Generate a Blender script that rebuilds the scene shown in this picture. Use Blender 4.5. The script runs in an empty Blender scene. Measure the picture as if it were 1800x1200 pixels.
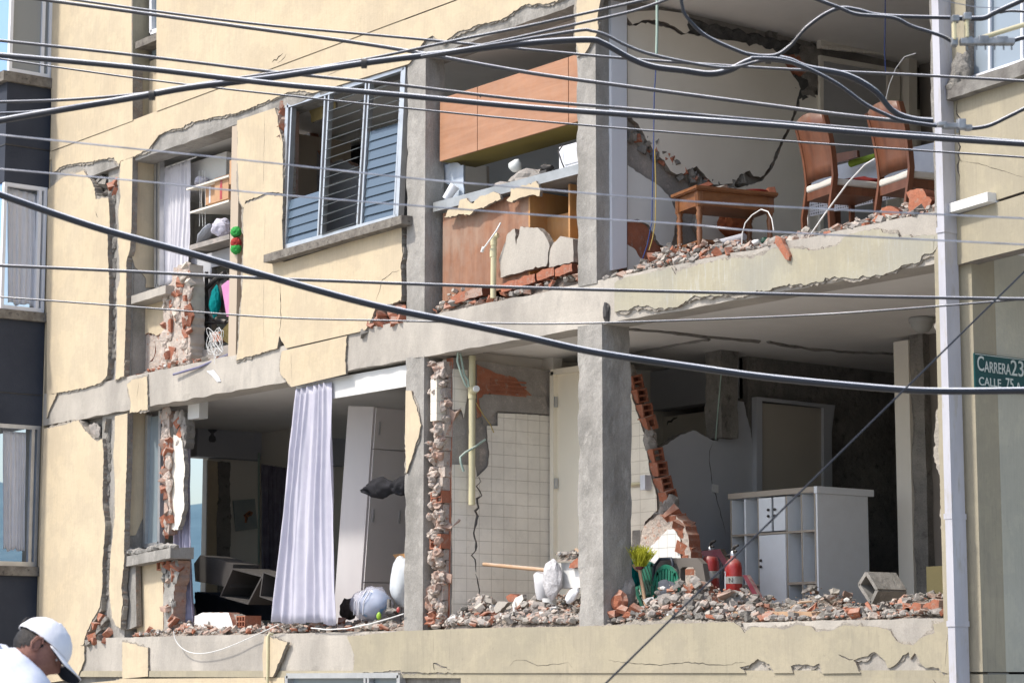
import bpy, math, random
from mathutils import Vector, Matrix, noise
from mathutils.geometry import tessellate_polygon
R = math.radians
SC = bpy.context.scene
COL = SC.collection
random.seed(7)

# ------------------------------------------------------------------ camera
FL = 4066.0
TILT = math.atan(580 / FL)
AZ = R(38)
CD = Vector((-math.cos(AZ), math.sin(AZ), 0))
CR = Vector((math.sin(AZ), math.cos(AZ), 0))
CAM = Vector((13.37, -11.3, 1.65))
FWD = CD * math.cos(TILT) + Vector((0, 0, math.sin(TILT)))
UP = -CD * math.sin(TILT) + Vector((0, 0, math.cos(TILT)))
cam = bpy.data.cameras.new('camera')
cam.sensor_width = 36
cam.lens = FL / 1800 * 36
cam.clip_start = 0.1
cam.clip_end = 6000
cam.dof.use_dof = True
cam.dof.focus_distance = 18.5
cam.dof.aperture_fstop = 7.1
co = bpy.data.objects.new('camera', cam)
COL.objects.link(co)
m3 = Matrix((CR, UP, -FWD)).transposed()
co.matrix_world = Matrix.Translation(CAM) @ m3.to_4x4()
SC.camera = co

# ------------------------------------------------------------------ light
SUN_EL = R(52)
SUN_PHI = R(20)      # from the facade normal towards -X
w = bpy.data.worlds.new('World')
SC.world = w
w.use_nodes = True
nt = w.node_tree
sky = nt.nodes.new('ShaderNodeTexSky')
sky.sky_type = 'NISHITA'
sky.sun_disc = False
sky.sun_elevation = SUN_EL
sdir = Vector((-math.sin(SUN_PHI) * math.cos(SUN_EL), -math.cos(SUN_PHI) * math.cos(SUN_EL), math.sin(SUN_EL)))
sky.sun_rotation = math.atan2(sdir.x, sdir.y)
sky.air_density = 1.0
sky.dust_density = 2.5
bg = nt.nodes['Background']
bg.inputs[1].default_value = 0.15
nt.links.new(sky.outputs[0], bg.inputs[0])
sl = bpy.data.lights.new('sun', 'SUN')
sl.energy = 2.35
sl.angle = R(4)
sl.color = (1.0, 0.945, 0.86)
so = bpy.data.objects.new('sun', sl)
COL.objects.link(so)
so.rotation_euler = (-sdir).to_track_quat('-Z', 'Y').to_euler()
so.location = (0, -10, 20)
SC.view_settings.view_transform = 'Standard'
SC.view_settings.look = 'None'
SC.view_settings.exposure = 0.75
SC.view_settings.gamma = 1
SC.cycles.max_bounces = 8
SC.cycles.diffuse_bounces = 5

# ------------------------------------------------------------------ pixel helpers (1800x1200 photo pixels -> points on real planes)
def ray(px, py):
    return FWD + CR * ((px - 900) / FL) - UP * ((py - 600) / FL)
def FY(px, py, Y=0.0):
    v = ray(px, py); return CAM + v * ((Y - CAM.y) / v.y)
def FX(px, py, X):
    v = ray(px, py); return CAM + v * ((X - CAM.x) / v.x)
def FZ(px, py, Z):
    v = ray(px, py); return CAM + v * ((Z - CAM.z) / v.z)
def FD(px, py, D):
    return CAM + ray(px, py) * D

# ------------------------------------------------------------------ materials
MATS = {}
def newmat(name):
    m = bpy.data.materials.new(name); m.use_nodes = True
    MATS[name] = m
    return m, m.node_tree, m.node_tree.nodes['Principled BSDF']
def mapping(nt, scale, src='Object'):
    tc = nt.nodes.new('ShaderNodeTexCoord'); mp = nt.nodes.new('ShaderNodeMapping')
    mp.inputs['Scale'].default_value = scale
    nt.links.new(tc.outputs[src], mp.inputs[0]); return mp
def noi(nt, scale, nscale, detail=4, rough=.6, dist=0.0):
    mp = mapping(nt, scale); n = nt.nodes.new('ShaderNodeTexNoise')
    n.inputs['Scale'].default_value = nscale; n.inputs['Detail'].default_value = detail
    n.inputs['Roughness'].default_value = rough; n.inputs['Distortion'].default_value = dist
    nt.links.new(mp.outputs[0], n.inputs[0]); return n.outputs['Fac']
def ramp(nt, fac, stops):
    r = nt.nodes.new('ShaderNodeValToRGB'); e = r.color_ramp.elements
    while len(e) < len(stops): e.new(.5)
    for k, (p, c) in enumerate(stops):
        e[k].position = p; e[k].color = (c, c, c, 1) if not hasattr(c, '__len__') else (*c, 1)
    nt.links.new(fac, r.inputs[0]); return r.outputs[0]
def mix(nt, fac, a, b, mode='MIX'):
    n = nt.nodes.new('ShaderNodeMix'); n.data_type = 'RGBA'; n.blend_type = mode
    for s, v in ((0, fac), (6, a), (7, b)):
        if hasattr(v, 'links'): nt.links.new(v, n.inputs[s])
        else: n.inputs[s].default_value = v if s == 0 else (*v, 1)
    return n.outputs[2]
def bump(nt, bs, h, strength, dist=.01, prev=None):
    b = nt.nodes.new('ShaderNodeBump'); b.inputs['Strength'].default_value = strength
    b.inputs['Distance'].default_value = dist
    nt.links.new(h, b.inputs['Height'])
    if prev: nt.links.new(prev, b.inputs['Normal'])
    nt.links.new(b.outputs[0], bs.inputs['Normal']); return b.outputs[0]
def M(name, c1, c2=None, sc=3, rough=.85, bs=.4, bsc=25, st=(1, 1, 1), metal=0, c3=None, spec=.3, bd=.01, lo=.35, hi=.65, fine=.0):
    m, nt, b = newmat(name)
    b.inputs['Roughness'].default_value = rough; b.inputs['Metallic'].default_value = metal
    b.inputs['Specular IOR Level'].default_value = spec
    c2 = c2 or tuple(v * .8 for v in c1)
    col = ramp(nt, noi(nt, st, sc, 5), [(lo, c1), (hi, c2)])
    if c3:
        f = ramp(nt, noi(nt, st, sc * 2.7, 6, .7), [(.55, 0), (.68, 1)])
        col = mix(nt, f, col, c3)
    if fine:
        f = ramp(nt, noi(nt, (1, 1, 1), 90, 2), [(.3, 1 - fine), (.7, 1)])
        col = mix(nt, 1.0, col, f, 'MULTIPLY')
    nt.links.new(col, b.inputs['Base Color'])
    if bs: bump(nt, b, noi(nt, st, bsc, 6, .65), bs, bd)
    return m
def stucco(name, c1, c2, stain, amt=.5, streak=.8):
    """rendered wall: combed vertically, with dirt washed down it"""
    m, nt, b = newmat(name)
    b.inputs['Roughness'].default_value = .9; b.inputs['Specular IOR Level'].default_value = .2
    col = ramp(nt, noi(nt, (1, 1, 1), 1.1, 5), [(.35, c1), (.65, c2)])
    s = ramp(nt, noi(nt, (9, 9, .9), 3.2, 6, .75), [(.52, 0), (.78, 1)])
    area = ramp(nt, noi(nt, (1, 1, .7), .9, 4), [(.42, 0), (.66, 1)])
    k = nt.nodes.new('ShaderNodeMath'); k.operation = 'MULTIPLY'
    nt.links.new(s, k.inputs[0]); nt.links.new(area, k.inputs[1])
    k2 = nt.nodes.new('ShaderNodeMath'); k2.operation = 'MULTIPLY'; k2.inputs[1].default_value = amt
    nt.links.new(k.outputs[0], k2.inputs[0])
    col = mix(nt, k2.outputs[0], col, stain)
    g = ramp(nt, noi(nt, (14, 14, 1.3), 5, 3, .6), [(.3, .93), (.6, 1)])
    col = mix(nt, streak, col, mix(nt, 1.0, col, g, 'MULTIPLY'))
    # old patch repairs, soot blotches and fine specks
    patch = ramp(nt, noi(nt, (1, 1, 1), 2.6, 7, .72), [(.46, 0), (.50, .6), (.62, 1)])
    col = mix(nt, patch, col, mix(nt, 1.0, col, (.90, .905, .93), 'MULTIPLY'))
    soot = ramp(nt, noi(nt, (1, 1, .55), 1.7, 8, .78, .4), [(.62, 0), (.76, .32)])
    col = mix(nt, soot, col, stain)
    sp = ramp(nt, noi(nt, (1, 1, 1), 34, 3, .7), [(.66, 0), (.74, .5)])
    col = mix(nt, sp, col, stain)
    nt.links.new(col, b.inputs['Base Color'])
    p = bump(nt, b, noi(nt, (16, 16, 1.2), 5, 4, .7), .32, .006)
    p = bump(nt, b, noi(nt, (1, 1, 1), 60, 3, .6), .35, .004, p)
    bump(nt, b, noi(nt, (1, 1, 1), 2.5, 4, .6), .5, .02, p)
    return m
def tiles(name, c1, c2, grout, w_, h_, plane):
    m, nt, b = newmat(name)
    b.inputs['Roughness'].default_value = .25
    tc = nt.nodes.new('ShaderNodeTexCoord'); s = nt.nodes.new('ShaderNodeSeparateXYZ'); c = nt.nodes.new('ShaderNodeCombineXYZ')
    nt.links.new(tc.outputs['Object'], s.inputs[0])
    nt.links.new(s.outputs['Y' if plane == 'X' else 'X'], c.inputs[0]); nt.links.new(s.outputs['Z'], c.inputs[1])
    bt = nt.nodes.new('ShaderNodeTexBrick'); bt.offset = 0
    bt.inputs['Color1'].default_value = (*c1, 1); bt.inputs['Color2'].default_value = (*c2, 1); bt.inputs['Mortar'].default_value = (*grout, 1)
    bt.inputs['Scale'].default_value = 1; bt.inputs['Mortar Size'].default_value = .0022; bt.inputs['Mortar Smooth'].default_value = .3
    bt.inputs['Brick Width'].default_value = w_; bt.inputs['Row Height'].default_value = h_
    nt.links.new(c.outputs[0], bt.inputs[0])
    d = ramp(nt, noi(nt, (1, 1, 1), 2.5, 5), [(.3, .82), (.6, 1)])
    col = mix(nt, 1.0, bt.outputs['Color'], d, 'MULTIPLY')
    nt.links.new(col, b.inputs['Base Color'])
    r = nt.nodes.new('ShaderNodeMath'); r.operation = 'SUBTRACT'; r.inputs[0].default_value = 1
    nt.links.new(bt.outputs['Fac'], r.inputs[1])
    bump(nt, b, r.outputs[0], .6, .003)
    return m
def wood(name, c1, c2, st=(1, 1, 12), sc=2.5, rough=.45, spec=.4, dirt=None):
    m, nt, b = newmat(name)
    b.inputs['Roughness'].default_value = rough; b.inputs['Specular IOR Level'].default_value = spec
    col = ramp(nt, noi(nt, st, sc, 6, .6, .6), [(.3, c1), (.7, c2)])
    if dirt:
        col = mix(nt, ramp(nt, noi(nt, (1, 1, .6), 2.4, 5, .65), [(.48, 0), (.7, .8)]), col, dirt)
    nt.links.new(col, b.inputs['Base Color'])
    bump(nt, b, noi(nt, st, sc * 4, 5), .12, .003)
    return m
def glass(name, col, rough=.08, alpha=1.0, trans=0.0):
    m, nt, b = newmat(name)
    b.inputs['Base Color'].default_value = (*col, 1); b.inputs['Roughness'].default_value = rough
    b.inputs['Transmission Weight'].default_value = trans; b.inputs['Alpha'].default_value = alpha
    b.inputs['Specular IOR Level'].default_value = .6
    return m
def cloth(name, c1, c2=None, rough=.9, trl=.35):
    m, nt, b = newmat(name)
    b.inputs['Roughness'].default_value = rough; b.inputs['Specular IOR Level'].default_value = .15
    c2 = c2 or tuple(v * .88 for v in c1)
    col = ramp(nt, noi(nt, (1, 1, 1), 9, 4), [(.35, c1), (.65, c2)])
    nt.links.new(col, b.inputs['Base Color'])
    bump(nt, b, noi(nt, (6, 6, 1), 20, 3), .25, .004)
    if trl:
        t = nt.nodes.new('ShaderNodeBsdfTranslucent'); nt.links.new(col, t.inputs[0])
        x = nt.nodes.new('ShaderNodeMixShader'); x.inputs[0].default_value = trl
        nt.links.new(b.outputs[0], x.inputs[1]); nt.links.new(t.outputs[0], x.inputs[2])
        nt.links.new(x.outputs[0], nt.nodes['Material Output'].inputs[0])
    return m

cream = stucco('cream_stucco', (.60, .505, .355), (.555, .46, .32), (.37, .33, .26), .55)
cream_d = stucco('weathered_cream_stucco', (.40, .355, .26), (.355, .32, .235), (.19, .175, .145), .85)
cream_flake = stucco('flaking_cream_stucco', (.40, .365, .265), (.37, .355, .29), (.50, .51, .49), .95)
navy = M('dark_blue_paint', (.030, .036, .052), (.045, .052, .070), 1.5, .7, .3, 40)
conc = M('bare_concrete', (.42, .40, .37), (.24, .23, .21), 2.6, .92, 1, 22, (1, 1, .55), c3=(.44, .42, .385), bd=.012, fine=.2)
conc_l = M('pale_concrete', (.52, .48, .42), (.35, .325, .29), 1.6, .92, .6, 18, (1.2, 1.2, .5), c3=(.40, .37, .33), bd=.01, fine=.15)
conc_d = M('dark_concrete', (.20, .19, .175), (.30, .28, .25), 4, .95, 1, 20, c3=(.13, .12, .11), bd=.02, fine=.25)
undercoat = M('undercoat_render', (.44, .40, .34), (.33, .30, .26), 8, .95, 1, 35, c3=(.50, .44, .36), bd=.015, fine=.25)
edge = M('broken_mortar', (.34, .31, .27), (.24, .21, .18), 9, .95, 1, 30, c3=(.40, .25, .18), bd=.02, fine=.3)
sillm = M('sooty_sill_concrete', (.13, .115, .10), (.24, .22, .19), 9, .95, .8, 30, c3=(.06, .055, .05), bd=.01)
brick = M('terracotta_brick', (.43, .155, .085), (.33, .115, .065), 7, .9, .8, 35, c3=(.38, .26, .20), fine=.2)
brick2 = M('pale_terracotta_brick', (.46, .29, .22), (.38, .29, .245), 6, .9, .9, 30, c3=(.36, .15, .09), fine=.2)
brick_d = M('brick_hollow', (.16, .05, .03), (.10, .035, .02), 7, .95, .3, 30)
mortar = M('pink_mortar', (.60, .52, .45), (.50, .43, .38), 8, .95, 1, 28, c3=(.52, .26, .17), bd=.02, fine=.25)
dust = M('rubble_dust', (.42, .37, .32), (.32, .28, .24), 12, .95, 1, 35, c3=(.42, .22, .14), bd=.03, fine=.3)
wallp = M('interior_wall_paint', (.76, .72, .64), (.70, .66, .58), 1.2, .8, .1, 30)
wallg = M('grey_interior_paint', (.46, .47, .49), (.41, .42, .45), 1.5, .8, .12, 30)
wallw = M('white_interior_paint', (.70, .70, .68), (.62, .62, .60), 1.5, .7, .1, 30)
ceilm = M('ceiling_paint', (.80, .78, .74), (.70, .68, .64), .8, .85, .08, 20)
plast = M('grey_render', (.38, .35, .32), (.28, .26, .24), 4, .95, .8, 22, c3=(.46, .40, .36), fine=.2)
tileX = tiles('cream_wall_tiles', (.88, .83, .74), (.85, .80, .71), (.50, .45, .38), .13, .105, 'X')
tileY = tiles('warm_cream_wall_tiles', (.86, .79, .66), (.84, .77, .64), (.55, .48, .38), .19, .105, 'Y')
tileW = tiles('white_wall_tiles', (.82, .81, .78), (.80, .79, .76), (.45, .44, .42), .1, .105, 'Y')
doorm = M('cream_door_paint', (.90, .84, .70), (.88, .81, .67), 1, .6, .05, 20)
oak = wood('orange_plywood', (.44, .22, .12), (.33, .155, .08), (1, 1, 9), 1.6, .5, .35)
oakd = wood('stained_plywood', (.34, .17, .10), (.21, .10, .06), (6, 6, .7), 2.2, .7, .2, dirt=(.34, .27, .21))
oaky = wood('yellow_plywood', (.52, .27, .09), (.44, .21, .07), (6, 6, .7), 2.2, .5)
tablew = wood('honey_table_wood', (.26, .105, .036), (.16, .058, .02), (8, 2, 8), 2, .35, .5)
chairw = wood('mahogany_chair_wood', (.17, .058, .025), (.09, .030, .014), (6, 6, 1), 2, .33, .4)
woodp = wood('pale_timber', (.50, .33, .20), (.40, .25, .15), (1, 1, 1), 6, .7, .2)
olive = M('olive_underside', (.22, .17, .04), (.18, .14, .035), 2, .6, .05)
shelfw = M('white_laminate', (.84, .87, .90), (.80, .83, .86), 1, .45, .03)
shelfe = wood('beech_edge', (.42, .36, .29), (.36, .31, .25), (1, 1, 6), 3, .5)
whitep = M('white_painted_metal', (.78, .79, .82), (.72, .73, .77), 1.5, .4, .05, 20, spec=.5)
alu = M('aluminium', (.62, .63, .64), (.50, .51, .53), 6, .35, .05, 20, metal=.7)
louv = glass('blue_louvre_glass', (.095, .135, .18), .16)
louvo = glass('clear_louvre_glass', (.13, .15, .155), .08)
pane = glass('window_glass', (.22, .27, .30), .06)
sheerm = cloth('white_curtain_cloth', (.70, .69, .77), (.65, .64, .73), trl=.3)
sheerd = cloth('shaded_lilac_curtain', (.42, .40, .50), (.34, .32, .42), trl=.15)
darkc = cloth('dark_curtain_cloth', (.16, .15, .18), (.11, .10, .13), trl=0)
blackc = cloth('black_cloth', (.018, .018, .02), (.03, .03, .035), trl=0)
cable = M('black_cable_sheath', (.010, .012, .018), (.018, .02, .026), 6, .42, .1, 30, spec=.4)
cables = M('weathered_cable', (.05, .05, .055), (.03, .03, .035), 9, .4, .1, 30, spec=.5)
cn = cable.node_tree.nodes['Principled BSDF']; cn.inputs['Coat Weight'].default_value = .25; cn.inputs['Coat Roughness'].default_value = .16; cn.inputs['Coat IOR'].default_value = 1.5
cableg = M('silver_wire', (.55, .56, .60), (.26, .27, .30), 9, .3, .05, 30, metal=.85)
sun_streak = M('sun_streak_strand', (.92, .92, .93), (.70, .71, .75), 3, .45, .1, 30, spec=.8)  # pale colour imitating sunlight reflected along the cable tops
clampm = M('galvanised_clamp', (.34, .35, .36), (.20, .21, .22), 18, .4, .4, 40, metal=.6)
pvc = M('cream_pvc_pipe', (.62, .57, .36), (.55, .50, .32), 3, .35, .05)
pvcw = M('white_pvc', (.78, .78, .76), None, 3, .4, .03)
greenp = M('pale_green_conduit', (.36, .47, .40), (.30, .40, .35), 5, .5, .1)
greenb = M('green_plastic', (.0, .17, .10), (.0, .12, .075), 4, .35, .05, spec=.5)
redp = M('red_enamel', (.42, .012, .010), (.34, .010, .010), 3, .25, .03, spec=.6)
maroon = M('maroon_laminate', (.14, .012, .030), (.11, .010, .025), 3, .4, .05)
blackp = M('black_rubber', (.015, .015, .017), (.025, .025, .028), 5, .45, .1)
darkf = M('charcoal_laminate', (.050, .047, .045), (.065, .060, .058), 2, .5, .05)
paper = M('white_paper', (.75, .76, .80), None, 4, .8, .1)
plastic_b = M('blue_striped_bag', (.10, .20, .36), (.16, .28, .45), 4, .4, .3, 12)
clearp = glass('cloudy_plastic', (.70, .70, .80), .25, .45)
pink = cloth('pink_plastic', (.78, .30, .55), (.72, .38, .62), .5, .3)
teal = cloth('teal_cloth', (.0, .20, .20), (.0, .14, .15), trl=0)
oliveb = M('olive_burlap', (.16, .125, .045), (.11, .085, .03), 40, .95, 1, 60)
cartm = M('brown_cardboard', (.50, .30, .17), (.44, .25, .14), 3, .85, .1)
skin = M('skin', (.33, .165, .12), (.26, .12, .09), 14, .6, .3, 60, fine=.15)
hair = M('dark_hair', (.014, .012, .012), (.03, .025, .022), 30, .6, .6, 60)
capm = cloth('white_cap_cloth', (.82, .82, .84), (.76, .76, .80), trl=0)
shirtm = cloth('white_shirt_cloth', (.80, .81, .85), (.60, .64, .76), trl=0)
jeans = cloth('blue_trousers', (.05, .07, .12), None, trl=0)
capd = cloth('brim_shade_cloth', (.02, .025, .035), None, trl=0)  # near-black colour for the shade under the white brim
signm = M('green_sign_enamel', (.004, .065, .065), (.006, .05, .05), 6, .4, .1)
signw = M('white_sign_lettering', (.62, .66, .62), (.50, .55, .52), 9, .6, .1)
bluew = M('blue_wire', (.03, .06, .22), None, 4, .4, 0)
yelloww = M('yellow_wire', (.45, .33, .10), None, 4, .4, 0)
lime = M('lime_plastic', (.30, .50, .05), None, 4, .4, 0)
yellowb = M('yellow_bristles', (.42, .42, .03), (.30, .32, .02), 30, .8, .5, 60)
creamwarm = M('yellow_inner_wall', (.52, .42, .20), (.46, .38, .18), 2, .85, .3)
asphalt = M('street_concrete', (.34, .33, .31), (.28, .27, .25), 2, .9, .6, 60)
pavem = M('pavement_concrete', (.32, .31, .29), (.26, .25, .23), 1.5, .9, .4, 30)
hillm = M('hazy_wooded_hill', (.06, .12, .16), (.09, .16, .20), .02, .95, 0)  # distance haze mixed into the forest colour as blue

def dusty(m, amt=.6, col=(.46, .42, .37)):
    """plaster dust that has settled: on faces that look up, and thinly in patches elsewhere"""
    nt = m.node_tree; b = nt.nodes['Principled BSDF']; inp = b.inputs['Base Color']
    old = inp.links[0].from_socket if inp.links else tuple(inp.default_value)[:3]
    g = nt.nodes.new('ShaderNodeNewGeometry'); sx = nt.nodes.new('ShaderNodeSeparateXYZ'); nt.links.new(g.outputs['Normal'], sx.inputs[0])
    up = ramp(nt, sx.outputs['Z'], [(.15, .12), (.8, 1)])
    n = ramp(nt, noi(nt, (1, 1, 1), 11, 6, .7), [(.36, .15), (.62, 1)])
    k = nt.nodes.new('ShaderNodeMath'); k.operation = 'MULTIPLY'; nt.links.new(up, k.inputs[0]); nt.links.new(n, k.inputs[1])
    k2 = nt.nodes.new('ShaderNodeMath'); k2.operation = 'MULTIPLY'; k2.inputs[1].default_value = amt; nt.links.new(k.outputs[0], k2.inputs[0])
    nt.links.new(mix(nt, k2.outputs[0], old, col), inp)
    old_r = b.inputs['Roughness'].default_value
    mr = nt.nodes.new('ShaderNodeMapRange'); mr.inputs['To Min'].default_value = old_r; mr.inputs['To Max'].default_value = .95
    nt.links.new(k2.outputs[0], mr.inputs['Value']); nt.links.new(mr.outputs[0], b.inputs['Roughness'])
for m_ in (tablew, chairw): dusty(m_, .5, (.34, .30, .26))
for m_ in (oak, oakd, oaky): dusty(m_, .9)
dusty(darkf, .1)
for m_ in (redp, greenb, maroon, shelfw, shelfe, pvc, blackp, greenp, woodp, cartm, tileX, tileY): dusty(m_, .75)
for m_ in (brick, brick2): dusty(m_, .75, (.42, .36, .31))

# ------------------------------------------------------------------ object plumbing
ORG = {}
def thing(name, label, cat, loc, group=None):
    o = bpy.data.objects.new(name, None); COL.objects.link(o)
    o.location = loc; o.empty_display_size = .1
    ORG[o] = Vector(loc)
    o['label'] = label; o['category'] = cat
    if group: o['group'] = group
    return o
def tag(o, label, cat, group=None):
    o['label'] = label; o['category'] = cat
    if group: o['group'] = group
    return o
class MB:
    def __init__(s): s.v = []; s.f = []; s.mi = []; s.sm = []
    def add(s, vs, fs, mi=0, sm=False):
        n = len(s.v); s.v += [Vector(v) for v in vs]
        for f in fs: s.f.append([n + i for i in f]); s.mi.append(mi); s.sm.append(sm)
        return s
    def box(s, x0, x1, y0, y1, z0, z1, mi=0, mat=None):
        vs = [Vector((x, y, z)) for x in (x0, x1) for y in (y0, y1) for z in (z0, z1)]
        if mat: vs = [mat @ v for v in vs]
        return s.add(vs, [(0, 1, 3, 2), (4, 6, 7, 5), (0, 4, 5, 1), (2, 3, 7, 6), (0, 2, 6, 4), (1, 5, 7, 3)], mi)
    def tube(s, pts, r, seg=10, mi=0, caps=True, sm=True):
        pts = [Vector(p) for p in pts]; n = len(pts)
        rr = r if hasattr(r, '__len__') else [r] * n
        vs = []; t0 = (pts[1] - pts[0]).normalized()
        u = t0.orthogonal().normalized()
        for i, p in enumerate(pts):
            t = (pts[min(i + 1, n - 1)] - pts[max(i - 1, 0)])
            t = t.normalized() if t.length > 1e-9 else t0
            u = (u - t * u.dot(t)).normalized(); b = t.cross(u)
            for k in range(seg):
                a = 2 * math.pi * k / seg
                vs.append(p + (u * math.cos(a) + b * math.sin(a)) * rr[i])
        fs = [(i * seg + k, i * seg + (k + 1) % seg, (i + 1) * seg + (k + 1) % seg, (i + 1) * seg + k) for i in range(n - 1) for k in range(seg)]
        s.add(vs, fs, mi, sm)
        if caps:
            s.add(vs[:seg], [list(range(seg))[::-1]], mi); s.add(vs[-seg:], [list(range(seg))], mi)
        return s
    def lathe(s, base, prof, seg=20, mi=0, axis=None, sm=True):
        """prof: (radius, height) pairs along axis"""
        q = (axis or Vector((0, 0, 1))).to_track_quat('Z', 'Y'); b = Vector(base)
        vs = [b + q @ Vector((r * math.cos(2 * math.pi * k / seg), r * math.sin(2 * math.pi * k / seg), h)) for r, h in prof for k in range(seg)]
        fs = [(i * seg + k, i * seg + (k + 1) % seg, (i + 1) * seg + (k + 1) % seg, (i + 1) * seg + k) for i in range(len(prof) - 1) for k in range(seg)]
        return s.add(vs, fs, mi, sm)
    def lump(s, c, size, seed=0, mi=0, rough=.35, sub=2, sm=False, fr=1.6, rot=None):
        c = Vector(c); vs, fs = ICO[sub]; o = Vector((seed * 3.17, seed * 1.3, seed * .71)); out = []
        sz = Vector(size) if hasattr(size, '__len__') else Vector((size,) * 3)
        for v in vs:
            k = 1 + rough * noise.noise(v * fr + o) + rough * .4 * noise.noise(v * fr * 3 + o)
            p = Vector((v.x * sz.x, v.y * sz.y, v.z * sz.z)) * k
            if rot: p = rot @ p
            out.append(c + p)
        return s.add(out, fs, mi, sm)
    def chunk(s, c, size, rng, mi=0):
        """angular broken piece"""
        q = Matrix.Rotation(rng.uniform(0, 6.28), 3, 'Z') @ Matrix.Rotation(rng.gauss(0, .5), 3, 'X') @ Matrix.Rotation(rng.gauss(0, .5), 3, 'Y')
        sx, sy, sz = size; vs = []
        for x in (-1, 1):
            for y in (-1, 1):
                for z in (-1, 1):
                    vs.append(Vector(c) + q @ Vector((x * sx * rng.uniform(.45, 1), y * sy * rng.uniform(.45, 1), z * sz * rng.uniform(.6, 1))))
        return s.add(vs, [(0, 1, 3, 2), (4, 6, 7, 5), (0, 4, 5, 1), (2, 3, 7, 6), (0, 2, 6, 4), (1, 5, 7, 3)], mi)
    def poly(s, outer, n, th, holes=(), mi=0, emi=None):
        """outer, holes: world points on one plane; n: direction to extrude backwards by th"""
        emi = mi if emi is None else emi
        def parea(L):
            a = Vector((0, 0, 0))
            for i in range(len(L)): a += (L[i] - L[0]).cross(L[(i + 1) % len(L)] - L[0])
            return a.length / 2
        outer = [Vector(p) for p in outer]; good = []
        for h in holes:
            L_ = [outer] + good + [list(h)]; ft = [p for l in L_ for p in l]
            ta = sum((ft[b_] - ft[a_]).cross(ft[c_] - ft[a_]).length / 2 for a_, b_, c_ in tessellate_polygon(L_))
            ex = parea(outer) - sum(parea(q) for q in good) - parea(list(h))
            if abs(ta - ex) < .004 + .01 * abs(ex): good.append(list(h))
            else: print('DROPPED HOLE', h[0], ta, ex)
        loops = [outer] + good
        tri = tessellate_polygon(loops)
        flat = [p for l in loops for p in l]; N = len(flat); off = Vector(n) * th
        base = len(s.v); s.v += [Vector(p) for p in flat] + [Vector(p) + off for p in flat]
        for t in tri:
            a, b, c = [flat[i] for i in t]
            nn = (b - a).cross(c - a); t = list(t)
            if nn.dot(Vector(n)) > 0: t = t[::-1]
            s.f.append([base + i for i in t]); s.mi.append(mi); s.sm.append(False)
            s.f.append([base + N + i for i in t[::-1]]); s.mi.append(mi); s.sm.append(False)
        k = 0
        for l in loops:
            m_ = len(l)
            for i in range(m_):
                a, b = base + k + i, base + k + (i + 1) % m_
                s.f.append([a, b, b + N, a + N]); s.mi.append(emi); s.sm.append(False)
            k += m_
        return s
    def build(s, name, mats, parent=None, fixn=True):
        me = bpy.data.meshes.new(name)
        o = bpy.data.objects.new(name, me)
        org = Vector((0, 0, 0)); p = parent
        while p is not None:
            if p in ORG: org = ORG[p]; break
            p = p.parent
        if parent is None:
            xs = [v.x for v in s.v]; ys = [v.y for v in s.v]; zs = [v.z for v in s.v]
            org = Vector(((min(xs) + max(xs)) / 2, (min(ys) + max(ys)) / 2, min(zs))); o.location = org; ORG[o] = org
        me.from_pydata([v - org for v in s.v], [], s.f)
        mats = mats if isinstance(mats, (list, tuple)) else [mats]
        for m in mats: me.materials.append(m)
        for i, pl in enumerate(me.polygons): pl.material_index = s.mi[i]; pl.use_smooth = s.sm[i]
        COL.objects.link(o)
        if fixn:
            import bmesh
            bm = bmesh.new(); bm.from_mesh(me); bmesh.ops.recalc_face_normals(bm, faces=bm.faces); bm.to_mesh(me); bm.free()
        if parent: o.parent = parent
        return o
def _ico():
    import bmesh
    out = {}
    for k in (1, 2, 3):
        bm = bmesh.new(); bmesh.ops.create_icosphere(bm, subdivisions=k, radius=1)
        out[k] = ([v.co.copy() for v in bm.verts], [[v.index for v in f.verts] for f in bm.faces]); bm.free()
    return out
ICO = _ico()

def jag(pts, amp, seg, rng, n):
    """roughen the edges of an outline of (point, straight) pairs, inside its plane"""
    out = []; m_ = len(pts)
    for i in range(m_):
        a, st = pts[i]; b = pts[(i + 1) % m_][0]
        out.append(a)
        L = (b - a).length
        if st or amp == 0 or L < seg * 1.3: continue
        k = max(2, int(L / seg)); t = (b - a).normalized().cross(n).normalized(); o1 = rng.uniform(0, 99)
        for j in range(1, k):
            u = j / k
            d = amp * (1.5 * noise.noise(Vector((o1 + u * L * 4, 3, 0))) + 1.6 * noise.noise(Vector((o1 + u * L * 17, 8, 0))) + rng.gauss(0, .55)) * min(1, 4 * u, 4 * (1 - u))
            out.append(a.lerp(b, u) + t * d)
    return out
PR = random.Random(11)
def P(plane, val, px, py):
    return FY(px, py, val) if plane == 'Y' else FX(px, py, val) if plane == 'X' else FZ(px, py, val)
def plate(name, pts, plane, val, th, mats, parent, amp=.006, seg=.022, cracks=(), mb=None, zmin=None):
    """outline traced in photo pixels on the plane (plane == val), th thick away from the viewer.
    a point with a third entry starts a straight edge; cracks: (pixel polyline, width in m)"""
    n = {'Y': Vector((0, 1, 0)), 'X': Vector((-1, 0, 0)), 'Z': Vector((0, 0, 1))}[plane]
    o = jag([(P(plane, val, p[0], p[1]), len(p) > 2) for p in pts], amp, seg, PR, n)
    if zmin is not None:
        for v in o: v.z = max(v.z, zmin)
    hs = []
    for line, wd in cracks:
        hs.append(crackloop([P(plane, val, *p) for p in line], wd, n))
    m_ = mb or MB()
    m_.poly(o, n, th, hs, 0, 1 if isinstance(mats, (list, tuple)) and len(mats) > 1 else 0)
    if mb: return mb
    return m_.build(name, mats, parent, fixn=False)
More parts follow.
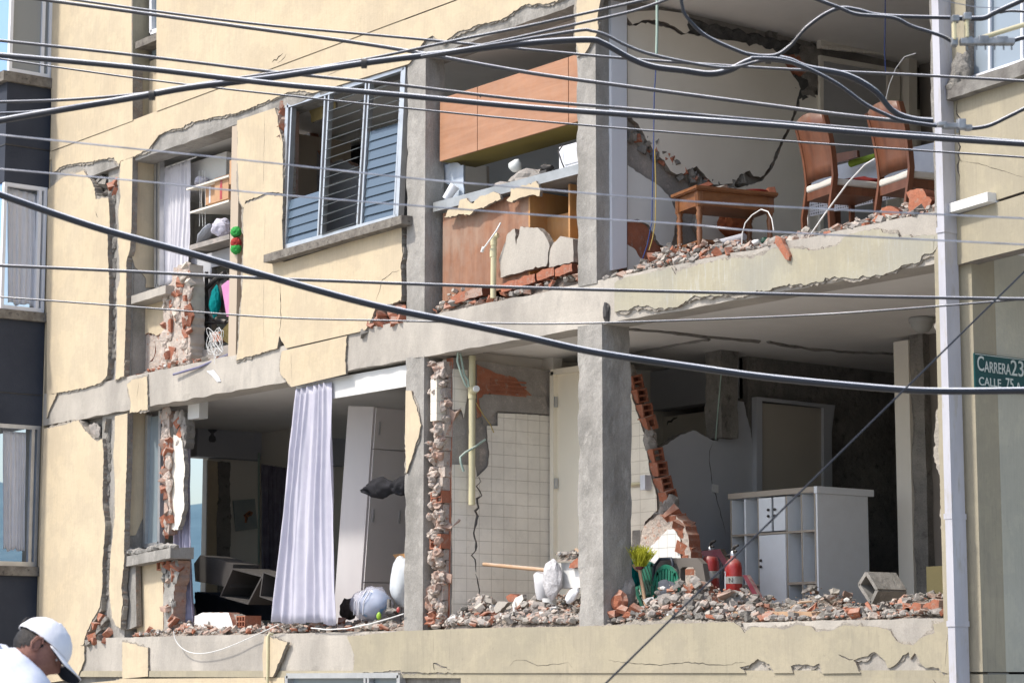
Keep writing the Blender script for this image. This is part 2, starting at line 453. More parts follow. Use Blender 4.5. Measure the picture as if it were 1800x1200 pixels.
def crackloop(pts, wd, n):
    L = []; Rr = []; pp = []
    for i in range(len(pts) - 1):
        k = max(2, int((pts[i + 1] - pts[i]).length / .035))
        for j in range(k): pp.append(pts[i].lerp(pts[i + 1], j / k))
    pp.append(pts[-1]); N = len(pp)
    for i, p in enumerate(pp):
        t = (pp[min(i + 1, N - 1)] - pp[max(i - 1, 0)]).normalized().cross(n)
        e = min(1, .25 + 3 * i / N, .25 + 3 * (N - 1 - i) / N)
        c = p + t * PR.gauss(0, wd * .6)
        h = wd * .5 * e * PR.uniform(.6, 1.4)
        L.append(c + t * h); Rr.append(c - t * h)
    return L + Rr[::-1]

# hollow brick: a block with holes running along its length
def hollow(mb, c, size, axis='Y', cols=2, rows=3, rot=None, mi=0, wall=.14, mih=1):
    """size=(across, height, length); holes open along +-axis"""
    a, h, l = size; mt = Matrix.Translation(Vector(c))
    if axis == 'X': mt = mt @ Matrix.Rotation(R(90), 4, 'Z')
    if rot: mt = mt @ rot
    tw = wall * min(a / cols, h / rows)
    for i in range(cols + 1):
        x = -a / 2 + (a - tw) * i / cols
        mb.box(x, x + tw, -l / 2, l / 2, -h / 2, h / 2, mi, mt)
    e = .0015
    for j in range(rows + 1):
        z = -h / 2 + (h - tw) * j / rows
        for i in range(cols):
            x0 = -a / 2 + (a - tw) * i / cols + tw; x1 = -a / 2 + (a - tw) * (i + 1) / cols
            mb.box(x0 - .0005, x1 + .0005, -l / 2 + e, l / 2 - e, z, z + tw, mi, mt)
    mb.box(-a / 2 + tw, a / 2 - tw, -l * .02, l * .02, -h / 2 + tw, h / 2 - tw, mih, mt)
    return mb
def curtain(name, top, bot, folds, amp, mat, label, cat='curtain', group=None, rows=26, cols=140, seed=0, flare=1.0, ret=False):
    """top, bot: (left, right) world points; pleated cloth hanging between them"""
    vs = []; t = (top[1] - top[0]).normalized(); nrm = Vector((t.y, -t.x, 0)).normalized()
    for r_ in range(rows + 1):
        v = r_ / rows; a = top[0].lerp(bot[0], v); b = top[1].lerp(bot[1], v)
        for c_ in range(cols + 1):
            u = c_ / cols
            ph = u * folds * 2 * math.pi + 4.2 * noise.noise(Vector((u * 2.6, seed, v * .9)))
            d = amp * (.55 + .45 * v * flare) * (math.sin(ph) + .35 * math.sin(ph * 2.3 + 1 + 2 * v) + .9 * noise.noise(Vector((u * 7, v * 2.2, seed))) + .35 * noise.noise(Vector((u * 16, v * 9, seed + 4))))
            vs.append(a.lerp(b, u) + nrm * d + t * (.25 * amp * math.cos(ph)) + Vector((0, 0, .03 * noise.noise(Vector((u * 6, seed, 0))) * v ** 4)))
    W = cols + 1
    fs = [(r_ * W + c_, r_ * W + c_ + 1, (r_ + 1) * W + c_ + 1, (r_ + 1) * W + c_) for r_ in range(rows) for c_ in range(cols)]
    o = MB().add(vs, fs, 0, True).build(name, mat, None, fixn=False)
    s_ = o.modifiers.new('thickness', 'SOLIDIFY'); s_.thickness = .003
    return tag(o, label, cat, group)

# ================================================================== SETTING
def struct(o): o['kind'] = 'structure'; return o
struct(MB().box(-120, 120, -120, 120, -.9, -.35).build('ground', asphalt))
struct(MB().box(-60, 60, -3.0, 5, -.36, -.21).build('pavement', pavem))
hv = []; NH = 60
for i in range(NH + 1):
    a = R(100 + 90 * i / NH)
    for j, (rr, hz) in enumerate(((900, -5), (1300, .45), (1700, 1), (2300, .9))):
        h = -5 if j == 0 else hz * (140 + 40 * noise.noise(Vector((i * .17, j * .8, 1))) + 14 * noise.noise(Vector((i * .9, j, 5))))
        hv.append(Vector((rr * math.cos(a), rr * math.sin(a), h)))
struct(MB().add(hv, [(i * 4 + j, i * 4 + j + 1, (i + 1) * 4 + j + 1, (i + 1) * 4 + j) for i in range(NH) for j in range(3)], 0, True).build('hills', hillm))

# ================================================================== THE DAMAGED BUILDING
B = thing('apartment_building', 'earthquake-damaged cream apartment block with its front walls torn open', 'building', (-2.8, 3, 0))
XL, XR = -9.33, 3.70
Z1, Z2, Z3 = 2.0, 4.6, 7.2       # floor tops; beams hang .32 below
def part(mb, name, mats, parent=B, fix=True): return mb.build(name, mats, parent, fixn=fix)

# --- structure: slabs, beams, columns
part(MB().box(XL, XR - .01, .26, 7.5, 1.82, 1.985), 'floor_slab', dust)
part(MB().box(XL, XR - .01, .26, 7.5, 4.34, 4.585), 'floor_slab', ceilm)
part(MB().box(XL, XR - .01, .26, 7.5, 6.93, 7.185), 'floor_slab', ceilm)
part(MB().box(XL, XR, .02, 7.5, 9.6, 9.8), 'roof', conc)
def rough_beam(x0, x1, z0, z1, y0, y1, mats, name='beam', nx=None):
    """concrete beam with an uneven cast face and chipped arrises"""
    nx = nx or int((x1 - x0) / .06); nz = max(4, int((z1 - z0) / .05)); vs = []
    prof = [(y0, z0 + (z1 - z0) * j / nz) for j in range(nz + 1)] + [(y1, z1)] + [(y1, z0)]
    for i in range(nx + 1):
        x = x0 + (x1 - x0) * i / nx
        for j, (y, z) in enumerate(prof):
            e = 1 if j in (0, nz) else .25
            d = .010 * noise.noise(Vector((x * 2.2, z * 4, 1))) + .02 * e * max(0, noise.noise(Vector((x * 6, z * 3, 7))))
            dz = .012 * e * noise.noise(Vector((x * 5, 9, z)))
            vs.append((x, y + (d if j <= nz else 0), z + (dz if j <= nz else 0)))
    W = len(prof)
    fs = [(i * W + j, i * W + (j + 1) % W, (i + 1) * W + (j + 1) % W, (i + 1) * W + j) for i in range(nx) for j in range(W)]
    fs += [tuple(range(W)), tuple(nx * W + j for j in range(W))]
    return part(MB().add(vs, fs), name, mats)
rough_beam(XL + .02, 3.40, 1.645, 1.99, .0, .26, conc_l)
rough_beam(XL + .02, 3.40, 4.275, 4.62, .0, .25, conc_l)
rough_beam(XL + .02, .12, 6.86, 7.235, .0, .25, conc)
rough_beam(.12, 3.40, 6.86, 7.235, .0, .25, conc)
def rough_col(x0, x1, y0, y1, z0, z1, mats, seed=0, amp=.012, name='column', tilt=0, parent=B):
    nz = int((z1 - z0) / .05); na = 5; vs = []
    ring = [(x0 + (x1 - x0) * i / na, y0) for i in range(na)] + [(x1, y0 + (y1 - y0) * i / na) for i in range(na)] + \
           [(x1 - (x1 - x0) * i / na, y1) for i in range(na)] + [(x0, y1 - (y1 - y0) * i / na) for i in range(na)]
    W = len(ring); cx, cy = (x0 + x1) / 2, (y0 + y1) / 2
    for k in range(nz + 1):
        z = z0 + (z1 - z0) * k / nz
        for i, (x, y) in enumerate(ring):
            c = 1.8 if i % na == 0 else 1
            d = amp * (noise.noise(Vector((x * 7 + seed, y * 7, z * 3))) + c * .8 * min(0, noise.noise(Vector((x * 9, y * 9 + seed, z * 8)))))
            r_ = Vector((x - cx, y - cy, 0)).normalized()
            vs.append((x + r_.x * d + tilt * (z - z0), y + r_.y * d, z))
    fs = [(k * W + i, k * W + (i + 1) % W, (k + 1) * W + (i + 1) % W, (k + 1) * W + i) for k in range(nz) for i in range(W)]
    fs += [tuple(range(W))[::-1], tuple(nz * W + i for i in range(W))]
    return part(MB().add(vs, fs), name, mats, parent)
# left column behind the plaster strips (seen in the reveals), two storeys + top
for z0, z1 in ((1.99, 4.27), (4.62, 6.86), (7.23, 9.6)):
    part(MB().box(-8.05, -7.475, .045, .30, z0 - .003, z1 + .003), 'column', conc)
    part(MB().box(XL + .02, -8.07, .10, .2, z0 - .003, z1 + .003), 'infill_wall', conc_d)
rough_col(-2.555, -2.29, -.004, .20, 1.985, 4.29, conc, 1)
rough_col(-2.555, -2.29, -.004, .20, 4.60, 6.88, conc, 2)
rough_col(-.262, .028, -.006, .285, 1.985, 4.29, conc, 3, .016)
rough_col(-.262, -.030, -.006, .20, 4.60, 7.2, conc, 4, .014)
# right pier
rough_col(3.385, 3.60, .0, .22, 1.99, 4.30, conc, 5)
rough_col(3.385, 3.60, .0, .22, 4.60, 7.2, conc, 6)
part(MB().box(XL, XL + .12, .21, 1.76, 0, 9.6), 'end_wall', wallp)
part(MB().box(XL, XL + .12, 2.0, 7.5, 0, 9.6), 'end_wall', wallp)
part(MB().box(XL, XL + .12, 1.75, 2.01, 0, 2.4).box(XL, XL + .12, 1.75, 2.01, 4.03, 9.6), 'end_wall', wallp)
part(MB().box(-3.2, XR, 7.5, 7.62, 0, 9.8).box(XL, -3.2, 7.5, 7.62, 0, 2.3).box(XL, -3.2, 7.5, 7.62, 4.1, 4.9).box(XL, -3.2, 7.5, 7.62, 6.6, 9.8), 'back_wall', wallg)  # unseen openings on the left, added to let skylight into the rooms
part(MB().box(XL - .4, -9.315, .004, .3, -.3, 9.6), 'corner_pier', cream)
part(MB().box(XL, XR - .02, .05, .25, -.3, 1.645), 'base_wall', conc)
part(MB().box(-2.3, 3.5, 5.2, 5.3, 1.99, 4.34).box(-2.3, 3.5, 5.2, 5.3, 4.59, 6.93), 'partition_wall', wallg)

SM = [cream, edge]; SD = [cream_d, edge]; SF = [cream_flake, edge]
UR = random.Random(31)
def skin_(pts, mats=SM, y=-.022, th=.03, cracks=(), amp=.006, name='plaster_panel', seg=.022):
    # ragged undercoat left sticking out beyond the broken edge of the top coat
    n_ = Vector((0, 1, 0)); o = [(FY(p[0], p[1], y + .010), len(p) > 2) for p in pts]; m_ = len(o)
    ar = sum(o[i][0].x * o[(i + 1) % m_][0].z - o[(i + 1) % m_][0].x * o[i][0].z for i in range(m_)); sg = 1 if ar > 0 else -1
    q = []
    for i in range(m_):
        a, b, c = o[i - 1], o[i], o[(i + 1) % m_]
        d_ = (c[0] - a[0]); nn = Vector((d_.z, 0, -d_.x)).normalized() * sg
        k = 0 if (a[1] or b[1]) else max(0, UR.gauss(.013, .012))
        q.append((b[0] + nn * k, b[1]))
    if not all(k for _, k in o):
        L = jag(q, .010, .018, UR, n_)
        at = sum((L[b_] - L[a_]).cross(L[c_] - L[a_]).length / 2 for a_, b_, c_ in tessellate_polygon([L]))
        ae = abs(sum(L[i].x * L[(i + 1) % len(L)].z - L[(i + 1) % len(L)].x * L[i].z for i in range(len(L)))) / 2
        if abs(at - ae) < .01 + .01 * ae: part(MB().poly(L, n_, max(.012, th - .014)), 'plaster_undercoat', [undercoat], B, False)
    return plate(name, pts, 'Y', y, th, mats, B, amp, seg, cracks)
# --- top storey render (above the joint at z 7.25) left of recess, then main
skin_([(90, -420, 1), (90, 265.5, 1), (233, 212.5, 1), (233, -460, 1)], th=.12)
skin_([(275, -480, 1), (275, 196, 1), (815, -5.5, 1), (815, -700, 1)], th=.12,
      cracks=[([(478, 108), (486, 104), (497, 92)], .016), ([(488, 112), (498, 106), (503, 95)], .008)])
skin_([(815, -700, 1), (815, -6, 1), (1100, -110, 1), (1660, -320, 1), (1660, -900, 1)], SD, th=.12)
# beam-band render F3
skin_([(90, 268, 1), (275, 198.3, 1), (815, -3.2, 1), (1000, -70, 1), (1000, -5), (963, 7), (923, 8), (910, 17), (890, 30), (867, 38), (840, 43),
       (823, 52), (803, 57), (790, 67), (783, 72), (770, 72), (760, 63), (747, 70), (740, 80), (730, 97), (717, 113, 1), (550, 164), (533, 160),
       (507, 162), (490, 170), (460, 182), (440, 190), (413, 200), (380, 205), (350, 212), (330, 218), (318, 226), (300, 228), (280, 237),
       (270, 250), (262, 262), (233, 276), (212, 283), (209, 290), (200, 277), (180, 280), (155, 285), (135, 287), (110, 292), (92, 305)],
      cracks=[([(560, 140), (600, 122), (640, 108)], .004)])
skin_([(1013, 10), (1020, -40, 1), (1064, -50), (1053, 13), (1050, 30), (1052, 50), (1043, 70), (1035, 83), (1027, 95), (1018, 95), (1013, 77), (1010, 57), (1013, 37)], y=-.03, th=.035)
part(MB().box(XL + .02, -2.6, -.012, .0, 7.20, 7.29), 'joint_backing', cream)
part(MB().box(XL + .02, 3.39, -.010, .0, 1.60, 1.66), 'joint_backing', cream_d)
# recess back walls & upper recess window
part(MB().box(-7.47, -6.95, .18, .28, 7.25, 7.95), 'recess_wall', cream)
plate('reveal', [(233, -460, 1), (233, 211, 1), (262, 205, 1), (262, -440, 1)], 'X', -7.462, .02, [cream_d, edge], B, 0)
def bar(mb, a, b, w_, d_, mi=0):
    """rectangular bar between two points, w_ along the facade or vertical, d_ in depth"""
    a = Vector(a); b = Vector(b); t = (b - a).normalized(); u = Vector((0, 1, 0)); s_ = t.cross(u).normalized()
    u = s_.cross(t).normalized()
    vs = [p + s_ * x * w_ / 2 + u * y * d_ / 2 for p in (a, b) for x, y in ((-1, -1), (1, -1), (1, 1), (-1, 1))]
    return mb.add(vs, [(0, 1, 2, 3), (4, 7, 6, 5), (0, 4, 5, 1), (1, 5, 6, 2), (2, 6, 7, 3), (3, 7, 4, 0)], mi)
def frame(pts, w_, d_, name, mat, parent, plane='Y', val=.2):
    mb = MB(); q = [P(plane, val, *p) for p in pts]
    if plane == 'Y':
        for i in range(len(q)): bar(mb, q[i], q[(i + 1) % len(q)], w_, d_)
    else:
        for i in range(len(q)):
            a, b = q[i], q[(i + 1) % len(q)]; mb.tube([a, b], w_ * .6, 4, 0, True, False)
    return part(mb, name, mat, parent)
W0 = part(MB().box(-7.40, -6.7, .17, .19, 7.99, 9.3), 'window', pane)
frame([(268, -200), (268, 58), (330, 36), (330, -220)], .05, .05, 'window_frame', whitep, W0, 'Y', .15)
def sill(name, a, b, y0, y1, h, mat, parent=B, seed=0):
    """ledge from a to b (front top edge pixels at y0) back to y1"""
    p, q = FY(a[0], a[1], y0), FY(b[0], b[1], y0); n = 24; vs = []
    for i in range(n + 1):
        c = p.lerp(q, i / n); r_ = .008 * noise.noise(Vector((c.x * 7, seed, 0)))
        vs += [(c.x, y0 + r_, c.z), (c.x, y0 + r_, c.z - h + r_), (c.x, y1, c.z - h), (c.x, y1, c.z + .012)]
    fs = [(i * 4 + j, i * 4 + (j + 1) % 4, (i + 1) * 4 + (j + 1) % 4, (i + 1) * 4 + j) for i in range(n) for j in range(4)] + [(0, 1, 2, 3), (n * 4, n * 4 + 3, n * 4 + 2, n * 4 + 1)]
    return part(MB().add(vs, fs), name, mat, parent)
sill('window_sill', (238, 74), (276, 58), -.01, .2, .075, sillm, seed=1)

# --- second visible storey, left
skin_([(84, 334), (110, 312), (147, 300), (153, 310), (162, 320), (167, 337), (168, 350), (190, 348), (192, 370), (193, 400), (189, 410), (190, 460),
       (192, 500), (191, 560), (190, 600), (190, 640), (188, 660), (178, 672), (160, 678), (130, 685), (82, 693, 1), (82, 500, 1)], th=.10,
      cracks=[([(168, 372), (171, 384)], .01)])
skin_([(212, 284, 1), (233, 277, 1), (231, 400), (228, 440), (222, 460), (222, 500), (221, 560), (219, 620), (218, 661), (203, 668), (204, 650), (205, 600), (206, 550),
       (205, 515), (211, 490), (210, 460), (207, 420), (209, 400), (208, 370), (212, 345), (210, 320)], th=.065)
plate('reveal', [(233, 277, 1), (230, 400, 1), (228, 440), (238, 470), (256, 488), (256, 505, 1), (274, 505, 1), (274, 262, 1)], 'X', -7.462, .014, [cream, edge], B, .004)
part(MB().box(-8.0, -7.47, .05, .06, 4.62, 6.86), 'mortar_joint', conc_d)
# brick and debris showing in the top of the vertical crack
mb = MB()
for k, (x, y_, c) in enumerate(((185, 322, 0), (205, 335, 1), (198, 328, 1), (190, 345, 0), (207, 322, 1), (178, 316, 0), (200, 345, 0))):
    mb.chunk(FY(x, y_, .06), (.07, .05, .05), PR, c)
for k in range(42):
    y_ = 350 + k * 7.4
    mb.lump(FY(199 + PR.uniform(-4, 4), y_, .05), (.05, .035, .07), k, 0, .5, 1)
part(mb, 'crack_debris', [conc_d, brick])
# upper main panels
skin_([(417, 212, 1), (483, 190), (488, 205), (490, 225), (497, 250), (497, 340), (470, 338), (452, 347), (432, 353), (427, 366), (421, 353), (419, 320), (417, 273), (418, 253)], th=.14,
      cracks=[([(465, 200), (463, 330)], .004)])
skin_([(429, 359), (452, 351), (470, 343), (497, 345), (496, 400, 1), (498, 461, 1), (705, 398), (706, 427), (708, 447), (704, 467), (706, 500), (705, 528), (690, 534), (660, 541),
       (655, 556), (645, 576), (640, 581, 1), (503, 612), (496, 600), (491, 590), (487, 612), (415, 633), (419, 610), (420, 590), (423, 550), (425, 520), (427, 480), (428, 430), (427, 380)], th=.14,
      cracks=[([(661, 528), (668, 505), (672, 492), (690, 480), (702, 474)], .007), ([(492, 500), (494, 560), (492, 588)], .010), ([(466, 365), (465, 445)], .003), ([(464, 480), (463, 600)], .003)])
part(MB().box(-5.36, -4.60, .13, .2, 4.62, 6.86).box(-4.6, -2.56, .13, .2, 4.62, 5.42), 'infill_wall', brick2)
skin_([(495, 617, 1), (610, 590), (607, 620), (608, 657, 1), (512, 680), (493, 657), (492, 640)], th=.02, cracks=[([(512, 615), (512, 670)], .003)])
skin_([(223, 675), (233, 667), (258, 661), (260, 720), (228, 725), (230, 707), (227, 693)], th=.02, cracks=[([(244, 672), (240, 700)], .004)])
skin_([(82, 693), (100, 692), (88, 717), (82, 735, 1)], th=.02)
mb = MB()     # broken hollow brick behind the torn corners
for x, y_ in ((655, 575), (675, 566), (695, 560), (710, 555), (670, 556), (690, 550), (708, 545), (650, 582)):
    mb.chunk(FY(x, y_, .03), (.10, .06, .035), PR, PR.choice((0, 0, 1)))
part(mb, 'broken_brickwork', [brick, conc_d, brick2]); mb = MB()
for y_ in range(188, 250, 9): mb.chunk(FY(498 + PR.uniform(-3, 3), y_, .03), (.05, .06, .045), PR, PR.choice((0, 2, 2)))
part(mb, 'broken_brickwork', [brick, conc_d, brick2])

# --- lower storey, left
skin_([(77, 753), (110, 747), (138, 738), (147, 753), (163, 770), (172, 775), (180, 772), (182, 793), (180, 880), (185, 923), (180, 987), (180, 1030), (175, 1067), (160, 1093),
       (150, 1117), (146, 1133), (66, 1150, 1), (72, 900, 1)], th=.10, cracks=[([(186, 735), (183, 760)], .004)])
skin_([(202, 731, 1), (224, 726, 1), (223, 800), (220, 883), (218, 960), (218, 987), (213, 1033), (216, 1053), (213, 1083), (212, 1103), (205, 1100), (197, 1085), (193, 1050),
       (192, 1033), (193, 1000), (195, 967), (199, 933), (202, 900), (202, 850), (199, 800), (202, 760)], th=.065)
plate('reveal', [(224, 726, 1), (219, 945), (238, 940), (245, 925), (256, 900, 1), (258, 718, 1)], 'X', -7.462, .014, [cream, edge], B, .004)
part(MB().box(-8.0, -7.47, .05, .06, 1.99, 4.27), 'mortar_joint', conc_d)
mb = MB()
for k in range(48):
    y_ = 745 + k * 6.4
    mb.lump(FY(190 + 3 * math.sin(k * .2) + PR.uniform(-3, 3), y_, .05), (.05, .035, .06), k + 60, 0, .5, 1)
part(mb, 'crack_debris', [conc_d, brick, plast]); mb = MB()
for x, y_, c in ((165, 1120, 1), (178, 1108, 0), (185, 1125, 1), (172, 1098, 1), (186, 1092, 0), (180, 1085, 1), (160, 1130, 0), (190, 1112, 1), (170, 1128, 1), (178, 1118, 0)):
    mb.chunk(FY(x, y_, .02), (.07, .05, .04), PR, c)
part(mb, 'crack_debris', [conc_d, brick, plast])
part(MB().lump(FY(165, 765, .05), (.14, .03, .14), 3, 0, .4, 3), 'loose_render', plast)
# --- parapet / beam-band render at the bottom
skin_([(117, 1136), (148, 1134), (148, 1160), (135, 1192, 1), (66, 1202, 1), (66, 1160, 1)], th=.02)
skin_([(215, 1127), (260, 1138), (260, 1188, 1), (215, 1192)], th=.03)
skin_([(465, 1116), (505, 1128), (492, 1160), (480, 1188), (463, 1190, 1), (461, 1150, 1)], y=-.05, th=.03)
skin_([(610, 1118), (690, 1110), (715, 1108, 1), (850, 1103, 1), (1020, 1100), (1180, 1095), (1290, 1093), (1300, 1100), (1308, 1112), (1320, 1102), (1340, 1102), (1378, 1106),
       (1400, 1097), (1422, 1099), (1437, 1110), (1463, 1107), (1483, 1098), (1530, 1100), (1560, 1106), (1572, 1120), (1587, 1131), (1605, 1133), (1627, 1117), (1643, 1111), (1640, 1096),
       (1668, 1093, 1), (1668, 1184), (1655, 1180), (1650, 1173), (1627, 1173), (1617, 1163), (1608, 1147), (1600, 1157), (1597, 1145), (1583, 1157), (1573, 1168), (1560, 1173),
       (1555, 1160), (1538, 1145), (1520, 1153), (1500, 1160), (1508, 1175), (1512, 1182, 1), (1445, 1183), (1440, 1165), (1430, 1170), (1420, 1167), (1400, 1167), (1390, 1170), (1394, 1182, 1),
       (1360, 1182), (1352, 1166), (1332, 1157), (1318, 1168), (1300, 1172), (1310, 1182, 1), (810, 1182), (705, 1180), (704, 1177), (620, 1183), (622, 1167), (623, 1150), (617, 1133)], SD, th=.024, amp=.005,
      cracks=[([(1070, 1160), (1110, 1165), (1160, 1168), (1210, 1163), (1260, 1168), (1312, 1164)], .006), ([(895, 1172), (903, 1160), (925, 1160), (945, 1170), (1000, 1164), (1010, 1180)], .004),
              ([(765, 1182), (762, 1165), (785, 1172), (790, 1178)], .012), ([(1474, 1150), (1485, 1157), (1500, 1158)], .008), ([(1676 - 8, 1100), (1664, 1140), (1662, 1170)], .004)])
skin_([(810, 1189, 1), (1668, 1190, 1), (1668, 1420, 1), (810, 1420, 1)], SD, th=.03, cracks=[([(880, 1192), (885, 1230)], .004), ([(1640, 1192), (1650, 1210), (1642, 1230)], .01)])
skin_([(66, 1208, 1), (203, 1195), (210, 1192, 1), (256, 1192, 1), (500, 1190, 1), (500, 1420, 1), (40, 1420, 1)], th=.03)
skin_([(505, 1250, 1), (810, 1250, 1), (810, 1420, 1), (505, 1420, 1)], th=.03)
Wb = part(MB().box(FY(508, 1190, .05).x, FY(705, 1190, .05).x, .02, .04, 1.0, 1.62), 'window', pane)
frame([(508, 1187), (508, 1300), (705, 1300), (705, 1186)], .045, .06, 'window_frame', alu, Wb, 'Y', -.01)
frame([(645, 1188), (645, 1300), (651, 1300), (651, 1188)], .03, .05, 'mullion', alu, Wb, 'Y', -.012)

# column C1 leftover paint
skin_([(713, 686), (723, 687), (733, 717), (740, 747), (735, 770), (728, 790), (722, 810), (714, 832), (712, 760, 1)], y=-.022, th=.02)
# right bay edge beam render (flaking) between storeys
skin_([(1080, 497), (1100, 487, 1), (1140, 480), (1180, 470), (1187, 483), (1200, 473), (1240, 463), (1290, 453), (1320, 455), (1345, 446), (1362, 437), (1378, 443), (1395, 436), (1430, 441), (1470, 432),
       (1487, 414), (1520, 405), (1548, 402), (1560, 410), (1575, 410), (1580, 417), (1645, 413), (1653, 404, 1), (1655, 420), (1645, 438), (1640, 444), (1620, 450), (1617, 460), (1590, 465), (1570, 477),
       (1500, 490), (1480, 487), (1450, 488), (1447, 495), (1400, 500), (1370, 503), (1350, 511), (1300, 516), (1260, 520), (1220, 519), (1190, 540), (1150, 543), (1140, 537), (1115, 538), (1100, 545), (1080, 549, 1)], SF, y=-.026, th=.03, amp=.008,
      cracks=[([(1643, 414), (1641, 440)], .004)])
# edge of the right pier: plaster, flaked
skin_([(1643, -40, 1), (1668, -40, 1), (1690, 1090, 1), (1672, 1085), (1666, 1030), (1672, 1000), (1668, 960), (1662, 940), (1655, 900), (1653, 860), (1655, 830), (1650, 800), (1650, 745), (1648, 720),
       (1655, 700), (1657, 670), (1652, 640), (1650, 600), (1652, 560), (1650, 520), (1652, 470), (1645, 440), (1653, 400), (1650, 330), (1648, 260), (1643, 230), (1645, 150, 1)], SD, y=-.024, th=.2)
# side strip between pipe and corner, lower storeys
part(MB().box(3.39, XR, -.02, .2, 1.65, 4.36), 'corner_wall', cream_d)
part(MB().box(3.39, XR, -.02, .2, 0, 1.635), 'corner_wall', cream_d)
side_m = stucco('side_wall_stucco', (.52, .50, .41), (.47, .455, .37), (.25, .24, .2), .4)
part(MB().box(3.60, XR + .001, .2, 7.6, 1.65, 4.36).box(3.60, XR + .001, .2, 7.6, 0, 1.635), 'side_wall', side_m)
part(MB().box(3.60, XR + .0, .2, 7.6, 4.36, 9.7), 'side_wall', side_m)

# --- overhanging corner block, turned ten degrees towards the street
A10 = R(10); BD = Vector((math.cos(A10), -math.sin(A10), 0)); BO = Vector((3.43, -.025, 0)); BN = Vector((-BD.y, BD.x, 0))   # BN points inwards
def FB(px, py, off=0.0):
    v = ray(px, py); n = BN; o = BO + BN * off
    return CAM + v * ((o - CAM).dot(n) / v.dot(n))
def bplate(name, pts, off, th, mats, amp=.0, cracks=(), parent=B):
    o = jag([(FB(p[0], p[1], off), len(p) > 2) for p in pts], amp, .03, PR, BN)
    hs = [crackloop([FB(*q, off) for q in l], w_, BN) for l, w_ in cracks]
    return part(MB().poly(o, BN, th, hs, 0, 1), name, mats, parent, False)
bplate('overhang_wall', [(1664, 176, 1), (1820, 128, 1), (2300, -30, 1), (2300, 320, 1), (1800, 336, 1), (1664, 380, 1)], 0, .12, SD, 0,
       [([(1682, 178), (1683, 200), (1689, 215), (1684, 240), (1686, 280), (1682, 332)], .014), ([(1686, 283), (1720, 288), (1760, 300), (1800, 312)], .003)])
bplate('overhang_wall', [(1664, 384, 1), (1800, 341, 1), (2300, 326, 1), (2300, 380, 1), (1800, 436, 1), (1706, 459, 1), (1668, 470, 1)], 0, .12, SD)
bplate('overhang_wall', [(1664, -900, 1), (1700, -910, 1), (1697, 160, 1), (1664, 172, 1)], 0, .12, SD)
q0 = BO + BN * .115; q1 = q0 + BD * 3.2
zs = 4.335
part(MB().add([(XR - .2, q0.y + .05, zs), (q0.x, q0.y, zs), (q1.x, q1.y, zs), (q1.x + .5, 5.0, zs), (XR - .2, 5.0, zs)] + [(XR - .2, q0.y + .05, zs + .1), (q0.x, q0.y, zs + .1), (q1.x, q1.y, zs + .1), (q1.x + .5, 5.0, zs + .1), (XR - .2, 5.0, zs + .1)],
              [(0, 1, 2, 3, 4), (9, 8, 7, 6, 5)] + [(i, (i + 1) % 5, (i + 1) % 5 + 5, i + 5) for i in range(5)]), 'overhang_soffit', whitep)
part(MB().add([(q1.x, q1.y, zs), (q1.x + .5, 5, zs), (q1.x + .5, 5, 9.6), (q1.x, q1.y, 9.6)], [(0, 1, 2, 3)]), 'overhang_side_wall', cream_d)
part(MB().add([(3.43, 0, 9.6), (q1.x, q1.y, 9.6), (q1.x + .5, 5, 9.6), (3.43, 5, 9.6)], [(0, 1, 2, 3)]), 'roof', conc)
Wr = bplate('window', [(1697, -900, 1), (2300, -1100, 1), (2300, -40, 1), (1697, 162, 1)], .07, .02, [glass('grey_window_glass', (.26, .31, .36), .12)] * 2)
bf = MB()
for a_, b_ in (((1740, -300), (1740, 135)), ((1697, 140), (2300, -60)), ((1797, -300), (1797, 118))):
    bf.tube([FB(*a_, .05), FB(*b_, .05)], .012, 4, 0, True, False)
part(bf, 'window_frame', whitep, Wr)
# sill of that window
pa, pb = FB(1657, 178, -.07), FB(2300, -30, -.07); vs = []
for i in range(31):
    c = pa.lerp(pb, i / 30); c.z += .006 * noise.noise(c * 9)
    for o_, z_ in ((0, .09), (0, 0), (.16, 0), (.16, .10)): vs.append(c + BN * (o_ + .006 * noise.noise(c * 7)) + Vector((0, 0, z_)))
part(MB().add(vs, [(i * 4 + j, i * 4 + (j + 1) % 4, i * 4 + 4 + (j + 1) % 4, i * 4 + 4 + j) for i in range(30) for j in range(4)] + [(0, 1, 2, 3)]), 'window_sill', M('grey_sill', (.25, .24, .22), (.14, .13, .12), 7, .95, .8, 25))
mb = MB(); mb.lump(FB(1690, 130, -.02), (.075, .05, .14), 5, 0, .4, 3); mb.lump(FB(1675, 152, -.03), (.07, .05, .05), 8, 0, .5, 2)
part(mb, 'chipped_mortar', [conc_d])
# little white ledge
a_, b_ = FB(1668, 374, -.07), FB(1736, 354, -.07)
part(MB().add([a_, b_, b_ + BN * .1, a_ + BN * .1] + [v + Vector((0, 0, .06)) for v in (a_, b_, b_ + BN * .1, a_ + BN * .1)],
              [(0, 1, 2, 3), (4, 5, 6, 7), (0, 1, 5, 4), (1, 2, 6, 5), (2, 3, 7, 6), (3, 0, 4, 7)]), 'ledge', MATS['dirty_white_pipe'] if 'dirty_white_pipe' in MATS else pvcw)
# --- downpipe: rectangular, in sections
dp = MB(); ZJ = (0.3, 1.95, 2.62, 4.45, 9.5)
for i in range(len(ZJ) - 1):
    g = .004 * (i % 2)
    dp.box(3.560 + g, 3.618 + g, -.175 - g, -.05, ZJ[i] + .004, ZJ[i + 1])
for z in ZJ[1:-1]: dp.box(3.555, 3.624, -.182, -.045, z - .02, z + .015)
part(dp, 'downpipe', M('dirty_white_pipe', (.50, .50, .54), (.42, .42, .46), 3, .5, .1, 20, (2, 2, .5), c3=(.40, .385, .37), spec=.4))

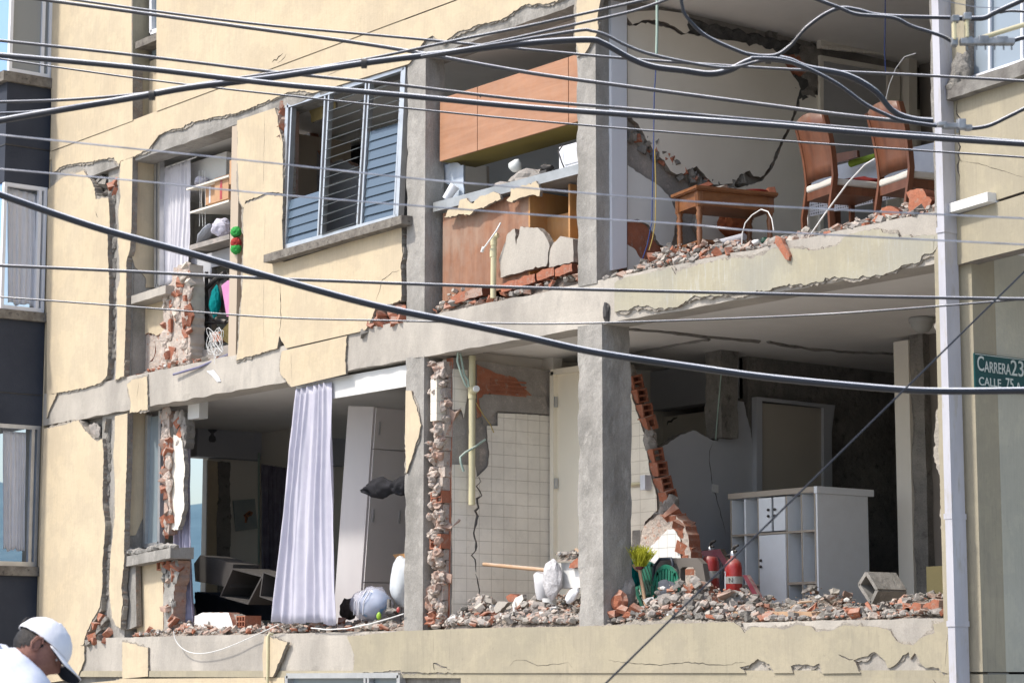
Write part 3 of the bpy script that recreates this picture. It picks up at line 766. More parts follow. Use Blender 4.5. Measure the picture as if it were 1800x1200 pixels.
# --- dark bay on the far left (projects .52 m, seen side-on)
BX = -9.335; YF = -.53
def baybox(z0, z1, name, mat, px=0, y0=YF): return part(MB().box(-12.5, BX + px, y0, -.001, z0, z1), name, mat)
baybox(6.89, 8.0, 'bay_apron', navy); baybox(7.30, 7.315, 'bay_joint', blackp, .006, YF - .006)
baybox(8.0, 8.11, 'bay_sill', sillm, .05, YF - .07)
baybox(4.27, 5.40, 'bay_apron', navy); baybox(4.60, 4.61, 'bay_joint', blackp, .006, YF - .006)
baybox(5.40, 5.50, 'bay_sill', sillm, .05, YF - .07)
baybox(1.4, 2.66, 'bay_apron', navy); baybox(2.66, 2.76, 'bay_sill', sillm, .05, YF - .07); baybox(9.9, 10, 'bay_sill', sillm)
frontm = glass('sky_reflection_glass', (.25, .42, .72), .12)  # opaque blue base colour paints in the reflected sky
for z0, z1, nm in ((8.11, 9.9, 0), (5.50, 6.89, 1), (2.76, 4.27, 2)):
    wv = part(MB().box(-12.4, BX - .03, YF + .015, YF + .03, z0, z1), 'bay_window', frontm)
    mb = MB()
    for y_ in (YF + .03, -.12, -.035) if nm == 0 else (YF + .02, -.10, -.035):
        mb.box(BX - .045, BX + .005, y_ - .018, y_ + .018, z0, z1)
    mb.box(BX - .045, BX + .004, YF + .04, -.03, z0, z0 + .05).box(BX - .045, BX + .004, YF + .04, -.03, z1 - .04, z1)
    part(mb, 'window_frame', whitep if nm < 2 else alu, wv)
    part(MB().box(BX - .028, BX - .022, YF + .04, -.05, z0 + .05, z1 - .04), 'window_pane', glass('bay_pane_%s' % 'abc'[nm], (.5, .55, .58), .05, .05) if nm else glass('bay_pane_grey', (.24, .26, .27), .15), wv)
part(MB().box(-12.5, -10.2, -.4, -.35, 1.4, 9.9), 'bay_inner_wall', wallg)
# --- louvre window of the upper storey
LW = part(MB().box(-4.50, -2.62, .06, .12, 5.455, 5.475), 'louvre_window', alu)
fr = [(509, 186), (499, 437), (702, 382), (715, 119)]
frame(fr, .05, .06, 'window_frame', alu, LW, 'Y', .03)
mb = MB()
for a_, b_ in (((575, 166), (562, 420)), ((582, 164), (568, 418)), ((647, 144), (631, 400)), ((653, 143), (638, 398)), ((516, 190), (505, 432)), ((710, 125), (696, 385))):
    bar(mb, FY(*a_, .03), FY(*b_, .03), .022, .05)
part(mb, 'mullion', alu, LW)
def louvres(xa, xb, n, tilt_fn, mat_fn, skip=()):
    """xa, xb: ((topx, topy),(botx, boty)) side rails of the bay"""
    for i in range(n):
        if i in skip: continue
        u = (i + .5) / n
        l = Vector((*xa[0], 0)).lerp(Vector((*xa[1], 0)), u); r_ = Vector((*xb[0], 0)).lerp(Vector((*xb[1], 0)), u)
        a = FY(l.x, l.y, .03); b = FY(r_.x, r_.y, .03)
        H = abs(FY(*xa[0], .03).z - FY(*xa[1], .03).z) / n * 1.12
        t = tilt_fn(i) + PR.gauss(0, .04); up = Vector((0, math.sin(t), math.cos(t))) * H / 2; nn = Vector((0, math.cos(t), -math.sin(t))) * .003
        c = Vector((0, 0, PR.gauss(0, .003)))
        vs = [a - up - nn, b - up - nn + c, b + up - nn + c, a + up - nn, a - up + nn, b - up + nn + c, b + up + nn + c, a + up + nn]
        part(MB().add(vs, [(0, 1, 2, 3), (4, 7, 6, 5), (0, 4, 5, 1), (1, 5, 6, 2), (2, 6, 7, 3), (3, 7, 4, 0)]), 'louvre_blade', mat_fn(i), LW)
louvres(((585, 170), (570, 418)), ((643, 150), (629, 398)), 15, lambda i: 1.15, lambda i: louvo)
louvres(((656, 150), (640, 396)), ((707, 134), (694, 382)), 15, lambda i: 1.2 if i < 5 else .14, lambda i: louvo if i < 5 else louv)
louvres(((516, 195), (505, 432)), ((572, 172), (560, 416)), 15, lambda i: .16, lambda i: louv, skip=range(0, 10))
sill('window_sill', (463, 448), (705, 378), -.12, .12, .075, sillm, seed=4)
# things seen through the louvres: interior wall with a hole and yellow paint
plate('interior_wall', [(505, 150, 1), (505, 440, 1), (640, 400, 1), (640, 300), (600, 280), (575, 290), (560, 270), (540, 225), (520, 220)], 'Y', .9, .1, [wallg, brick], B)
plate('interior_wall', [(515, 150, 1), (590, 120, 1), (590, 190), (572, 205), (556, 212), (548, 216), (545, 200), (540, 190), (530, 190), (520, 182)], 'Y', .35, .02, [creamwarm, edge], B, .01)
plate('interior_wall', [(660, 150, 1), (660, 420, 1), (760, 390, 1), (760, 120, 1)], 'Y', 1.9, .1, [wallg, brick], B)

# --- left window opening, upper storey
def winframe(a0, a1, b0, b1, y_, mat, name='window_frame'):
    mb = MB()
    for p, q in ((a0, a1), (b0, b1)): bar(mb, FY(*p, y_), FY(*q, y_), .045, .06)
    bar(mb, FY(*a1, y_), FY(*b1, y_), .04, .06)
    return part(mb, name, mat)
winframe((277, 284), (277, 505), (283, 282), (283, 503), .28, alu)
part(MB().box(-7.36, -6.35, .46, .95, 6.52, 6.83), 'roller_box', wallw)
plate('infill_wall', [(249, 528, 1), (290, 515, 1), (290, 585), (275, 590), (262, 585), (249, 590, 1)], 'Y', .20, .12, [cream, brick], B)
plate('infill_wall', [(249, 592), (262, 586), (275, 590), (292, 588), (292, 645), (249, 655, 1)], 'Y', .215, .12, [mortar, brick], B, .01, cracks=[([(272, 600), (273, 625), (262, 640)], .02)])
sill('window_sill', (231, 520), (291, 501), .02, .30, .085, conc_l, seed=6)
part(MB().box(-5.5, -5.36, .01, 1.3, 4.6, 6.86), 'cabinet_wall', M('beige_cabinet_side', (.50, .42, .33), (.46, .38, .29), 1, .6, .05))
def brickpier(name, pts, plane, val, th, seed, nl, parent=B, mats=None):
    """irregular mortared remnant with exposed hollow bricks on its faces"""
    rng = random.Random(seed); mb = MB(); o = [P(plane, val, *p) for p in pts]
    n = {'Y': Vector((0, 1, 0)), 'X': Vector((-1, 0, 0))}[plane]
    mb.poly(jag([(p, False) for p in o], .012, .03, rng, n), n, th, (), 0, 2)
    xs = [p[0] for p in pts]; ys = [p[1] for p in pts]
    k = 0
    while k < nl:
        x, y_ = rng.uniform(min(xs), max(xs)), rng.uniform(min(ys), max(ys))
        c = 0
        for i in range(len(pts)):
            (xa, ya), (xb, yb) = pts[i][:2], pts[(i + 1) % len(pts)][:2]
            if (ya > y_) != (yb > y_) and x < (xb - xa) * (y_ - ya) / (yb - ya) + xa: c ^= 1
        if not c: continue
        k += 1; mi = rng.choice((0, 0, 0, 1, 2))
        s = (rng.uniform(.03, .075), .028, rng.uniform(.03, .08)) if plane == 'Y' else (.028, rng.uniform(.03, .075), rng.uniform(.03, .08))
        if mi == 0: mb.lump(P(plane, val, x, y_), s, k + seed, 0, .5, 2)
        else: mb.chunk(P(plane, val, x, y_), s, rng, mi)
    return part(mb, name, mats or [mortar, brick, brick2], parent)
brickpier('broken_brick_pier', [(305, 470), (333, 464), (335, 520), (334, 640), (318, 645), (285, 650), (288, 600), (287, 545), (291, 505), (302, 495)], 'Y', .12, .16, 5, 60, mats=[mortar, brick, M('pale_mortar', (.60, .54, .46), (.50, .44, .38), 9, .95, 1, 30)])
# grey partition inside this opening, with a missing corner
plate('interior_wall', [(335, 462, 1), (356, 468), (357, 492), (345, 496), (337, 500), (336, 607, 1), (372, 600, 1), (372, 470, 1), (420, 460, 1), (420, 430, 1), (335, 455, 1)], 'Y', .42, .06, [wallg, conc_d], B, .003)
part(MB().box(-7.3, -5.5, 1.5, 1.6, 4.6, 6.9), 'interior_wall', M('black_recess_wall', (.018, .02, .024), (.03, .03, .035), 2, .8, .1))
mb = MB(); 
part(MB().box(-6.55, -5.5, .26, .9, 4.6, 4.80), 'broken_wall_base', plast)

# --- left window opening, lower storey
winframe((262, 730), (257, 960), (285, 722), (283, 955), .24, alu)
part(MB().box(FY(264, 800, .25).x, FY(284, 800, .25).x, .245, .252, 2.78, 4.22), 'window_pane', pane)
sill('window_sill', (219, 978), (300, 962), .0, .26, .10, conc, seed=9)
mb = MB()
for k in range(16): mb.lump(FY(222 + k * 5.6, 972 - k * .8 + PR.uniform(-4, 3), .05), (.05, .06, .035), k + 20, 0, .6, 1)
part(mb, 'chipped_mortar', [conc])
plate('infill_wall', [(238, 985, 1), (287, 975, 1), (287, 1125, 1), (241, 1122, 1), (240, 1050)], 'Y', .14, .12, [cream, brick], B, .003)
plate('infill_wall', [(213, 990, 1), (238, 985, 1), (240, 1100), (218, 1108, 1)], 'Y', .06, .06, [conc, edge], B, .003)
brickpier('broken_brick_pier', [(288, 968), (305, 966), (313, 985), (312, 1015), (305, 1040), (305, 1100), (300, 1112), (288, 1110)], 'Y', .13, .14, 8, 22, mats=[conc, brick, brick2])
mb = MB()
for z in (2.72, 2.85): hollow(mb, (-6.90, .17, z - .02), (.13, .11, .12), 'Y', 1, 1, mi=0)
part(mb, 'hollow_bricks', [brick, brick_d])
plate('broken_wall_piece', [(297, 766), (302, 758), (308, 765), (318, 769), (322, 790), (325, 820), (322, 862), (324, 885), (318, 915), (313, 930), (300, 932), (297, 905), (297, 830)], 'Y', .20, .05, [wallp, plast], B, .008)
brickpier('broken_brick_edge', [(286, 724), (297, 722), (299, 780), (298, 850), (299, 905), (296, 938), (290, 940), (288, 850), (287, 780)], 'Y', .17, .1, 13, 36, mats=[mortar, brick, brick2])
brickpier('broken_brick_edge', [(296, 730), (322, 722), (328, 760), (324, 788), (308, 770), (297, 768)], 'Y', .22, .1, 14, 16, mats=[plast, brick, conc_d])
part(MB().box(FY(330, 730, .25).x, FY(350, 730, .25).x, .25, .35, 4.13, 4.30), 'fascia_block', wallw)
part(MB().box(-7.45, -2.6, .29, .33, 4.30, 4.33), 'curtain_track', wallw)
# left room interior
part(MB().box(-9.1, -8.2, 2.6, 2.72, 1.99, 4.34), 'interior_wall', wallp)
part(MB().box(-9.21, -9.05, 1.76, 4.9, 4.03, 4.34), 'interior_beam', wallg)
plate('window_reveal', [(365, 808, 1), (383, 811), (385, 860), (381, 920), (383, 1060, 1), (362, 1060, 1)], 'X', -9.19, .02, [cream, edge], B)
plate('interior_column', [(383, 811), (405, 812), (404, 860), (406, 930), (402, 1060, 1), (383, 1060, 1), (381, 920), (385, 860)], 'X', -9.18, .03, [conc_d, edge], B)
part(MB().box(-6.4, -6.3, 2.4, 7.4, 2.0, 4.3), 'interior_wall', wallp)

part(MB().box(-2.25, -2.2, .25, 5.2, 2.0, 4.34), 'interior_wall', wallp)

# --- white fascia box over the big curtain
a_, b_ = FY(521, 683, .06), FY(716, 641, .06)
part(MB().box(a_.x, -2.57, .06, .085, 4.06, 4.245).box(a_.x, -2.57, .085, .25, 4.225, 4.245), 'pelmet', wallw)

# --- middle bay, lower: tiled side wall facing right
XT = -2.05
plate('side_wall', [(797, 628, 1), (970, 652, 1), (972, 1100, 1), (790, 1110, 1)], 'X', XT - .02, .1, [plast, brick], B, 0)
def tplate(name, pts, val, mats, amp=.004, cracks=(), th=.012, plane='X'): return plate(name, pts, plane, val, th, mats, B, amp, .03, cracks)
TM = [tileX, edge]
tplate('wall_tiling', [(796, 648, 1), (822, 650, 1), (823, 690), (820, 705), (815, 735), (811, 720, 1), (796, 720, 1)], XT, TM)
tplate('wall_tiling', [(875, 726, 1), (905, 727), (969, 731, 1), (971, 1095, 1), (795, 1100, 1), (795, 816, 1), (835, 816), (838, 838), (842, 835), (857, 820), (860, 800), (857, 775), (856, 748, 1), (875, 748, 1)], XT, TM, .003,
       [([(841, 838), (843, 870), (835, 905), (834, 960), (837, 1005)], .022), ([(837, 1008), (846, 1060)], .012)])
tplate('wall_brickwork', [(838, 640), (870, 655), (905, 663), (930, 690), (940, 700), (938, 700), (885, 692), (860, 690), (850, 730), (838, 735)], XT - .008, [brick, edge], .006)
tplate('wall_render', [(850, 693), (890, 693), (958, 697), (968, 728, 1), (905, 724, 1), (874, 722), (850, 745), (842, 700)], XT - .004, [plast, edge], .006)
mb = MB()
for k in range(4): mb.box(XT - .012, XT + .004, *( sorted((FX(862, 672, XT).y, FX(925, 680, XT).y))), FX(862, 668 + 8 * k, XT).z, FX(862, 668 + 8 * k, XT).z + .012)
part(mb, 'brick_ribs', [brick])
# brick edge of that wall (its broken end at the facade), cols of hollow bricks
mb = MB(); z = 2.02; k = 0
er = random.Random(3)
while z < 4.22:
    h = er.choice((.10, .12, .12, .075)); kind = er.choice('hhmmmb')
    x = -2.15 + er.gauss(0, .006); y_ = .0 + er.uniform(-.01, .05)
    if kind == 'h': hollow(mb, (x - .005, y_ + .15, z + h / 2), (.155, h, .3), 'Y', er.choice((1, 2)), er.choice((1, 2, 2)), rot=Matrix.Rotation(er.gauss(0, .05), 4, 'Y'), mi=1, wall=.22, mih=3)
    elif kind == 'b': mb.chunk((x, y_ + .12, z + h / 2), (.085, .12, h * .6), er, 2)
    for q in range(6): mb.lump((x + er.uniform(-.085, .05), y_ + er.uniform(0, .06), z + er.uniform(0, h)), (er.uniform(.02, .05), .04, er.uniform(.015, .05)), k * 6 + q, 0 if er.random() < .8 else 2, .7, 2, fr=2.4)
    mb.box(x - .075, x + .06, y_ + .05, .35, z - .004, z + h + .004, 0)
    z += h + .012; k += 1
mb.box(-2.2, -2.115, -.0, .1, 3.72, 4.07, 4)
mb.lump((-2.27, .10, 2.25), (.05, .08, .13), 4, 2, .7, 3, fr=2.4); mb.lump((-2.2, .08, 2.08), (.10, .08, .06), 7, 1, .9, 3, fr=2.6)
part(mb, 'broken_wall_end', [mortar, brick, brick2, brick_d, tileY])
# back wall with door: faces the street
YB = 1.18
plate('door', [(976, 658, 1), (1060, 650, 1), (1060, 1100, 1), (976, 1100, 1)], 'Y', YB + .01, .04, [doorm, doorm], B, 0)
mb = MB(); bar(mb, FY(975, 654, YB), FY(975, 1100, YB), .05, .07); bar(mb, FY(973, 655, YB), FY(1080, 640, YB), .05, .07)
part(mb, 'door_frame', doorm)
mb = MB()
for zz in (2.3, 3.2, 3.9): mb.box(-1.98, -1.965, YB - .03, YB, zz, zz + .09)
part(mb, 'door_hinge', alu)
# lit tiled wall right of the column, with its torn edge
part(MB().box(-3.4, -2.05, YB + .02, YB + .12, 2.0, 4.34), 'interior_wall', wallp)
plate('tiled_wall', [(1050, 640, 1), (1100, 640), (1104, 670), (1112, 703), (1123, 735), (1132, 761), (1130, 774), (1138, 800), (1141, 824), (1147, 848), (1154, 870), (1155, 897), (1134, 916), (1127, 933), (1125, 960), (1120, 973), (1112, 1100, 1), (1050, 1100, 1)],
      'Y', YB, .02, [tileY, edge], B, .004)
plate('tiled_wall', [(1050, 640, 1), (1100, 640), (1106, 670), (1115, 703), (1126, 735), (1136, 761), (1136, 774), (1144, 800), (1147, 824), (1153, 848), (1160, 870), (1168, 897), (1150, 925), (1140, 933), (1135, 960), (1130, 973), (1125, 1100, 1), (1050, 1100, 1)],
      'Y', YB + .02, .10, [edge, edge], B, .006)
mb = MB(); line = [(1112, 672), (1120, 696), (1129, 722), (1136, 744), (1148, 800), (1155, 824), (1163, 850), (1172, 874)]
for k, (x, y_) in enumerate(line):
    c = FY(x + 3, y_, YB + .07); hollow(mb, c, (.115, .115, .10), 'X', 1, 2 if k != 3 else 1, rot=Matrix.Rotation(-.28 + er.gauss(0, .06), 4, 'Y'), mi=0, wall=.26, mih=1)
for k, (x, y_) in enumerate([(1140, 765), (1143, 778), (1146, 788), (1176, 890), (1170, 897), (1160, 903), (1182, 884), (1142, 770), (1105, 660)]):
    mb.lump(FY(x, y_, YB + .06), (.05, .06, .07), k, 2, .5, 2)
part(mb, 'broken_wall_end', [brick, brick_d, plast])
# stump of the lower wall: mortar, white tiles, bricks
plate('wall_stump', [(1155, 905), (1178, 903), (1200, 915), (1210, 945), (1215, 985), (1235, 1030), (1245, 1090, 1), (1118, 1095, 1), (1124, 960), (1130, 925)], 'Y', YB - .14, .12, [mortar, brick], B, .008)
plate('wall_tiling', [(1173, 930), (1185, 929), (1196, 948), (1197, 990, 1), (1197, 1095, 1), (1120, 1095, 1), (1120, 985), (1128, 968), (1150, 955)], 'Y', YB - .155, .012, [tileW, edge], B, .003)
mb = MB()
for k, (x, y_) in enumerate([(1190, 915), (1200, 925), (1203, 945), (1208, 965), (1212, 985), (1180, 908), (1222, 1010), (1232, 1035), (1238, 1060)]):
    if k % 2: mb.chunk(FY(x, y_, YB - .1), (.07, .09, .05), er, 0)
    else: hollow(mb, FY(x, y_, YB - .08), (.12, .10, .11), 'X', 1, 1, rot=Matrix.Rotation(er.gauss(-.2, .15), 4, 'Y'), mi=0, wall=.3, mih=1)
part(mb, 'broken_wall_end', [brick, brick_d])
# --- right bay, lower: room behind
XG = -.9
plate('interior_wall', [(1130, 800), (1160, 788), (1190, 768), (1218, 756), (1225, 758), (1250, 772), (1262, 775), (1270, 742), (1283, 715), (1297, 704), (1308, 706), (1315, 740), (1325, 790), (1333, 850, 1), (1338, 1100, 1), (1120, 1100, 1)],
      'X', XG, .10, [wallg, conc_d], B, .006, cracks=[([(1252, 777), (1247, 800), (1250, 840), (1255, 860), (1262, 880), (1268, 905), (1276, 940)], .008)])
plate('interior_wall', [(1150, 735, 1), (1256, 721, 1), (1256, 850, 1), (1150, 850, 1)], 'Y', 2.6, .1, [wallp, conc_d], B, 0, cracks=[([(1172, 748), (1178, 735), (1190, 732)], .02)])
part(MB().box(-3.2, -1.0, 2.45, 2.62, 3.98, 4.33), 'interior_beam', wallg)
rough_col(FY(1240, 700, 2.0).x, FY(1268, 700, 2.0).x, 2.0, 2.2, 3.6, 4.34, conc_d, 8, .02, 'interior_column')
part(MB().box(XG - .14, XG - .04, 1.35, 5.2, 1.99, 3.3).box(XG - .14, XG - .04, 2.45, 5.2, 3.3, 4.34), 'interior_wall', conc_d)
plate('door', [(1338, 708, 1), (1448, 718, 1), (1448, 1100, 1), (1338, 1100, 1)], 'X', XG + .02, .04, [M('beige_door_paint', (.44, .40, .34), (.42, .38, .32), 1, .6, .05)] * 2, B, 0)
plate('door_frame', [(1330, 697, 1), (1468, 712, 1), (1462, 760), (1466, 1100, 1), (1448, 1100, 1), (1448, 716, 1), (1340, 704, 1), (1340, 1100, 1), (1330, 1100, 1)], 'X', XG + .05, .06, [wallg, wallg], B, 0)
plate('light_switch', [(1253, 850, 1), (1263, 852, 1), (1263, 866, 1), (1253, 864, 1)], 'X', XG + .012, .012, [wallw, wallw], B, 0)
part(MB().box(FY(1575, 800, 2.6).x, FY(1601, 800, 2.6).x, 2.6, 2.75, 1.99, 4.30), 'interior_pilaster', wallp)
rough_col(FY(1601, 800, 2.62).x, FY(1627, 800, 2.62).x, 2.62, 2.9, 1.99, 4.34, conc_d, 9, .02, 'interior_column')
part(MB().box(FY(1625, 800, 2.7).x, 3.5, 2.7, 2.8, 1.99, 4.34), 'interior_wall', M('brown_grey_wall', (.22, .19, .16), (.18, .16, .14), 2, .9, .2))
part(MB().box(FY(1628, 990, 2.2).x, FY(1700, 990, 2.2).x, 2.2, 2.3, 1.99, 2.45), 'low_wall', creamwarm)
part(MB().box(-.85, 3.5, 5.0, 5.1, 1.99, 4.34), 'interior_wall', M('void_shade_wall', (.01, .01, .012), None, 2, .9, .1))  # near-black wall colour paints in the darkness deep in the room
mb = MB()
for pts in ([(1103, 577), (1180, 583), (1257, 592), (1350, 600)], [(1103, 622), (1190, 605), (1257, 593)], [(1350, 600), (1420, 612), (1500, 618), (1600, 621)], [(880, 636), (950, 640), (1018, 646)], [(1103, 655), (1180, 660), (1255, 664)], [(1125, 693), (1190, 685), (1250, 676)]):
    q = []
    for i in range(len(pts) - 1):
        for j in range(6):
            a = Vector((*pts[i], 0)).lerp(Vector((*pts[i + 1], 0)), j / 6); q.append(FZ(a.x, a.y + PR.uniform(-.8, .8), 4.338))
    part(MB().tube(q, [.012 + .012 * PR.random() for _ in q], 5, 0, True, False), 'ceiling_crack', [conc_d])


# --- right bay, upper: long side wall facing right
XU = -.035
def rp(*a, **k): return plate(*a, **k)
plate('side_wall', [(1100, -40, 1), (1700, 80, 1), (1700, 700, 1), (1100, 560, 1)], 'X', XU - .06, .08, [plast, brick], B, 0, zmin=4.5)
plate('side_wall_paint', [(1103, 45), (1118, 46), (1127, 40), (1150, 44), (1178, 50), (1190, 58), (1198, 62), (1212, 60), (1240, 66), (1290, 72), (1320, 76), (1375, 86), (1378, 110), (1392, 130), (1408, 155), (1402, 172), (1400, 186),
       (1393, 205), (1382, 232), (1365, 265), (1352, 295), (1337, 312), (1325, 310), (1318, 300), (1300, 308), (1290, 322), (1255, 325), (1240, 310), (1225, 292), (1212, 297), (1205, 303), (1190, 307), (1178, 300), (1168, 282), (1157, 275), (1147, 262), (1130, 232), (1118, 215), (1110, 205), (1103, 205, 1)],
      'X', XU, .05, [wallp, edge], B, .006)
plate('side_wall_paint', [(1396, 207), (1405, 190), (1405, 175), (1420, 165), (1440, 168, 1), (1700, 205, 1), (1700, 700, 1), (1260, 560), (1235, 420), (1220, 395), (1240, 330), (1262, 330), (1300, 330), (1340, 318), (1358, 296), (1372, 262), (1388, 230)],
      'X', XU, .05, [wallp, edge], B, .005, zmin=4.5)
plate('side_wall_paint', [(1103, 290), (1125, 305), (1150, 320), (1165, 333), (1180, 350), (1190, 380), (1180, 440), (1160, 430), (1150, 410), (1140, 395), (1120, 385), (1103, 388, 1)], 'X', XU, .05, [wallw, edge], B, .006)
plate('side_wall_paint', [(1103, 430), (1115, 437), (1127, 455), (1132, 470), (1103, 475, 1)], 'X', XU, .05, [wallw, edge], B, .004)
plate('side_wall_brickwork', [(1103, 388), (1120, 384), (1140, 394), (1150, 412), (1165, 440), (1165, 470, 1), (1103, 470, 1)], 'X', XU - .03, .03, [brick, brick_d], B, .008)
plate('wall_end_strip', [(1074, -40, 1), (1102, -40, 1), (1102, 470, 1), (1076, 475, 1)], 'X', XU + .03, .06, [M('bluish_white_paint', (.66, .68, .72), (.62, .64, .69), 1, .7, .05)] * 2, B, 0)
plate('side_wall_paint', [(1100, 22, 1), (1160, 18, 1), (1210, 25, 1), (1214, 52), (1205, 60), (1190, 50), (1170, 40), (1150, 35), (1130, 36), (1112, 44), (1103, 32)], 'X', XU + .003, .04, [wallp, edge], B, .005)
mb = MB()      # torn wall core: bricks and lumps in the gaps
for k in range(46):
    u = k / 45; c = Vector((1108, 235, 0)).lerp(Vector((1235, 325, 0)), min(1, u * 1.25)) if u < .8 else Vector((1235, 325, 0)).lerp(Vector((1300, 322, 0)), (u - .8) * 5)
    mb.chunk(FX(c.x + er.uniform(-6, 6), c.y + er.uniform(-8, 12), XU - .04), (.03, .055, .04), er, er.choice((0, 0, 0, 1)))
part(mb, 'broken_wall_core', [conc_d, brick]); mb = MB()
for x, y_, m_ in ((1390, 95, 1), (1400, 110, 1), (1385, 112, 1), (1415, 100, 0), (1420, 130, 0), (1408, 120, 1), (1410, 150, 2), (1405, 170, 2), (1425, 145, 0), (1418, 160, 0), (1395, 90, 0), (1432, 120, 0), (1428, 95, 0)):
    mb.lump(FX(x, y_, XU - .03), (.035, .12, .09), int(x), m_, .5, 2)
for k in range(70): mb.lump(FX(1215 + k * 2.6 + er.uniform(-3, 3), 44 + k * .62 + er.uniform(-4, 8), XU - .02), (.05, .09, .045), k, 2, .6, 1)
part(mb, 'broken_wall_core', [conc_d, brick, M('black_grime', (.05, .05, .05), (.10, .10, .095), 12, .95, .8, 30)])
# cornice, door, pilaster on the deep part of that wall
plate('cornice', [(1443, 64, 1), (1642, 91, 1), (1642, 104, 1), (1443, 84, 1)], 'X', XU + .05, .05, [wallp, wallp], B, 0)
mb = MB()
for k in range(34):
    mb.lump(FX(1448 + k * 5.8, 83 + k * .62, XU + .055), (.01, .03, .02), k, 0, .3, 1)
part(mb, 'cornice_beading', [wallp])
plate('door_frame', [(1442, 97, 1), (1582, 122, 1), (1582, 560, 1), (1560, 560, 1), (1560, 125, 1), (1448, 107, 1), (1448, 560, 1), (1442, 560, 1)], 'X', XU + .03, .03, [wallp, wallp], B, 0, zmin=4.5)
plate('door', [(1448, 107, 1), (1578, 124, 1), (1578, 560, 1), (1448, 560, 1)], 'X', XU + .012, .01, [M('dim_door_paint', (.42, .42, .42), (.38, .38, .39), 1, .6, .05)] * 2, B, 0, zmin=4.5)
plate('interior_pilaster', [(1598, 80, 1), (1612, 78, 1), (1612, 560, 1), (1598, 560, 1)], 'X', XU + .1, .12, [wallp, wallp], B, 0, zmin=4.5)
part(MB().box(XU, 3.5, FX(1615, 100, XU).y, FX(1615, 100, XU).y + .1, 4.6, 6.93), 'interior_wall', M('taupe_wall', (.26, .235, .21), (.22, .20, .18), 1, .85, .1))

# --- kitchen bay, upper middle
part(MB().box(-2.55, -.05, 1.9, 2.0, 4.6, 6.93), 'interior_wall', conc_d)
part(MB().box(-2.27, -.26, .30, .36, 4.62, 5.3), 'back_panel', oaky)
# ================================================================== RUBBLE
RM = [conc_l, plast, brick, brick2, mortar, wallw, conc_d]
def pile(name, label, x0, x1, y0, y1, zb, hf, n, seed, wts=(2, 6, 1.6, 2, 3, .25, 2), smin=.007, smax=.050):
    """loose broken brick and plaster nobody could count; hf(x, y) is its height"""
    rng = random.Random(seed); mb = MB(); nx = max(4, int((x1 - x0) / .06)); ny = max(3, int((y1 - y0) / .08))
    vs = [(x0 + (x1 - x0) * i / nx, y0 + (y1 - y0) * max(0, j - 1) / ny, zb - .012) if j == 0 else (x0 + (x1 - x0) * i / nx, y0 + (y1 - y0) * j / ny, zb + max(.002, hf(x0 + (x1 - x0) * i / nx, y0 + (y1 - y0) * j / ny) * (.62 + .3 * noise.noise(Vector((i * .6, j * .6, seed)))))) for i in range(nx + 1) for j in range(ny + 1)]
    mb.add(vs, [(i * (ny + 1) + j, i * (ny + 1) + j + 1, (i + 1) * (ny + 1) + j + 1, (i + 1) * (ny + 1) + j) for i in range(nx) for j in range(ny)], 7)
    for k in range(n):
        x, y_ = rng.uniform(x0, x1), y0 + (y1 - y0) * rng.random() ** 1.5; h = hf(x, y_)
        s = smin + (smax - smin) * rng.random() ** 4
        mi = rng.choices(range(7), wts)[0]
        z = zb + h * rng.uniform(.55, 1.0) + s * .2
        if mi in (2, 3) and rng.random() < .6: mb.chunk((x, y_, z), (s * rng.uniform(1, 1.7), s, s * .32), rng, mi)
        elif rng.random() < .5: mb.chunk((x, y_, z), (s, s * rng.uniform(.6, 1), s * rng.uniform(.3, .7)), rng, mi)
        else: mb.lump((x, y_, z), (s, s * .8, s * .6), k, mi, .55, 1)
    o = mb.build(name, RM + [dust], None, fixn=False)
    tag(o, label, 'rubble'); o['kind'] = 'stuff'; return o
def hump(pts, y0, w_):
    """height profile from (x, h) pairs along the ledge, falling off with depth"""
    def f(x, y_):
        h = pts[-1][1]
        for (a, ha), (b, hb) in zip(pts, pts[1:]):
            if a <= x <= b: h = ha + (hb - ha) * (x - a) / (b - a); break
            if x < a: h = ha; break
        t = (y_ - y0) / w_
        return max(.004, h * (min(1, .35 + 2.6 * t)) * max(.12, 1 + 1.1 * noise.noise(Vector((x * 2.3, y_ * 2.5, 2)))))
    return f
def xs(px, py, Y=.2): return FY(px, py, Y).x
pile('rubble', 'long bed of brick and plaster rubble on the ledge of the upper right room', .05, 3.42, .02, 1.6, 4.6, hump([(.05, .07), (.5, .15), (1.1, .14), (1.5, .08), (2.4, .08), (3.0, .14), (3.42, .20)], .02, .8), 4200, 1, (2, 5, 3, 3, 3, .3, 2))
pile('rubble', 'crumbled brick and mortar along the kitchen ledge of the upper floor', -2.25, -.27, .03, .30, 4.6, hump([(-2.25, .14), (-1.7, .12), (-1.3, .13), (-.8, .20), (-.27, .20)], .02, .25), 420, 2, (3, 4, 6, 4, 3, .2, 2))
pile('rubble', 'fine red and grey debris on the ledge under the torn window of the upper floor', -7.4, -5.45, .03, .35, 4.6, hump([(-7.4, .06), (-6.7, .10), (-6.2, .05), (-5.45, .08)], .02, .25), 240, 3, (3, 3, 5, 4, 4, .2, 1), .01, .04)
pile('rubble', 'pale rubble scattered across the open lower left room by the curtain', -7.3, -2.58, .03, 1.5, 1.99, hump([(-7.3, .07), (-6.5, .10), (-5.6, .09), (-4.6, .07), (-3.4, .08), (-2.58, .10)], .02, .8), 3000, 4, (3, 4, 2, 3, 3, .4, 1), .006, .045)
pile('rubble', 'heaped grey rubble below the tiled wall, left of the central column', -2.05, -.28, .02, 1.15, 1.99, hump([(-2.05, .10), (-1.6, .20), (-1.2, .24), (-.8, .15), (-.28, .16)], .02, .7), 3600, 5, (3, 6, 1, 1.5, 4, .5, 1))
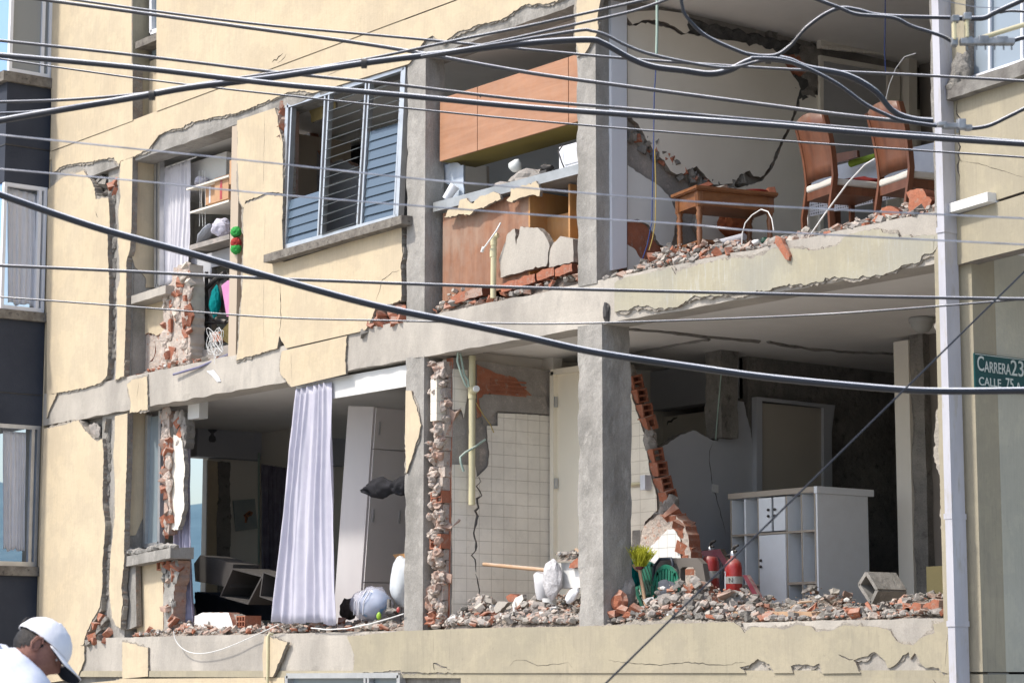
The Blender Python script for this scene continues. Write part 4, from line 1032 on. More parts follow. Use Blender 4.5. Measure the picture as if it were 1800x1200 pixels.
pile('rubble', 'dark heap of rubble beside the fire extinguishers in the lower right room', .04, 3.38, .03, 1.6, 1.99, hump([(.04, .13), (.45, .18), (.8, .24), (1.2, .15), (1.6, .07), (2.2, .05), (2.8, .10), (3.38, .15)], .02, .8), 4200, 6, (1, 6, 1.8, 1.5, 2, .2, 5))
def bit(name, label, px, py, Y, size, mat, seed, kind='lump', group=None, rot=None, rough=.45):
    mb = MB(); c = FY(px, py, Y); rg = random.Random(seed)
    if kind == 'lump': mb.lump(c, size, seed, 0, rough, 2, rot=rot)
    elif kind == 'chunk': mb.chunk(c, size, rg)
    elif kind == 'hollow':
        hollow(mb, c, size, 'Y', 2, 2, rot=rot, wall=.2)
    o = mb.build(name, [mat, brick_d])
    return tag(o, label, 'rubble chunk', group)
def slabthing(name, label, cat, pts, Y, th, mats, amp=.004, plane='Y', group=None):
    n = Vector((0, 1, 0)) if plane == 'Y' else Vector((-1, 0, 0))
    o = MB().poly(jag([(P(plane, Y, p[0], p[1]), len(p) > 2) for p in pts], amp, .025, PR, n), n, th, (), 0, 1 if len(mats) > 1 else 0).build(name, mats, None, False)
    return tag(o, label, cat, group)
slabthing('brick_shard', 'long terracotta shard hanging point-down over the upper ledge', 'brick shard', [(1363, 414), (1372, 418), (1388, 448), (1386, 458), (1380, 455), (1362, 426)], -.05, .03, [brick], .003)
slabthing('brick_fragment', 'large grooved terracotta block at the right end of the upper ledge', 'brick fragment', [(1593, 338), (1600, 334), (1622, 332), (1629, 345), (1638, 352), (1632, 368), (1622, 378), (1603, 379), (1596, 365), (1598, 350)], .12, .12, [brick, brick_d], .003)
slabthing('brick_fragment', 'flat grooved brick plate lying left of the large terracotta block', 'brick fragment', [(1549, 366), (1566, 362), (1580, 370), (1583, 383), (1560, 391), (1530, 393), (1535, 385), (1550, 380)], .10, .05, [brick, brick_d], .004)
slabthing('brick_fragment', 'thin terracotta plate resting under the large block at the ledge end', 'brick fragment', [(1583, 378), (1620, 376), (1640, 368), (1641, 374), (1622, 385), (1582, 388)], .06, .05, [brick2, brick_d], .003)
slabthing('plaster_fragment', 'triangular cream plaster flake leaning on the lower ledge below the green chair', 'plaster fragment', [(1145, 1096), (1163, 1088), (1186, 1074), (1178, 1088), (1163, 1096)], .03, .015, [cream_d, edge], .002)
bit('hollow_brick', 'rounded broken hollow brick standing right of the central column', 1088, 1056, .12, (.075, .05, .085), brick, 4, rough=.7)
bit('mortar_lump', 'rough grey mortar lump behind the red brick beside the central column', 1102, 1043, .25, (.07, .07, .12), plast, 9)
for k, (x, y_, l) in enumerate(((1078, 1078, 'leftmost'), (1095, 1072, 'second'), (1108, 1082, 'third'), (1118, 1070, 'rightmost'))):
    bit('brick_fragment', '%s of four bright orange brick fragments at the foot of the central column' % l, x, y_, .08, (.055, .045, .03), brick, 30 + k, 'chunk', 'orange brick fragments by the central column')
slabthing('concrete_slab', 'large grey broken render slab leaning in front of the green chairs', 'concrete slab', [(1140, 1075), (1150, 1052), (1165, 1043), (1192, 1045), (1205, 1062), (1213, 1072), (1200, 1083), (1160, 1085)], .18, .05, [plast, conc_d], .006)
slabthing('concrete_slab', 'pale narrow render slab propped right of the large grey slab', 'concrete slab', [(1197, 1048), (1204, 1046), (1216, 1066), (1210, 1076), (1194, 1062)], .14, .05, [mortar, conc_d], .005)
slabthing('concrete_slab', 'upright grey slab leaning against the broken brick stump by the extinguishers', 'concrete slab', [(1232, 1045), (1245, 1038), (1258, 1065), (1262, 1090), (1240, 1095), (1225, 1085)], .22, .06, [plast, brick], .008)
slabthing('plaster_slab', 'flat white plaster slab with a red broken top on the lower left floor', 'plaster slab', [(342, 1082), (356, 1076), (402, 1076), (410, 1101), (390, 1104), (352, 1103), (341, 1098)], .25, .12, [wallw, brick], .004)
slabthing('concrete_fragment', 'grey corner fragment right of the white plaster slab', 'concrete fragment', [(401, 1078), (415, 1080), (423, 1092), (420, 1100), (410, 1101)], .3, .1, [plast, conc_d], .004)
slabthing('concrete_slab', 'big cracked grey render slab leaning on the kitchen ledge right of the pipe', 'concrete slab', [(893, 410), (905, 402), (907, 434), (915, 398), (945, 400), (957, 412), (966, 432), (960, 468), (930, 474), (880, 488), (877, 455), (886, 430)], .07, .06, [conc_l, edge], .007)
slabthing('concrete_slab', 'square-edged grey block at the right end of the kitchen ledge', 'concrete slab', [(966, 440), (973, 427), (985, 415), (1000, 418), (1007, 420), (1008, 460), (985, 466), (965, 470)], .08, .10, [conc_l, plast], .004)
for k, (x, y_, l, m_) in enumerate(((808, 525, 'leftmost', brick), (832, 518, 'second', brick2), (895, 505, 'third', brick), (925, 495, 'fourth', brick), (958, 484, 'fifth', brick), (990, 477, 'rightmost', brick))):
    slabthing('hollow_brick', '%s of the six grooved terracotta blocks along the kitchen ledge' % l, 'brick', [(x - 15, y_ - 3), (x - 2, y_ - 11), (x + 15, y_ - 14), (x + 16, y_), (x + 2, y_ + 5), (x - 14, y_ + 9)], .02, .12, [m_, brick_d], .005, group='terracotta blocks along the kitchen ledge')
hb = MB(); hollow(hb, FY(437, 1092, .35), (.16, .11, .18), 'Y', 3, 2, wall=.22)
tag(hb.build('hollow_brick', [brick, brick_d]), 'hollow brick with open cells on the lower left floor', 'brick')
slabthing('concrete_slab', 'slanting grey tile shard in the heap left of the white pedestal', 'concrete slab', [(868, 1068), (876, 1056), (893, 1058), (880, 1072), (871, 1077)], .12, .04, [conc_l, edge], .004)
slabthing('plaster_slab', 'cream plaster shard standing beside the slanting grey tile shard', 'plaster slab', [(900, 1062), (906, 1050), (918, 1044), (920, 1052), (911, 1066), (902, 1068)], .14, .04, [wallp, edge], .004)
slabthing('brick_fragment', 'dark red brick end in the heap under the tiled wall', 'brick fragment', [(889, 1048), (898, 1043), (910, 1046), (906, 1056), (894, 1057)], .2, .08, [brick, brick_d], .004)
slabthing('concrete_slab', 'flat grey slab leaning left of the pedestal foot', 'concrete slab', [(925, 1070), (938, 1056), (957, 1058), (958, 1072), (935, 1078)], .16, .05, [plast, edge], .005)
slabthing('brick_fragment', 'red brick pieces wedged on top of the leaning brown plank', 'brick fragment', [(1002, 990), (1008, 985), (1015, 980), (1020, 990), (1018, 996), (1000, 998)], .25, .06, [brick, brick_d], .004)
pile('rubble', 'small stack of plaster crumbs on the plank left of the central column', xs(985, 1000, .3), xs(1020, 1000, .3), .25, .45, 2.52, lambda x, y_: .05, 50, 9)
for k, (x, y_, l, s) in enumerate(((1490, 1078, 'left', .2), (1530, 1074, 'right', .17))):
    slabthing('roof_tile', '%s of the two long terracotta pieces below the tumbled brick frame' % l, 'brick fragment', [(x - 25, y_ + 10), (x - 15, y_ - 5), (x, y_ - 10), (x + 18, y_ - 9), (x + 14, y_ + 11)], s, .06, [brick, brick_d], .004)
for k, (x, y_, l) in enumerate(((1583, 1080, 'left'), (1602, 1072, 'middle'), (1635, 1066, 'right'))):
    slabthing('brick_fragment', '%s of three jagged orange brick heaps on the lower ledge by the pipe' % l, 'brick fragment', [(x - 14, y_ + 8), (x - 12, y_ - 3), (x, y_ - 8), (x + 6, y_ - 14), (x + 16, y_ - 12), (x + 15, y_ + 3), (x + 4, y_ + 9)], .08, .12, [brick, brick2], .007, group='orange bricks on the lower ledge by the pipe')
bit('concrete_lump', 'grey boulder-like lump beside the right fire extinguisher', 1292, 1052, .35, (.10, .09, .06), conc, 44)
slabthing('timber_plank', 'dusty timber plank lying on the lower ledge under the white shelf unit', 'plank', [(1288, 1074), (1435, 1074), (1436, 1086), (1290, 1086)], .12, .05, [woodp], .001)
for k, (x0_, y0_, x1_, y1_, Y_, l, m_) in enumerate(((1205, 1070, 1228, 1048, .3, 'short rusty bar sticking out of the heap by the grey slab', M('rusty_bar', (.16, .075, .04), (.09, .05, .035), 20, .9, .4)),
        (905, 1090, 906, 1052, .1, 'upright white splinter in the heap below the tiled wall', pvcw), (1390, 1068, 1428, 1056, .4, 'pale timber splinter on the rubble before the shelf unit', woodp),
        (1452, 1082, 1480, 1070, .2, 'rusty bent bar near the tumbled square box frame', MATS['cream_stucco']), (560, 1106, 590, 1092, .1, 'orange-brown splinter on the ledge below the big curtain', brick))):
    a_, b_ = FY(x0_, y0_, Y_), FY(x1_, y1_, Y_ + .05); c_ = (a_ + b_) / 2 + Vector((.01, -.02, .015))
    tag(MB().tube([a_, c_, b_], [.008, .010, .006], 6, 0, True, False).build('splinter', MATS['rusty_bar'] if k in (0, 3) else m_), l, 'splinter')
# tumbled square brick frame in the right room
fr_ = MB(); pts = [(1535, 1028), (1548, 1007), (1567, 1037), (1556, 1060)]
for y_ in (1.0,):
    q = [FY(*p, y_) for p in pts]
    for i in range(4): bar(fr_, q[i], q[(i + 1) % 4], .025, .30)
tag(fr_.build('drawer_frame', conc), 'dusty square box frame standing on its corner in the right room', 'box')

# ================================================================== KITCHEN BAY
K = thing('wall_cabinet', 'long orange plywood kitchen wall cabinet with olive underside', 'cabinet', (-1.3, .2, 5.95))
MB().box(-2.24, -.27, .125, .50, 5.965, 6.49, 0).box(-2.235, -.275, .13, .49, 5.955, 5.964, 1).build('carcass', [oak, olive], K)
for a_, b_ in ((-2.23, -1.70), (-1.695, -.50), (-.495, -.272)):
    MB().box(a_ + .002, b_ - .002, .105, .124, 5.955, 6.50).build('door', oak, K)
MB().box(-1.66, -1.65, .098, .105, 6.40, 6.43).build('hook', blackp, K)
K = thing('kitchen_counter', 'broken kitchen counter with steel edge over plywood doors', 'kitchen counter', (-1.3, .2, 4.6))
MB().box(-2.26, -.27, .06, .62, 5.515, 5.595).build('countertop', M('dull_steel', (.42, .43, .43), (.30, .31, .31), 5, .4, .2, metal=.5), K)
MB().box(-2.2, -1.03, .12, .15, 4.74, 5.50).build('door', oakd, K)
MB().box(-1.03, -1.01, .12, .62, 4.66, 5.50).build('side_panel', oaky, K)
MB().box(-.62, -.60, .2, .62, 4.66, 5.50).build('side_panel', oaky, K)
for pts in ([(780, 382), (790, 368), (805, 366), (808, 352), (820, 348), (830, 358), (843, 345), (868, 337), (876, 340), (880, 350), (868, 355), (855, 362), (835, 368), (825, 378), (806, 376), (800, 380)],
            [(890, 352), (897, 345), (897, 333), (915, 327), (942, 318), (950, 333), (948, 345), (937, 342), (920, 346), (905, 352), (900, 356)]):
    plate('plaster_remnant', pts, 'Y', .045, .03, [cream, edge], K, .006)
mb = MB()     # microwave-like white box on the counter
mw = thing('appliance_box', 'white appliance on the right end of the kitchen counter', 'appliance', (-.5, .3, 5.6))
MB().box(-.66, -.275, .14, .50, 5.60, 5.80).build('body', whitep, mw)
MB().box(-.585, -.30, .132, .139, 5.64, 5.76).build('label_panel', paper, mw)
MB().tube([(-.60, .125, 5.80), (-.62, .10, 5.75), (-.58, .10, 5.66), (-.555, .11, 5.60)], .006, 8).build('power_cord', blackp, mw)
tag(MB().lump((-1.15, .22, 5.60), (.30, .12, .11), 3, 0, .45, 3).lump((-1.45, .2, 5.58), (.15, .1, .07), 6, 0, .5, 2).build('mortar_heap', plast), 'grey mound of fallen mortar on the kitchen counter', 'rubble heap')
tag(MB().lathe(FY(902, 302, .2), [(.012, .0), (.05, .02), (.062, .05), (.03, .10), (.0, .12)], 20, 0, Vector((.7, 0, .9))).build('bowl', M('white_ceramic', (.75, .78, .76), None, 2, .3, 0)), 'pale upturned bowl on the mortar mound', 'bowl')
tag(MB().box(-.93, -.84, .15, .3, 5.60, 5.65).lump((-.90, .2, 5.68), (.07, .05, .03), 3, 0, .4, 2).build('kettle_base', darkf), 'small dark appliance between the bowl and the white appliance', 'appliance')
slabthing('plastic_sheet', 'pale blue torn plastic sheet at the left end of the kitchen counter', 'plastic sheet', [(777, 290), (800, 286), (814, 290), (815, 350), (800, 352), (782, 354), (790, 325), (776, 318)], .22, .01, [M('pale_blue_plastic', (.42, .50, .60), (.55, .60, .66), 8, .4, .5, 12)], .006)
tag(MB().tube([FY(784, 350, .12), FY(800, 326, .16)], [.035, .045], 14).build('bottle', whitep), 'white cylinder leaning at the left end of the kitchen counter', 'bottle')
slabthing('picture_board', 'cream board standing behind the counter below the cabinet', 'board', [(818, 290), (855, 292), (856, 332), (818, 345)], .9, .03, [wallp], 0)
# waste pipe with elbow
wp = thing('waste_pipe', 'cream waste pipe with elbow rising from the kitchen ledge', 'pipe', tuple(FY(868, 525, .03)))
a_ = FY(867, 524, .03); b_ = FY(868, 425, .03)
MB().tube([a_, b_], .024, 16).tube([b_ - Vector((0, 0, .03)), b_, b_ + Vector((.004, 0, .03)), b_ + Vector((.02, .0, .045)), b_ + Vector((.045, .01, .05))], [.028, .028, .028, .026, .022], 16).build('pipe', pvc, wp)
MB().tube([FY(867, 452, .03), FY(867, 437, .03)], .029, 16).build('collar', pvc, wp)
MB().tube([FY(848, 440, -.02), FY(858, 426, -.03), FY(873, 405, 0), FY(880, 392, .05)], .007, 8).tube([FY(847, 443, -.02), FY(850, 434, -.02)], .013, 10).build('hose', pvcw, wp)

# ================================================================== MIDDLE BAY, LOWER
sp = thing('soil_pipe', 'cream vertical soil pipe with capped tee on the tiled wall', 'pipe', tuple(FX(828, 900, -1.99)))
a_ = FX(830, 622, -1.98); b_ = FX(833, 1010, -1.98)
a_ = Vector((-1.98, a_.y, 4.27)); b_ = Vector((-1.98, a_.y, 3.02))
MB().tube([a_, b_], .028, 18).build('pipe', pvc, sp)
t_ = FX(830, 688, -1.98); t_ = Vector((-1.98, a_.y, t_.z))
MB().tube([t_ + Vector((0, 0, .05)), t_ - Vector((0, 0, .06))], .034, 18).tube([t_, t_ + Vector((.09, -.03, .01))], .032, 18).build('tee', pvc, sp)
MB().tube([t_ + Vector((.09, -.03, .01)), t_ + Vector((.115, -.038, .012))], .026, 18).build('cap', pvcw, sp)
cg = [(806, 605), (804, 635), (812, 660), (818, 675), (821, 680)]
tag(MB().tube([FX(*p, -1.93) for p in cg], .009, 8).tube([FX(x + 4, y_ + 8, -1.93) for x, y_ in ((805, 612), (812, 650), (819, 660), (820, 672))], .009, 8).build('conduit', greenp), 'pale green kinked conduits hanging beside the soil pipe', 'conduit')
tag(MB().tube([FX(*p, -1.95) for p in ((853, 772), (835, 785), (818, 795), (809, 803), (810, 812), (815, 828))], .010, 8).build('conduit', greenp), 'pale green bent conduit stub lower on the tiled wall', 'conduit')
tag(MB().tube([FX(*p, -1.94) for p in ((837, 708), (850, 730), (862, 746), (868, 760))], .004, 6).build('wire', yelloww), 'thin straw-coloured wire beside the soil pipe', 'wire')
pd = thing('toilet', 'smashed white toilet lying on its side in the rubble by the central column', 'toilet', tuple(FY(965, 1060, .3)))
c_ = FY(965, 1030, .28)
def tpt(px, py, Y=.28): return FY(px, py, Y)
MB().lathe(tpt(955, 1050), [(.05, -.02), (.075, .03), (.10, .10), (.12, .16), (.10, .19), (.085, .17), (.06, .08), (.0, .05)], 24, 0, Vector((.25, .1, .95))).build('bowl', M('white_porcelain', (.70, .70, .72), (.62, .62, .64), 3, .25, .05, spec=.5), pd)
MB().lump(tpt(971, 1018, .22), (.10, .06, .16), 4, 0, .18, 3).build('broken_face', M('glazed_grit', (.62, .61, .62), (.40, .39, .40), 30, .9, 1, 60), pd)
MB().box(*sorted((tpt(982, 1040, .3).x, tpt(1022, 1040, .3).x)), .3, .48, 2.30, 2.50).build('tank', pvcw, pd)
MB().lathe(tpt(966, 1078, .25), [(.09, 0), (.065, .03), (.055, .08), (.06, .12)], 20).build('foot', pvcw, pd)
MB().lump(tpt(1006, 1046, .18), (.09, .03, .045), 2, 0, .15, 3, rot=Matrix.Rotation(R(-35), 3, 'Y')).build('seat', whitep, pd)
a_, b_ = FY(850, 991, .35), FY(1030, 1008, .35)
tag(MB().tube([a_, b_], [.016, .018], 8).build('timber_pole', woodp), 'brown wooden pole lying across the rubble left of the column', 'pole')
tag(MB().tube([FY(1012, 965, .9), FY(1024, 975, .9)], .014, 10).build('timber_peg', woodp), 'short wooden peg on the cream door beside the column', 'peg')
tp_ = thing('tube_bracket', 'white bracket with short rod on the lit tiles right of the column', 'bracket', tuple(FY(1135, 848, YB)))
a_ = FY(1136, 848, YB - .03)
MB().box(a_.x - .03, a_.x + .03, YB - .07, YB - .002, a_.z - .06, a_.z + .06).build('plate', paper, tp_)
MB().tube([a_ - Vector((.28, 0, 0)), a_], .014, 10).build('rod', pvc, tp_)

# ================================================================== LOWER RIGHT ROOM
def broom():
    t = thing('broom', 'broom with bright yellow bristles standing head-up beside the column', 'broom', tuple(FY(1140, 1085, .3)))
    a, b = FY(1139, 1085, .3), FY(1124, 1000, .3)
    MB().tube([a, b], .014, 10).build('handle', woodp, t)
    MB().lump(b + Vector((0, 0, .02)), (.04, .03, .03), 3, 0, .2, 2).build('head', maroon, t)
    mb = MB(); rg = random.Random(4)
    for k in range(420):
        d = Vector((rg.gauss(.25, .55), rg.gauss(0, .4), 1 + rg.random() * .4)).normalized()
        p = b + Vector((rg.gauss(.01, .02), rg.gauss(0, .015), .02)); q = p + d * rg.uniform(.10, .17); q2 = q + Vector((d.x, d.y, -.6)) * .02
        u = d.cross(Vector((0, 1, .1))).normalized() * .0025
        mb.add([p - u, p + u, q + u, q - u, q2], [(0, 1, 2, 3), (3, 2, 4)])
    mb.build('bristles', yellowb, t, False); return t
broom()
t = thing('brush', 'teal brush head behind the yellow broom', 'brush', tuple(FY(1112, 1020, .4)))
MB().lump(FY(1114, 1008, .5), (.06, .05, .10), 2, 0, .35, 3).build('bristles', teal, t); MB().tube([FY(1105, 985, .5), FY(1122, 1003, .45)], .012, 8).build('handle', woodp, t)
def pchair(px, py, Y, s, label, rz):
    """round-backed green plastic chair lying in the debris"""
    t = thing('plastic_chair', label, 'chair', tuple(FY(px, py, Y)), 'green plastic chairs in the debris'); c = FY(px, py, Y)
    rot = Matrix.Rotation(rz, 3, 'Y'); mb = MB(); n = 20; W = []
    for i in range(n + 1):
        a = math.pi * i / n
        for k, (rr, yy) in enumerate(((s, 0), (s * .97, .02), (s * .80, .02), (s * .80, 0))): W.append(c + rot @ Vector((math.cos(a) * rr, yy, math.sin(a) * rr * 1.1)))
    mb.add(W, [(i * 4 + j, i * 4 + (j + 1) % 4, i * 4 + 4 + (j + 1) % 4, i * 4 + 4 + j) for i in range(n) for j in range(4)], 0)
    mb.build('back_rim', greenb, t)
    mb = MB()
    for k in range(-3, 4):
        x = k * s * .22; h = math.sqrt(max(.01, (s * .85) ** 2 - x * x)) * 1.05
        mb.box(-.0, .0, 0, 0, 0, 0) if 0 else mb.add([c + rot @ Vector(v) for v in ((x - s * .075, .0, -.1), (x + s * .075, .0, -.1), (x + s * .075, .0, h), (x - s * .075, .0, h), (x - s * .075, .015, -.1), (x + s * .075, .015, -.1), (x + s * .075, .015, h), (x - s * .075, .015, h))],
                              [(0, 1, 2, 3), (4, 7, 6, 5), (0, 4, 5, 1), (1, 5, 6, 2), (2, 6, 7, 3), (3, 7, 4, 0)])
    mb.build('back_slats', greenb, t)
    MB().lump(c + Vector((0, .12, -.1)), (s, .16, .03), 1, 0, .1, 3).build('seat', greenb, t)
    for sx in (-1, 1): MB().tube([c + rot @ Vector((sx * s * .95, 0, 0)), c + rot @ Vector((sx * s, .02, -.22))], [.02, .014], 8).build('leg', greenb, t)
    return t
pchair(1170, 1030, .42, .15, 'green plastic chair back nearest the large grey slab', R(4))
pchair(1138, 1022, .62, .15, 'green plastic chair back just behind the yellow broom', R(-25))
tag(MB().lump(FY(1172, 1040, .36), (.10, .03, .09), 6, 0, .35, 3).build('cloth_bundle', M('grey_slate_cloth', (.09, .10, .12), None, 6, .9, .4)), 'dark grey rag lying over the green chair back', 'rag')
# taupe moulded chair shell with rectangular opening
t = thing('upturned_chair', 'brown-grey moulded chair frame with a rectangular opening, standing on end', 'chair', tuple(FY(1205, 1070, .5)))
Yc = .55; n_ = Vector((0, 1, 0)); tau = M('taupe_plastic', (.17, .15, .135), (.14, .125, .11), 3, .5, .05)
o = [FY(*p, Yc) for p in ((1150, 990), (1160, 980), (1225, 980), (1235, 990), (1240, 1020), (1236, 1066), (1200, 1066), (1192, 1040), (1188, 1015), (1170, 1004), (1150, 1012))]
h_ = [FY(*p, Yc) for p in ((1196, 1000), (1200, 996), (1218, 996), (1222, 1002), (1224, 1040), (1220, 1046), (1200, 1046), (1196, 1040))]
MB().poly(o, n_, .05, [h_]).build('shell', tau, t, False)
MB().tube([FY(*p, Yc - .04) for p in ((1148, 1020), (1150, 995), (1160, 982), (1180, 981), (1183, 990), (1178, 1030))], .012, 10).build('tube_frame', M('slate_tube', (.05, .06, .08), None, 3, .4, 0), t)
def extinguisher(px, py, Y, label, white):
    c = FY(px, py, Y); t = thing('fire_extinguisher', label, 'fire extinguisher', tuple(c), 'red fire extinguishers in the lower right room'); s = 1.0
    MB().lathe(c, [(.0, 0), (.062, .0), (.068, .012), (.068, .30), (.060, .335), (.040, .36), (.022, .37), (.022, .39), (0, .39)], 28).build('cylinder', redp, t)
    MB().lathe(c + Vector((0, 0, .39)), [(.022, 0), (.022, .03), (.012, .035), (.012, .06), (0, .06)], 16).build('valve', alu, t)
    h = MB(); h.tube([c + Vector((-.01, 0, .43)), c + Vector((.04, -.02, .455)), c + Vector((.09, -.03, .465))], [.010, .012, .009], 8)
    h.tube([c + Vector((-.01, 0, .41)), c + Vector((.035, -.02, .425)), c + Vector((.07, -.03, .42))], .008, 8); h.build('handle', blackp, t)
    MB().tube([c + Vector((-.02, 0, .40)), c + Vector((-.07, -.02, .39)), c + Vector((-.095, -.03, .33)), c + Vector((-.085, -.03, .20))], .009, 8).build('hose', blackp, t)
    MB().lathe(c + Vector((0, 0, .175)), [(.0692, 0), (.0692, .055)], 28).build('silver_band', M('silver_label', (.60, .60, .58), (.45, .44, .40), 25, .35, .1, metal=.3) if 'silver_label' not in MATS else MATS['silver_label'], t)
    if white:
        # front sticker that wraps part of the cylinder
        L = MB(); vs = []
        for i in range(9):
            a = R(-150 + i * 6)
            for z in (.10, .27): vs.append(c + Vector((math.cos(a) * .0698, math.sin(a) * .0698, z)))
        L.add(vs, [(2 * i, 2 * i + 1, 2 * i + 3, 2 * i + 2) for i in range(8)]); L.build('label', paper, t, False)
        L = MB(); vs = []
        for i in range(5):
            a = R(-148 + i * 8)
            for z in (.235, .262): vs.append(c + Vector((math.cos(a) * .0702, math.sin(a) * .0702, z)))
        L.add(vs, [(2 * i, 2 * i + 1, 2 * i + 3, 2 * i + 2) for i in range(4)]); L.build('label_heading', redp, t, False)
        tx = bpy.data.curves.new('txt', 'FONT'); tx.body = 'N'; tx.size = .05; tx.extrude = .0008
        to = bpy.data.objects.new('txt', tx); COL.objects.link(to)
        bpy.context.view_layer.update()
        me = bpy.data.meshes.new_from_object(to.evaluated_get(bpy.context.evaluated_depsgraph_get())); bpy.data.objects.remove(to)
        a = R(-60); ro = Matrix.Translation(Vector((math.cos(a) * .071, math.sin(a) * .071, .185))) @ Matrix.Rotation(a + R(90), 4, 'Z') @ Matrix.Rotation(R(90), 4, 'X') @ Matrix.Translation((-.02, 0, 0))
        me.transform(ro); me.materials.append(darkf); lo = bpy.data.objects.new('band_lettering', me); COL.objects.link(lo); lo.parent = t
    return t
extinguisher(1290, 1066, 1.0, 'nearer red fire extinguisher with white sticker and silver band', True)
extinguisher(1250, 1055, 1.25, 'farther red fire extinguisher half hidden behind the brick stump', False)
slabthing('board', 'maroon board edge leaning over the two fire extinguishers', 'board', [(1232, 968), (1265, 964), (1272, 976), (1282, 992), (1276, 1000), (1262, 978), (1235, 976)], .95, .05, [maroon, M('brown_board', (.10, .08, .06), None, 3, .7, .1)], 0)
slabthing('board', 'maroon strip sloping down right of the nearer fire extinguisher', 'board', [(1305, 1010), (1312, 1010), (1338, 1055), (1332, 1062)], .8, .04, [maroon], 0)
# white shelf unit, front towards the street, end panel towards the right
Ys = 1.75; xa, xb = FY(1285, 900, Ys).x, FY(1437, 900, Ys).x; zt = FY(1437, 854, Ys).z
S_ = thing('shelf_unit', 'white laminate shelf unit with beech edges and small doors', 'shelf unit', ((xa + xb) / 2, Ys + .2, 1.99))
D_ = FX(1528, 1000, xb).y
e_ = .02
MB().box(xb - .022, xb, Ys, D_, 1.99, zt - .055).build('end_panel', shelfw, S_)
MB().box(xb - .024, xb + .012, Ys - .012, FX(1534, 858, xb).y, zt - .054, zt).build('top', shelfw, S_)
MB().box(xa - .02, xb - .0245, Ys - .014, Ys + .01, zt - .045, zt - .001).build('top_edge', shelfe, S_)
MB().box(xa - .02, xb - .0245, Ys + .0105, D_, zt - .045, zt - .001).build('top_board', shelfw, S_)
MB().box(xa, xb - .03, D_ - .02, D_, 1.99, zt - .06).build('back_panel', shelfw, S_)
colx = [FY(x, 950, Ys).x for x in (1285, 1309, 1333, 1359, 1383, 1409, 1434)]
for x in (colx[0], colx[1], colx[2], colx[4], colx[5]): MB().box(x, x + .018, Ys, D_ - .02, 1.99, zt - .056).build('divider', [shelfw], S_)
for x in (colx[0], colx[2], colx[4], colx[5], colx[6] - .01): MB().box(x + .003, x + .015, Ys - .006, Ys - .0005, 1.99, zt - .056).build('divider_edge', shelfe, S_)
zm = FY(1410, 935, Ys).z
for z in (zm, 2.33): MB().box(xa + .002, colx[2] if z != zm else xb - .025, Ys - .004, D_ - .03, z, z + .016).build('shelf', shelfe, S_)
MB().box(colx[4], xb - .025, Ys - .004, D_ - .03, 2.33, 2.35).build('shelf', shelfe, S_)
for a_, b_, z0, z1 in ((colx[2], colx[3], zm + .025, zt - .06), (colx[3], colx[4], zm + .025, zt - .06), (colx[2], colx[4], 2.0, zm - .005)):
    dd = MB().box(a_ + .02, b_ - .004, Ys - .010, Ys + .005, z0, z1).build('door', shelfw, S_)
    kx = (b_ - .03) if a_ == colx[2] and b_ == colx[3] else a_ + .045
    kz = z0 + .12 if z0 > zm else z1 - .25
    MB().lump((kx, Ys - .022, kz), .012, 1, 0, 0, 2, True).build('knob', blackp, dd); MB().lump((kx, Ys - .022, kz + .05), .012, 1, 0, 0, 2, True).build('knob', blackp, dd)
for k in range(5):
    tag(MB().box(colx[5] + .03, colx[5] + .18, Ys + .05, Ys + .25, 2.05 + k * .026, 2.072 + k * .026).build('book', [darkf, maroon, darkf, teal, darkf][k]), '%s dark book of the small stack in the lowest shelf bay' % ['bottom', 'second', 'third', 'fourth', 'top'][k], 'book', 'dark books in the shelf unit')
tag(MB().box(colx[5] + .03 - .24, colx[5] + .01 - .22, Ys + .02, Ys + .2, 2.36, 2.6).build('folder', paper), 'white folder upright in the shelf unit', 'folder')
tag(MB().lathe(FY(1620, 570, 2.2) * 0 + Vector((FZ(1620, 558, 4.34).x, FZ(1620, 558, 4.34).y, 4.335)), [(.095, 0), (.10, -.012), (.10, -.035), (.085, -.04), (.080, -.07), (.055, -.105), (.02, -.118), (0, -.12)], 28).build('dome_camera', M('grey_dome', (.40, .40, .38), (.34, .34, .32), 2, .3, 0)), 'grey dome fitting on the ceiling near the downpipe', 'dome fitting')
c_ = FZ(1270, 640, 4.34)
t = thing('ceiling_light', 'black ceiling lamp holder in the lower right room', 'lamp holder', tuple(c_))
MB().lathe(c_, [(.07, 0), (.055, -.04), (.03, -.06), (0, -.06)], 20).build('base', blackp, t); MB().lathe(c_ - Vector((0, 0, .06)), [(.03, 0), (.045, -.04), (.04, -.08), (0, -.09)], 16).build('bulb', pvcw, t)
tag(MB().tube([FY(1268, 655, 1.98), FY(1262, 720, 1.98), FY(1258, 772, 1.98)], .006, 8).build('conduit', greenp), 'thin green conduit hanging from the ruined interior column', 'conduit')

# ================================================================== LOWER LEFT ROOM
bigc = curtain('curtain', (FY(521, 684, .02), FY(580, 671, .02)), (FY(479, 1093, -.02), FY(594, 1096, -.02)), 6, .030, sheerm, 'tall white pleated curtain hanging in the open lower left room', group='white curtains', seed=3)
curtain('curtain', (FY(312, 730, .34), FY(333, 724, .34)), (FY(308, 1098, .30), FY(341, 1100, .30)), 3.5, .035, cloth('lilac_white_curtain', (.60, .58, .70), (.50, .48, .60), trl=.35), 'narrow lilac-white curtain strip hanging beside the broken wall piece', group='white curtains', seed=5)
curtain('curtain', (FX(458, 815, -8.3), FX(530, 826, -8.3)), (FX(460, 1010, -8.3), FX(530, 1010, -8.3)), 9, .03, darkc, 'dark curtain deep inside the lower left room', group='dark curtains', seed=8)
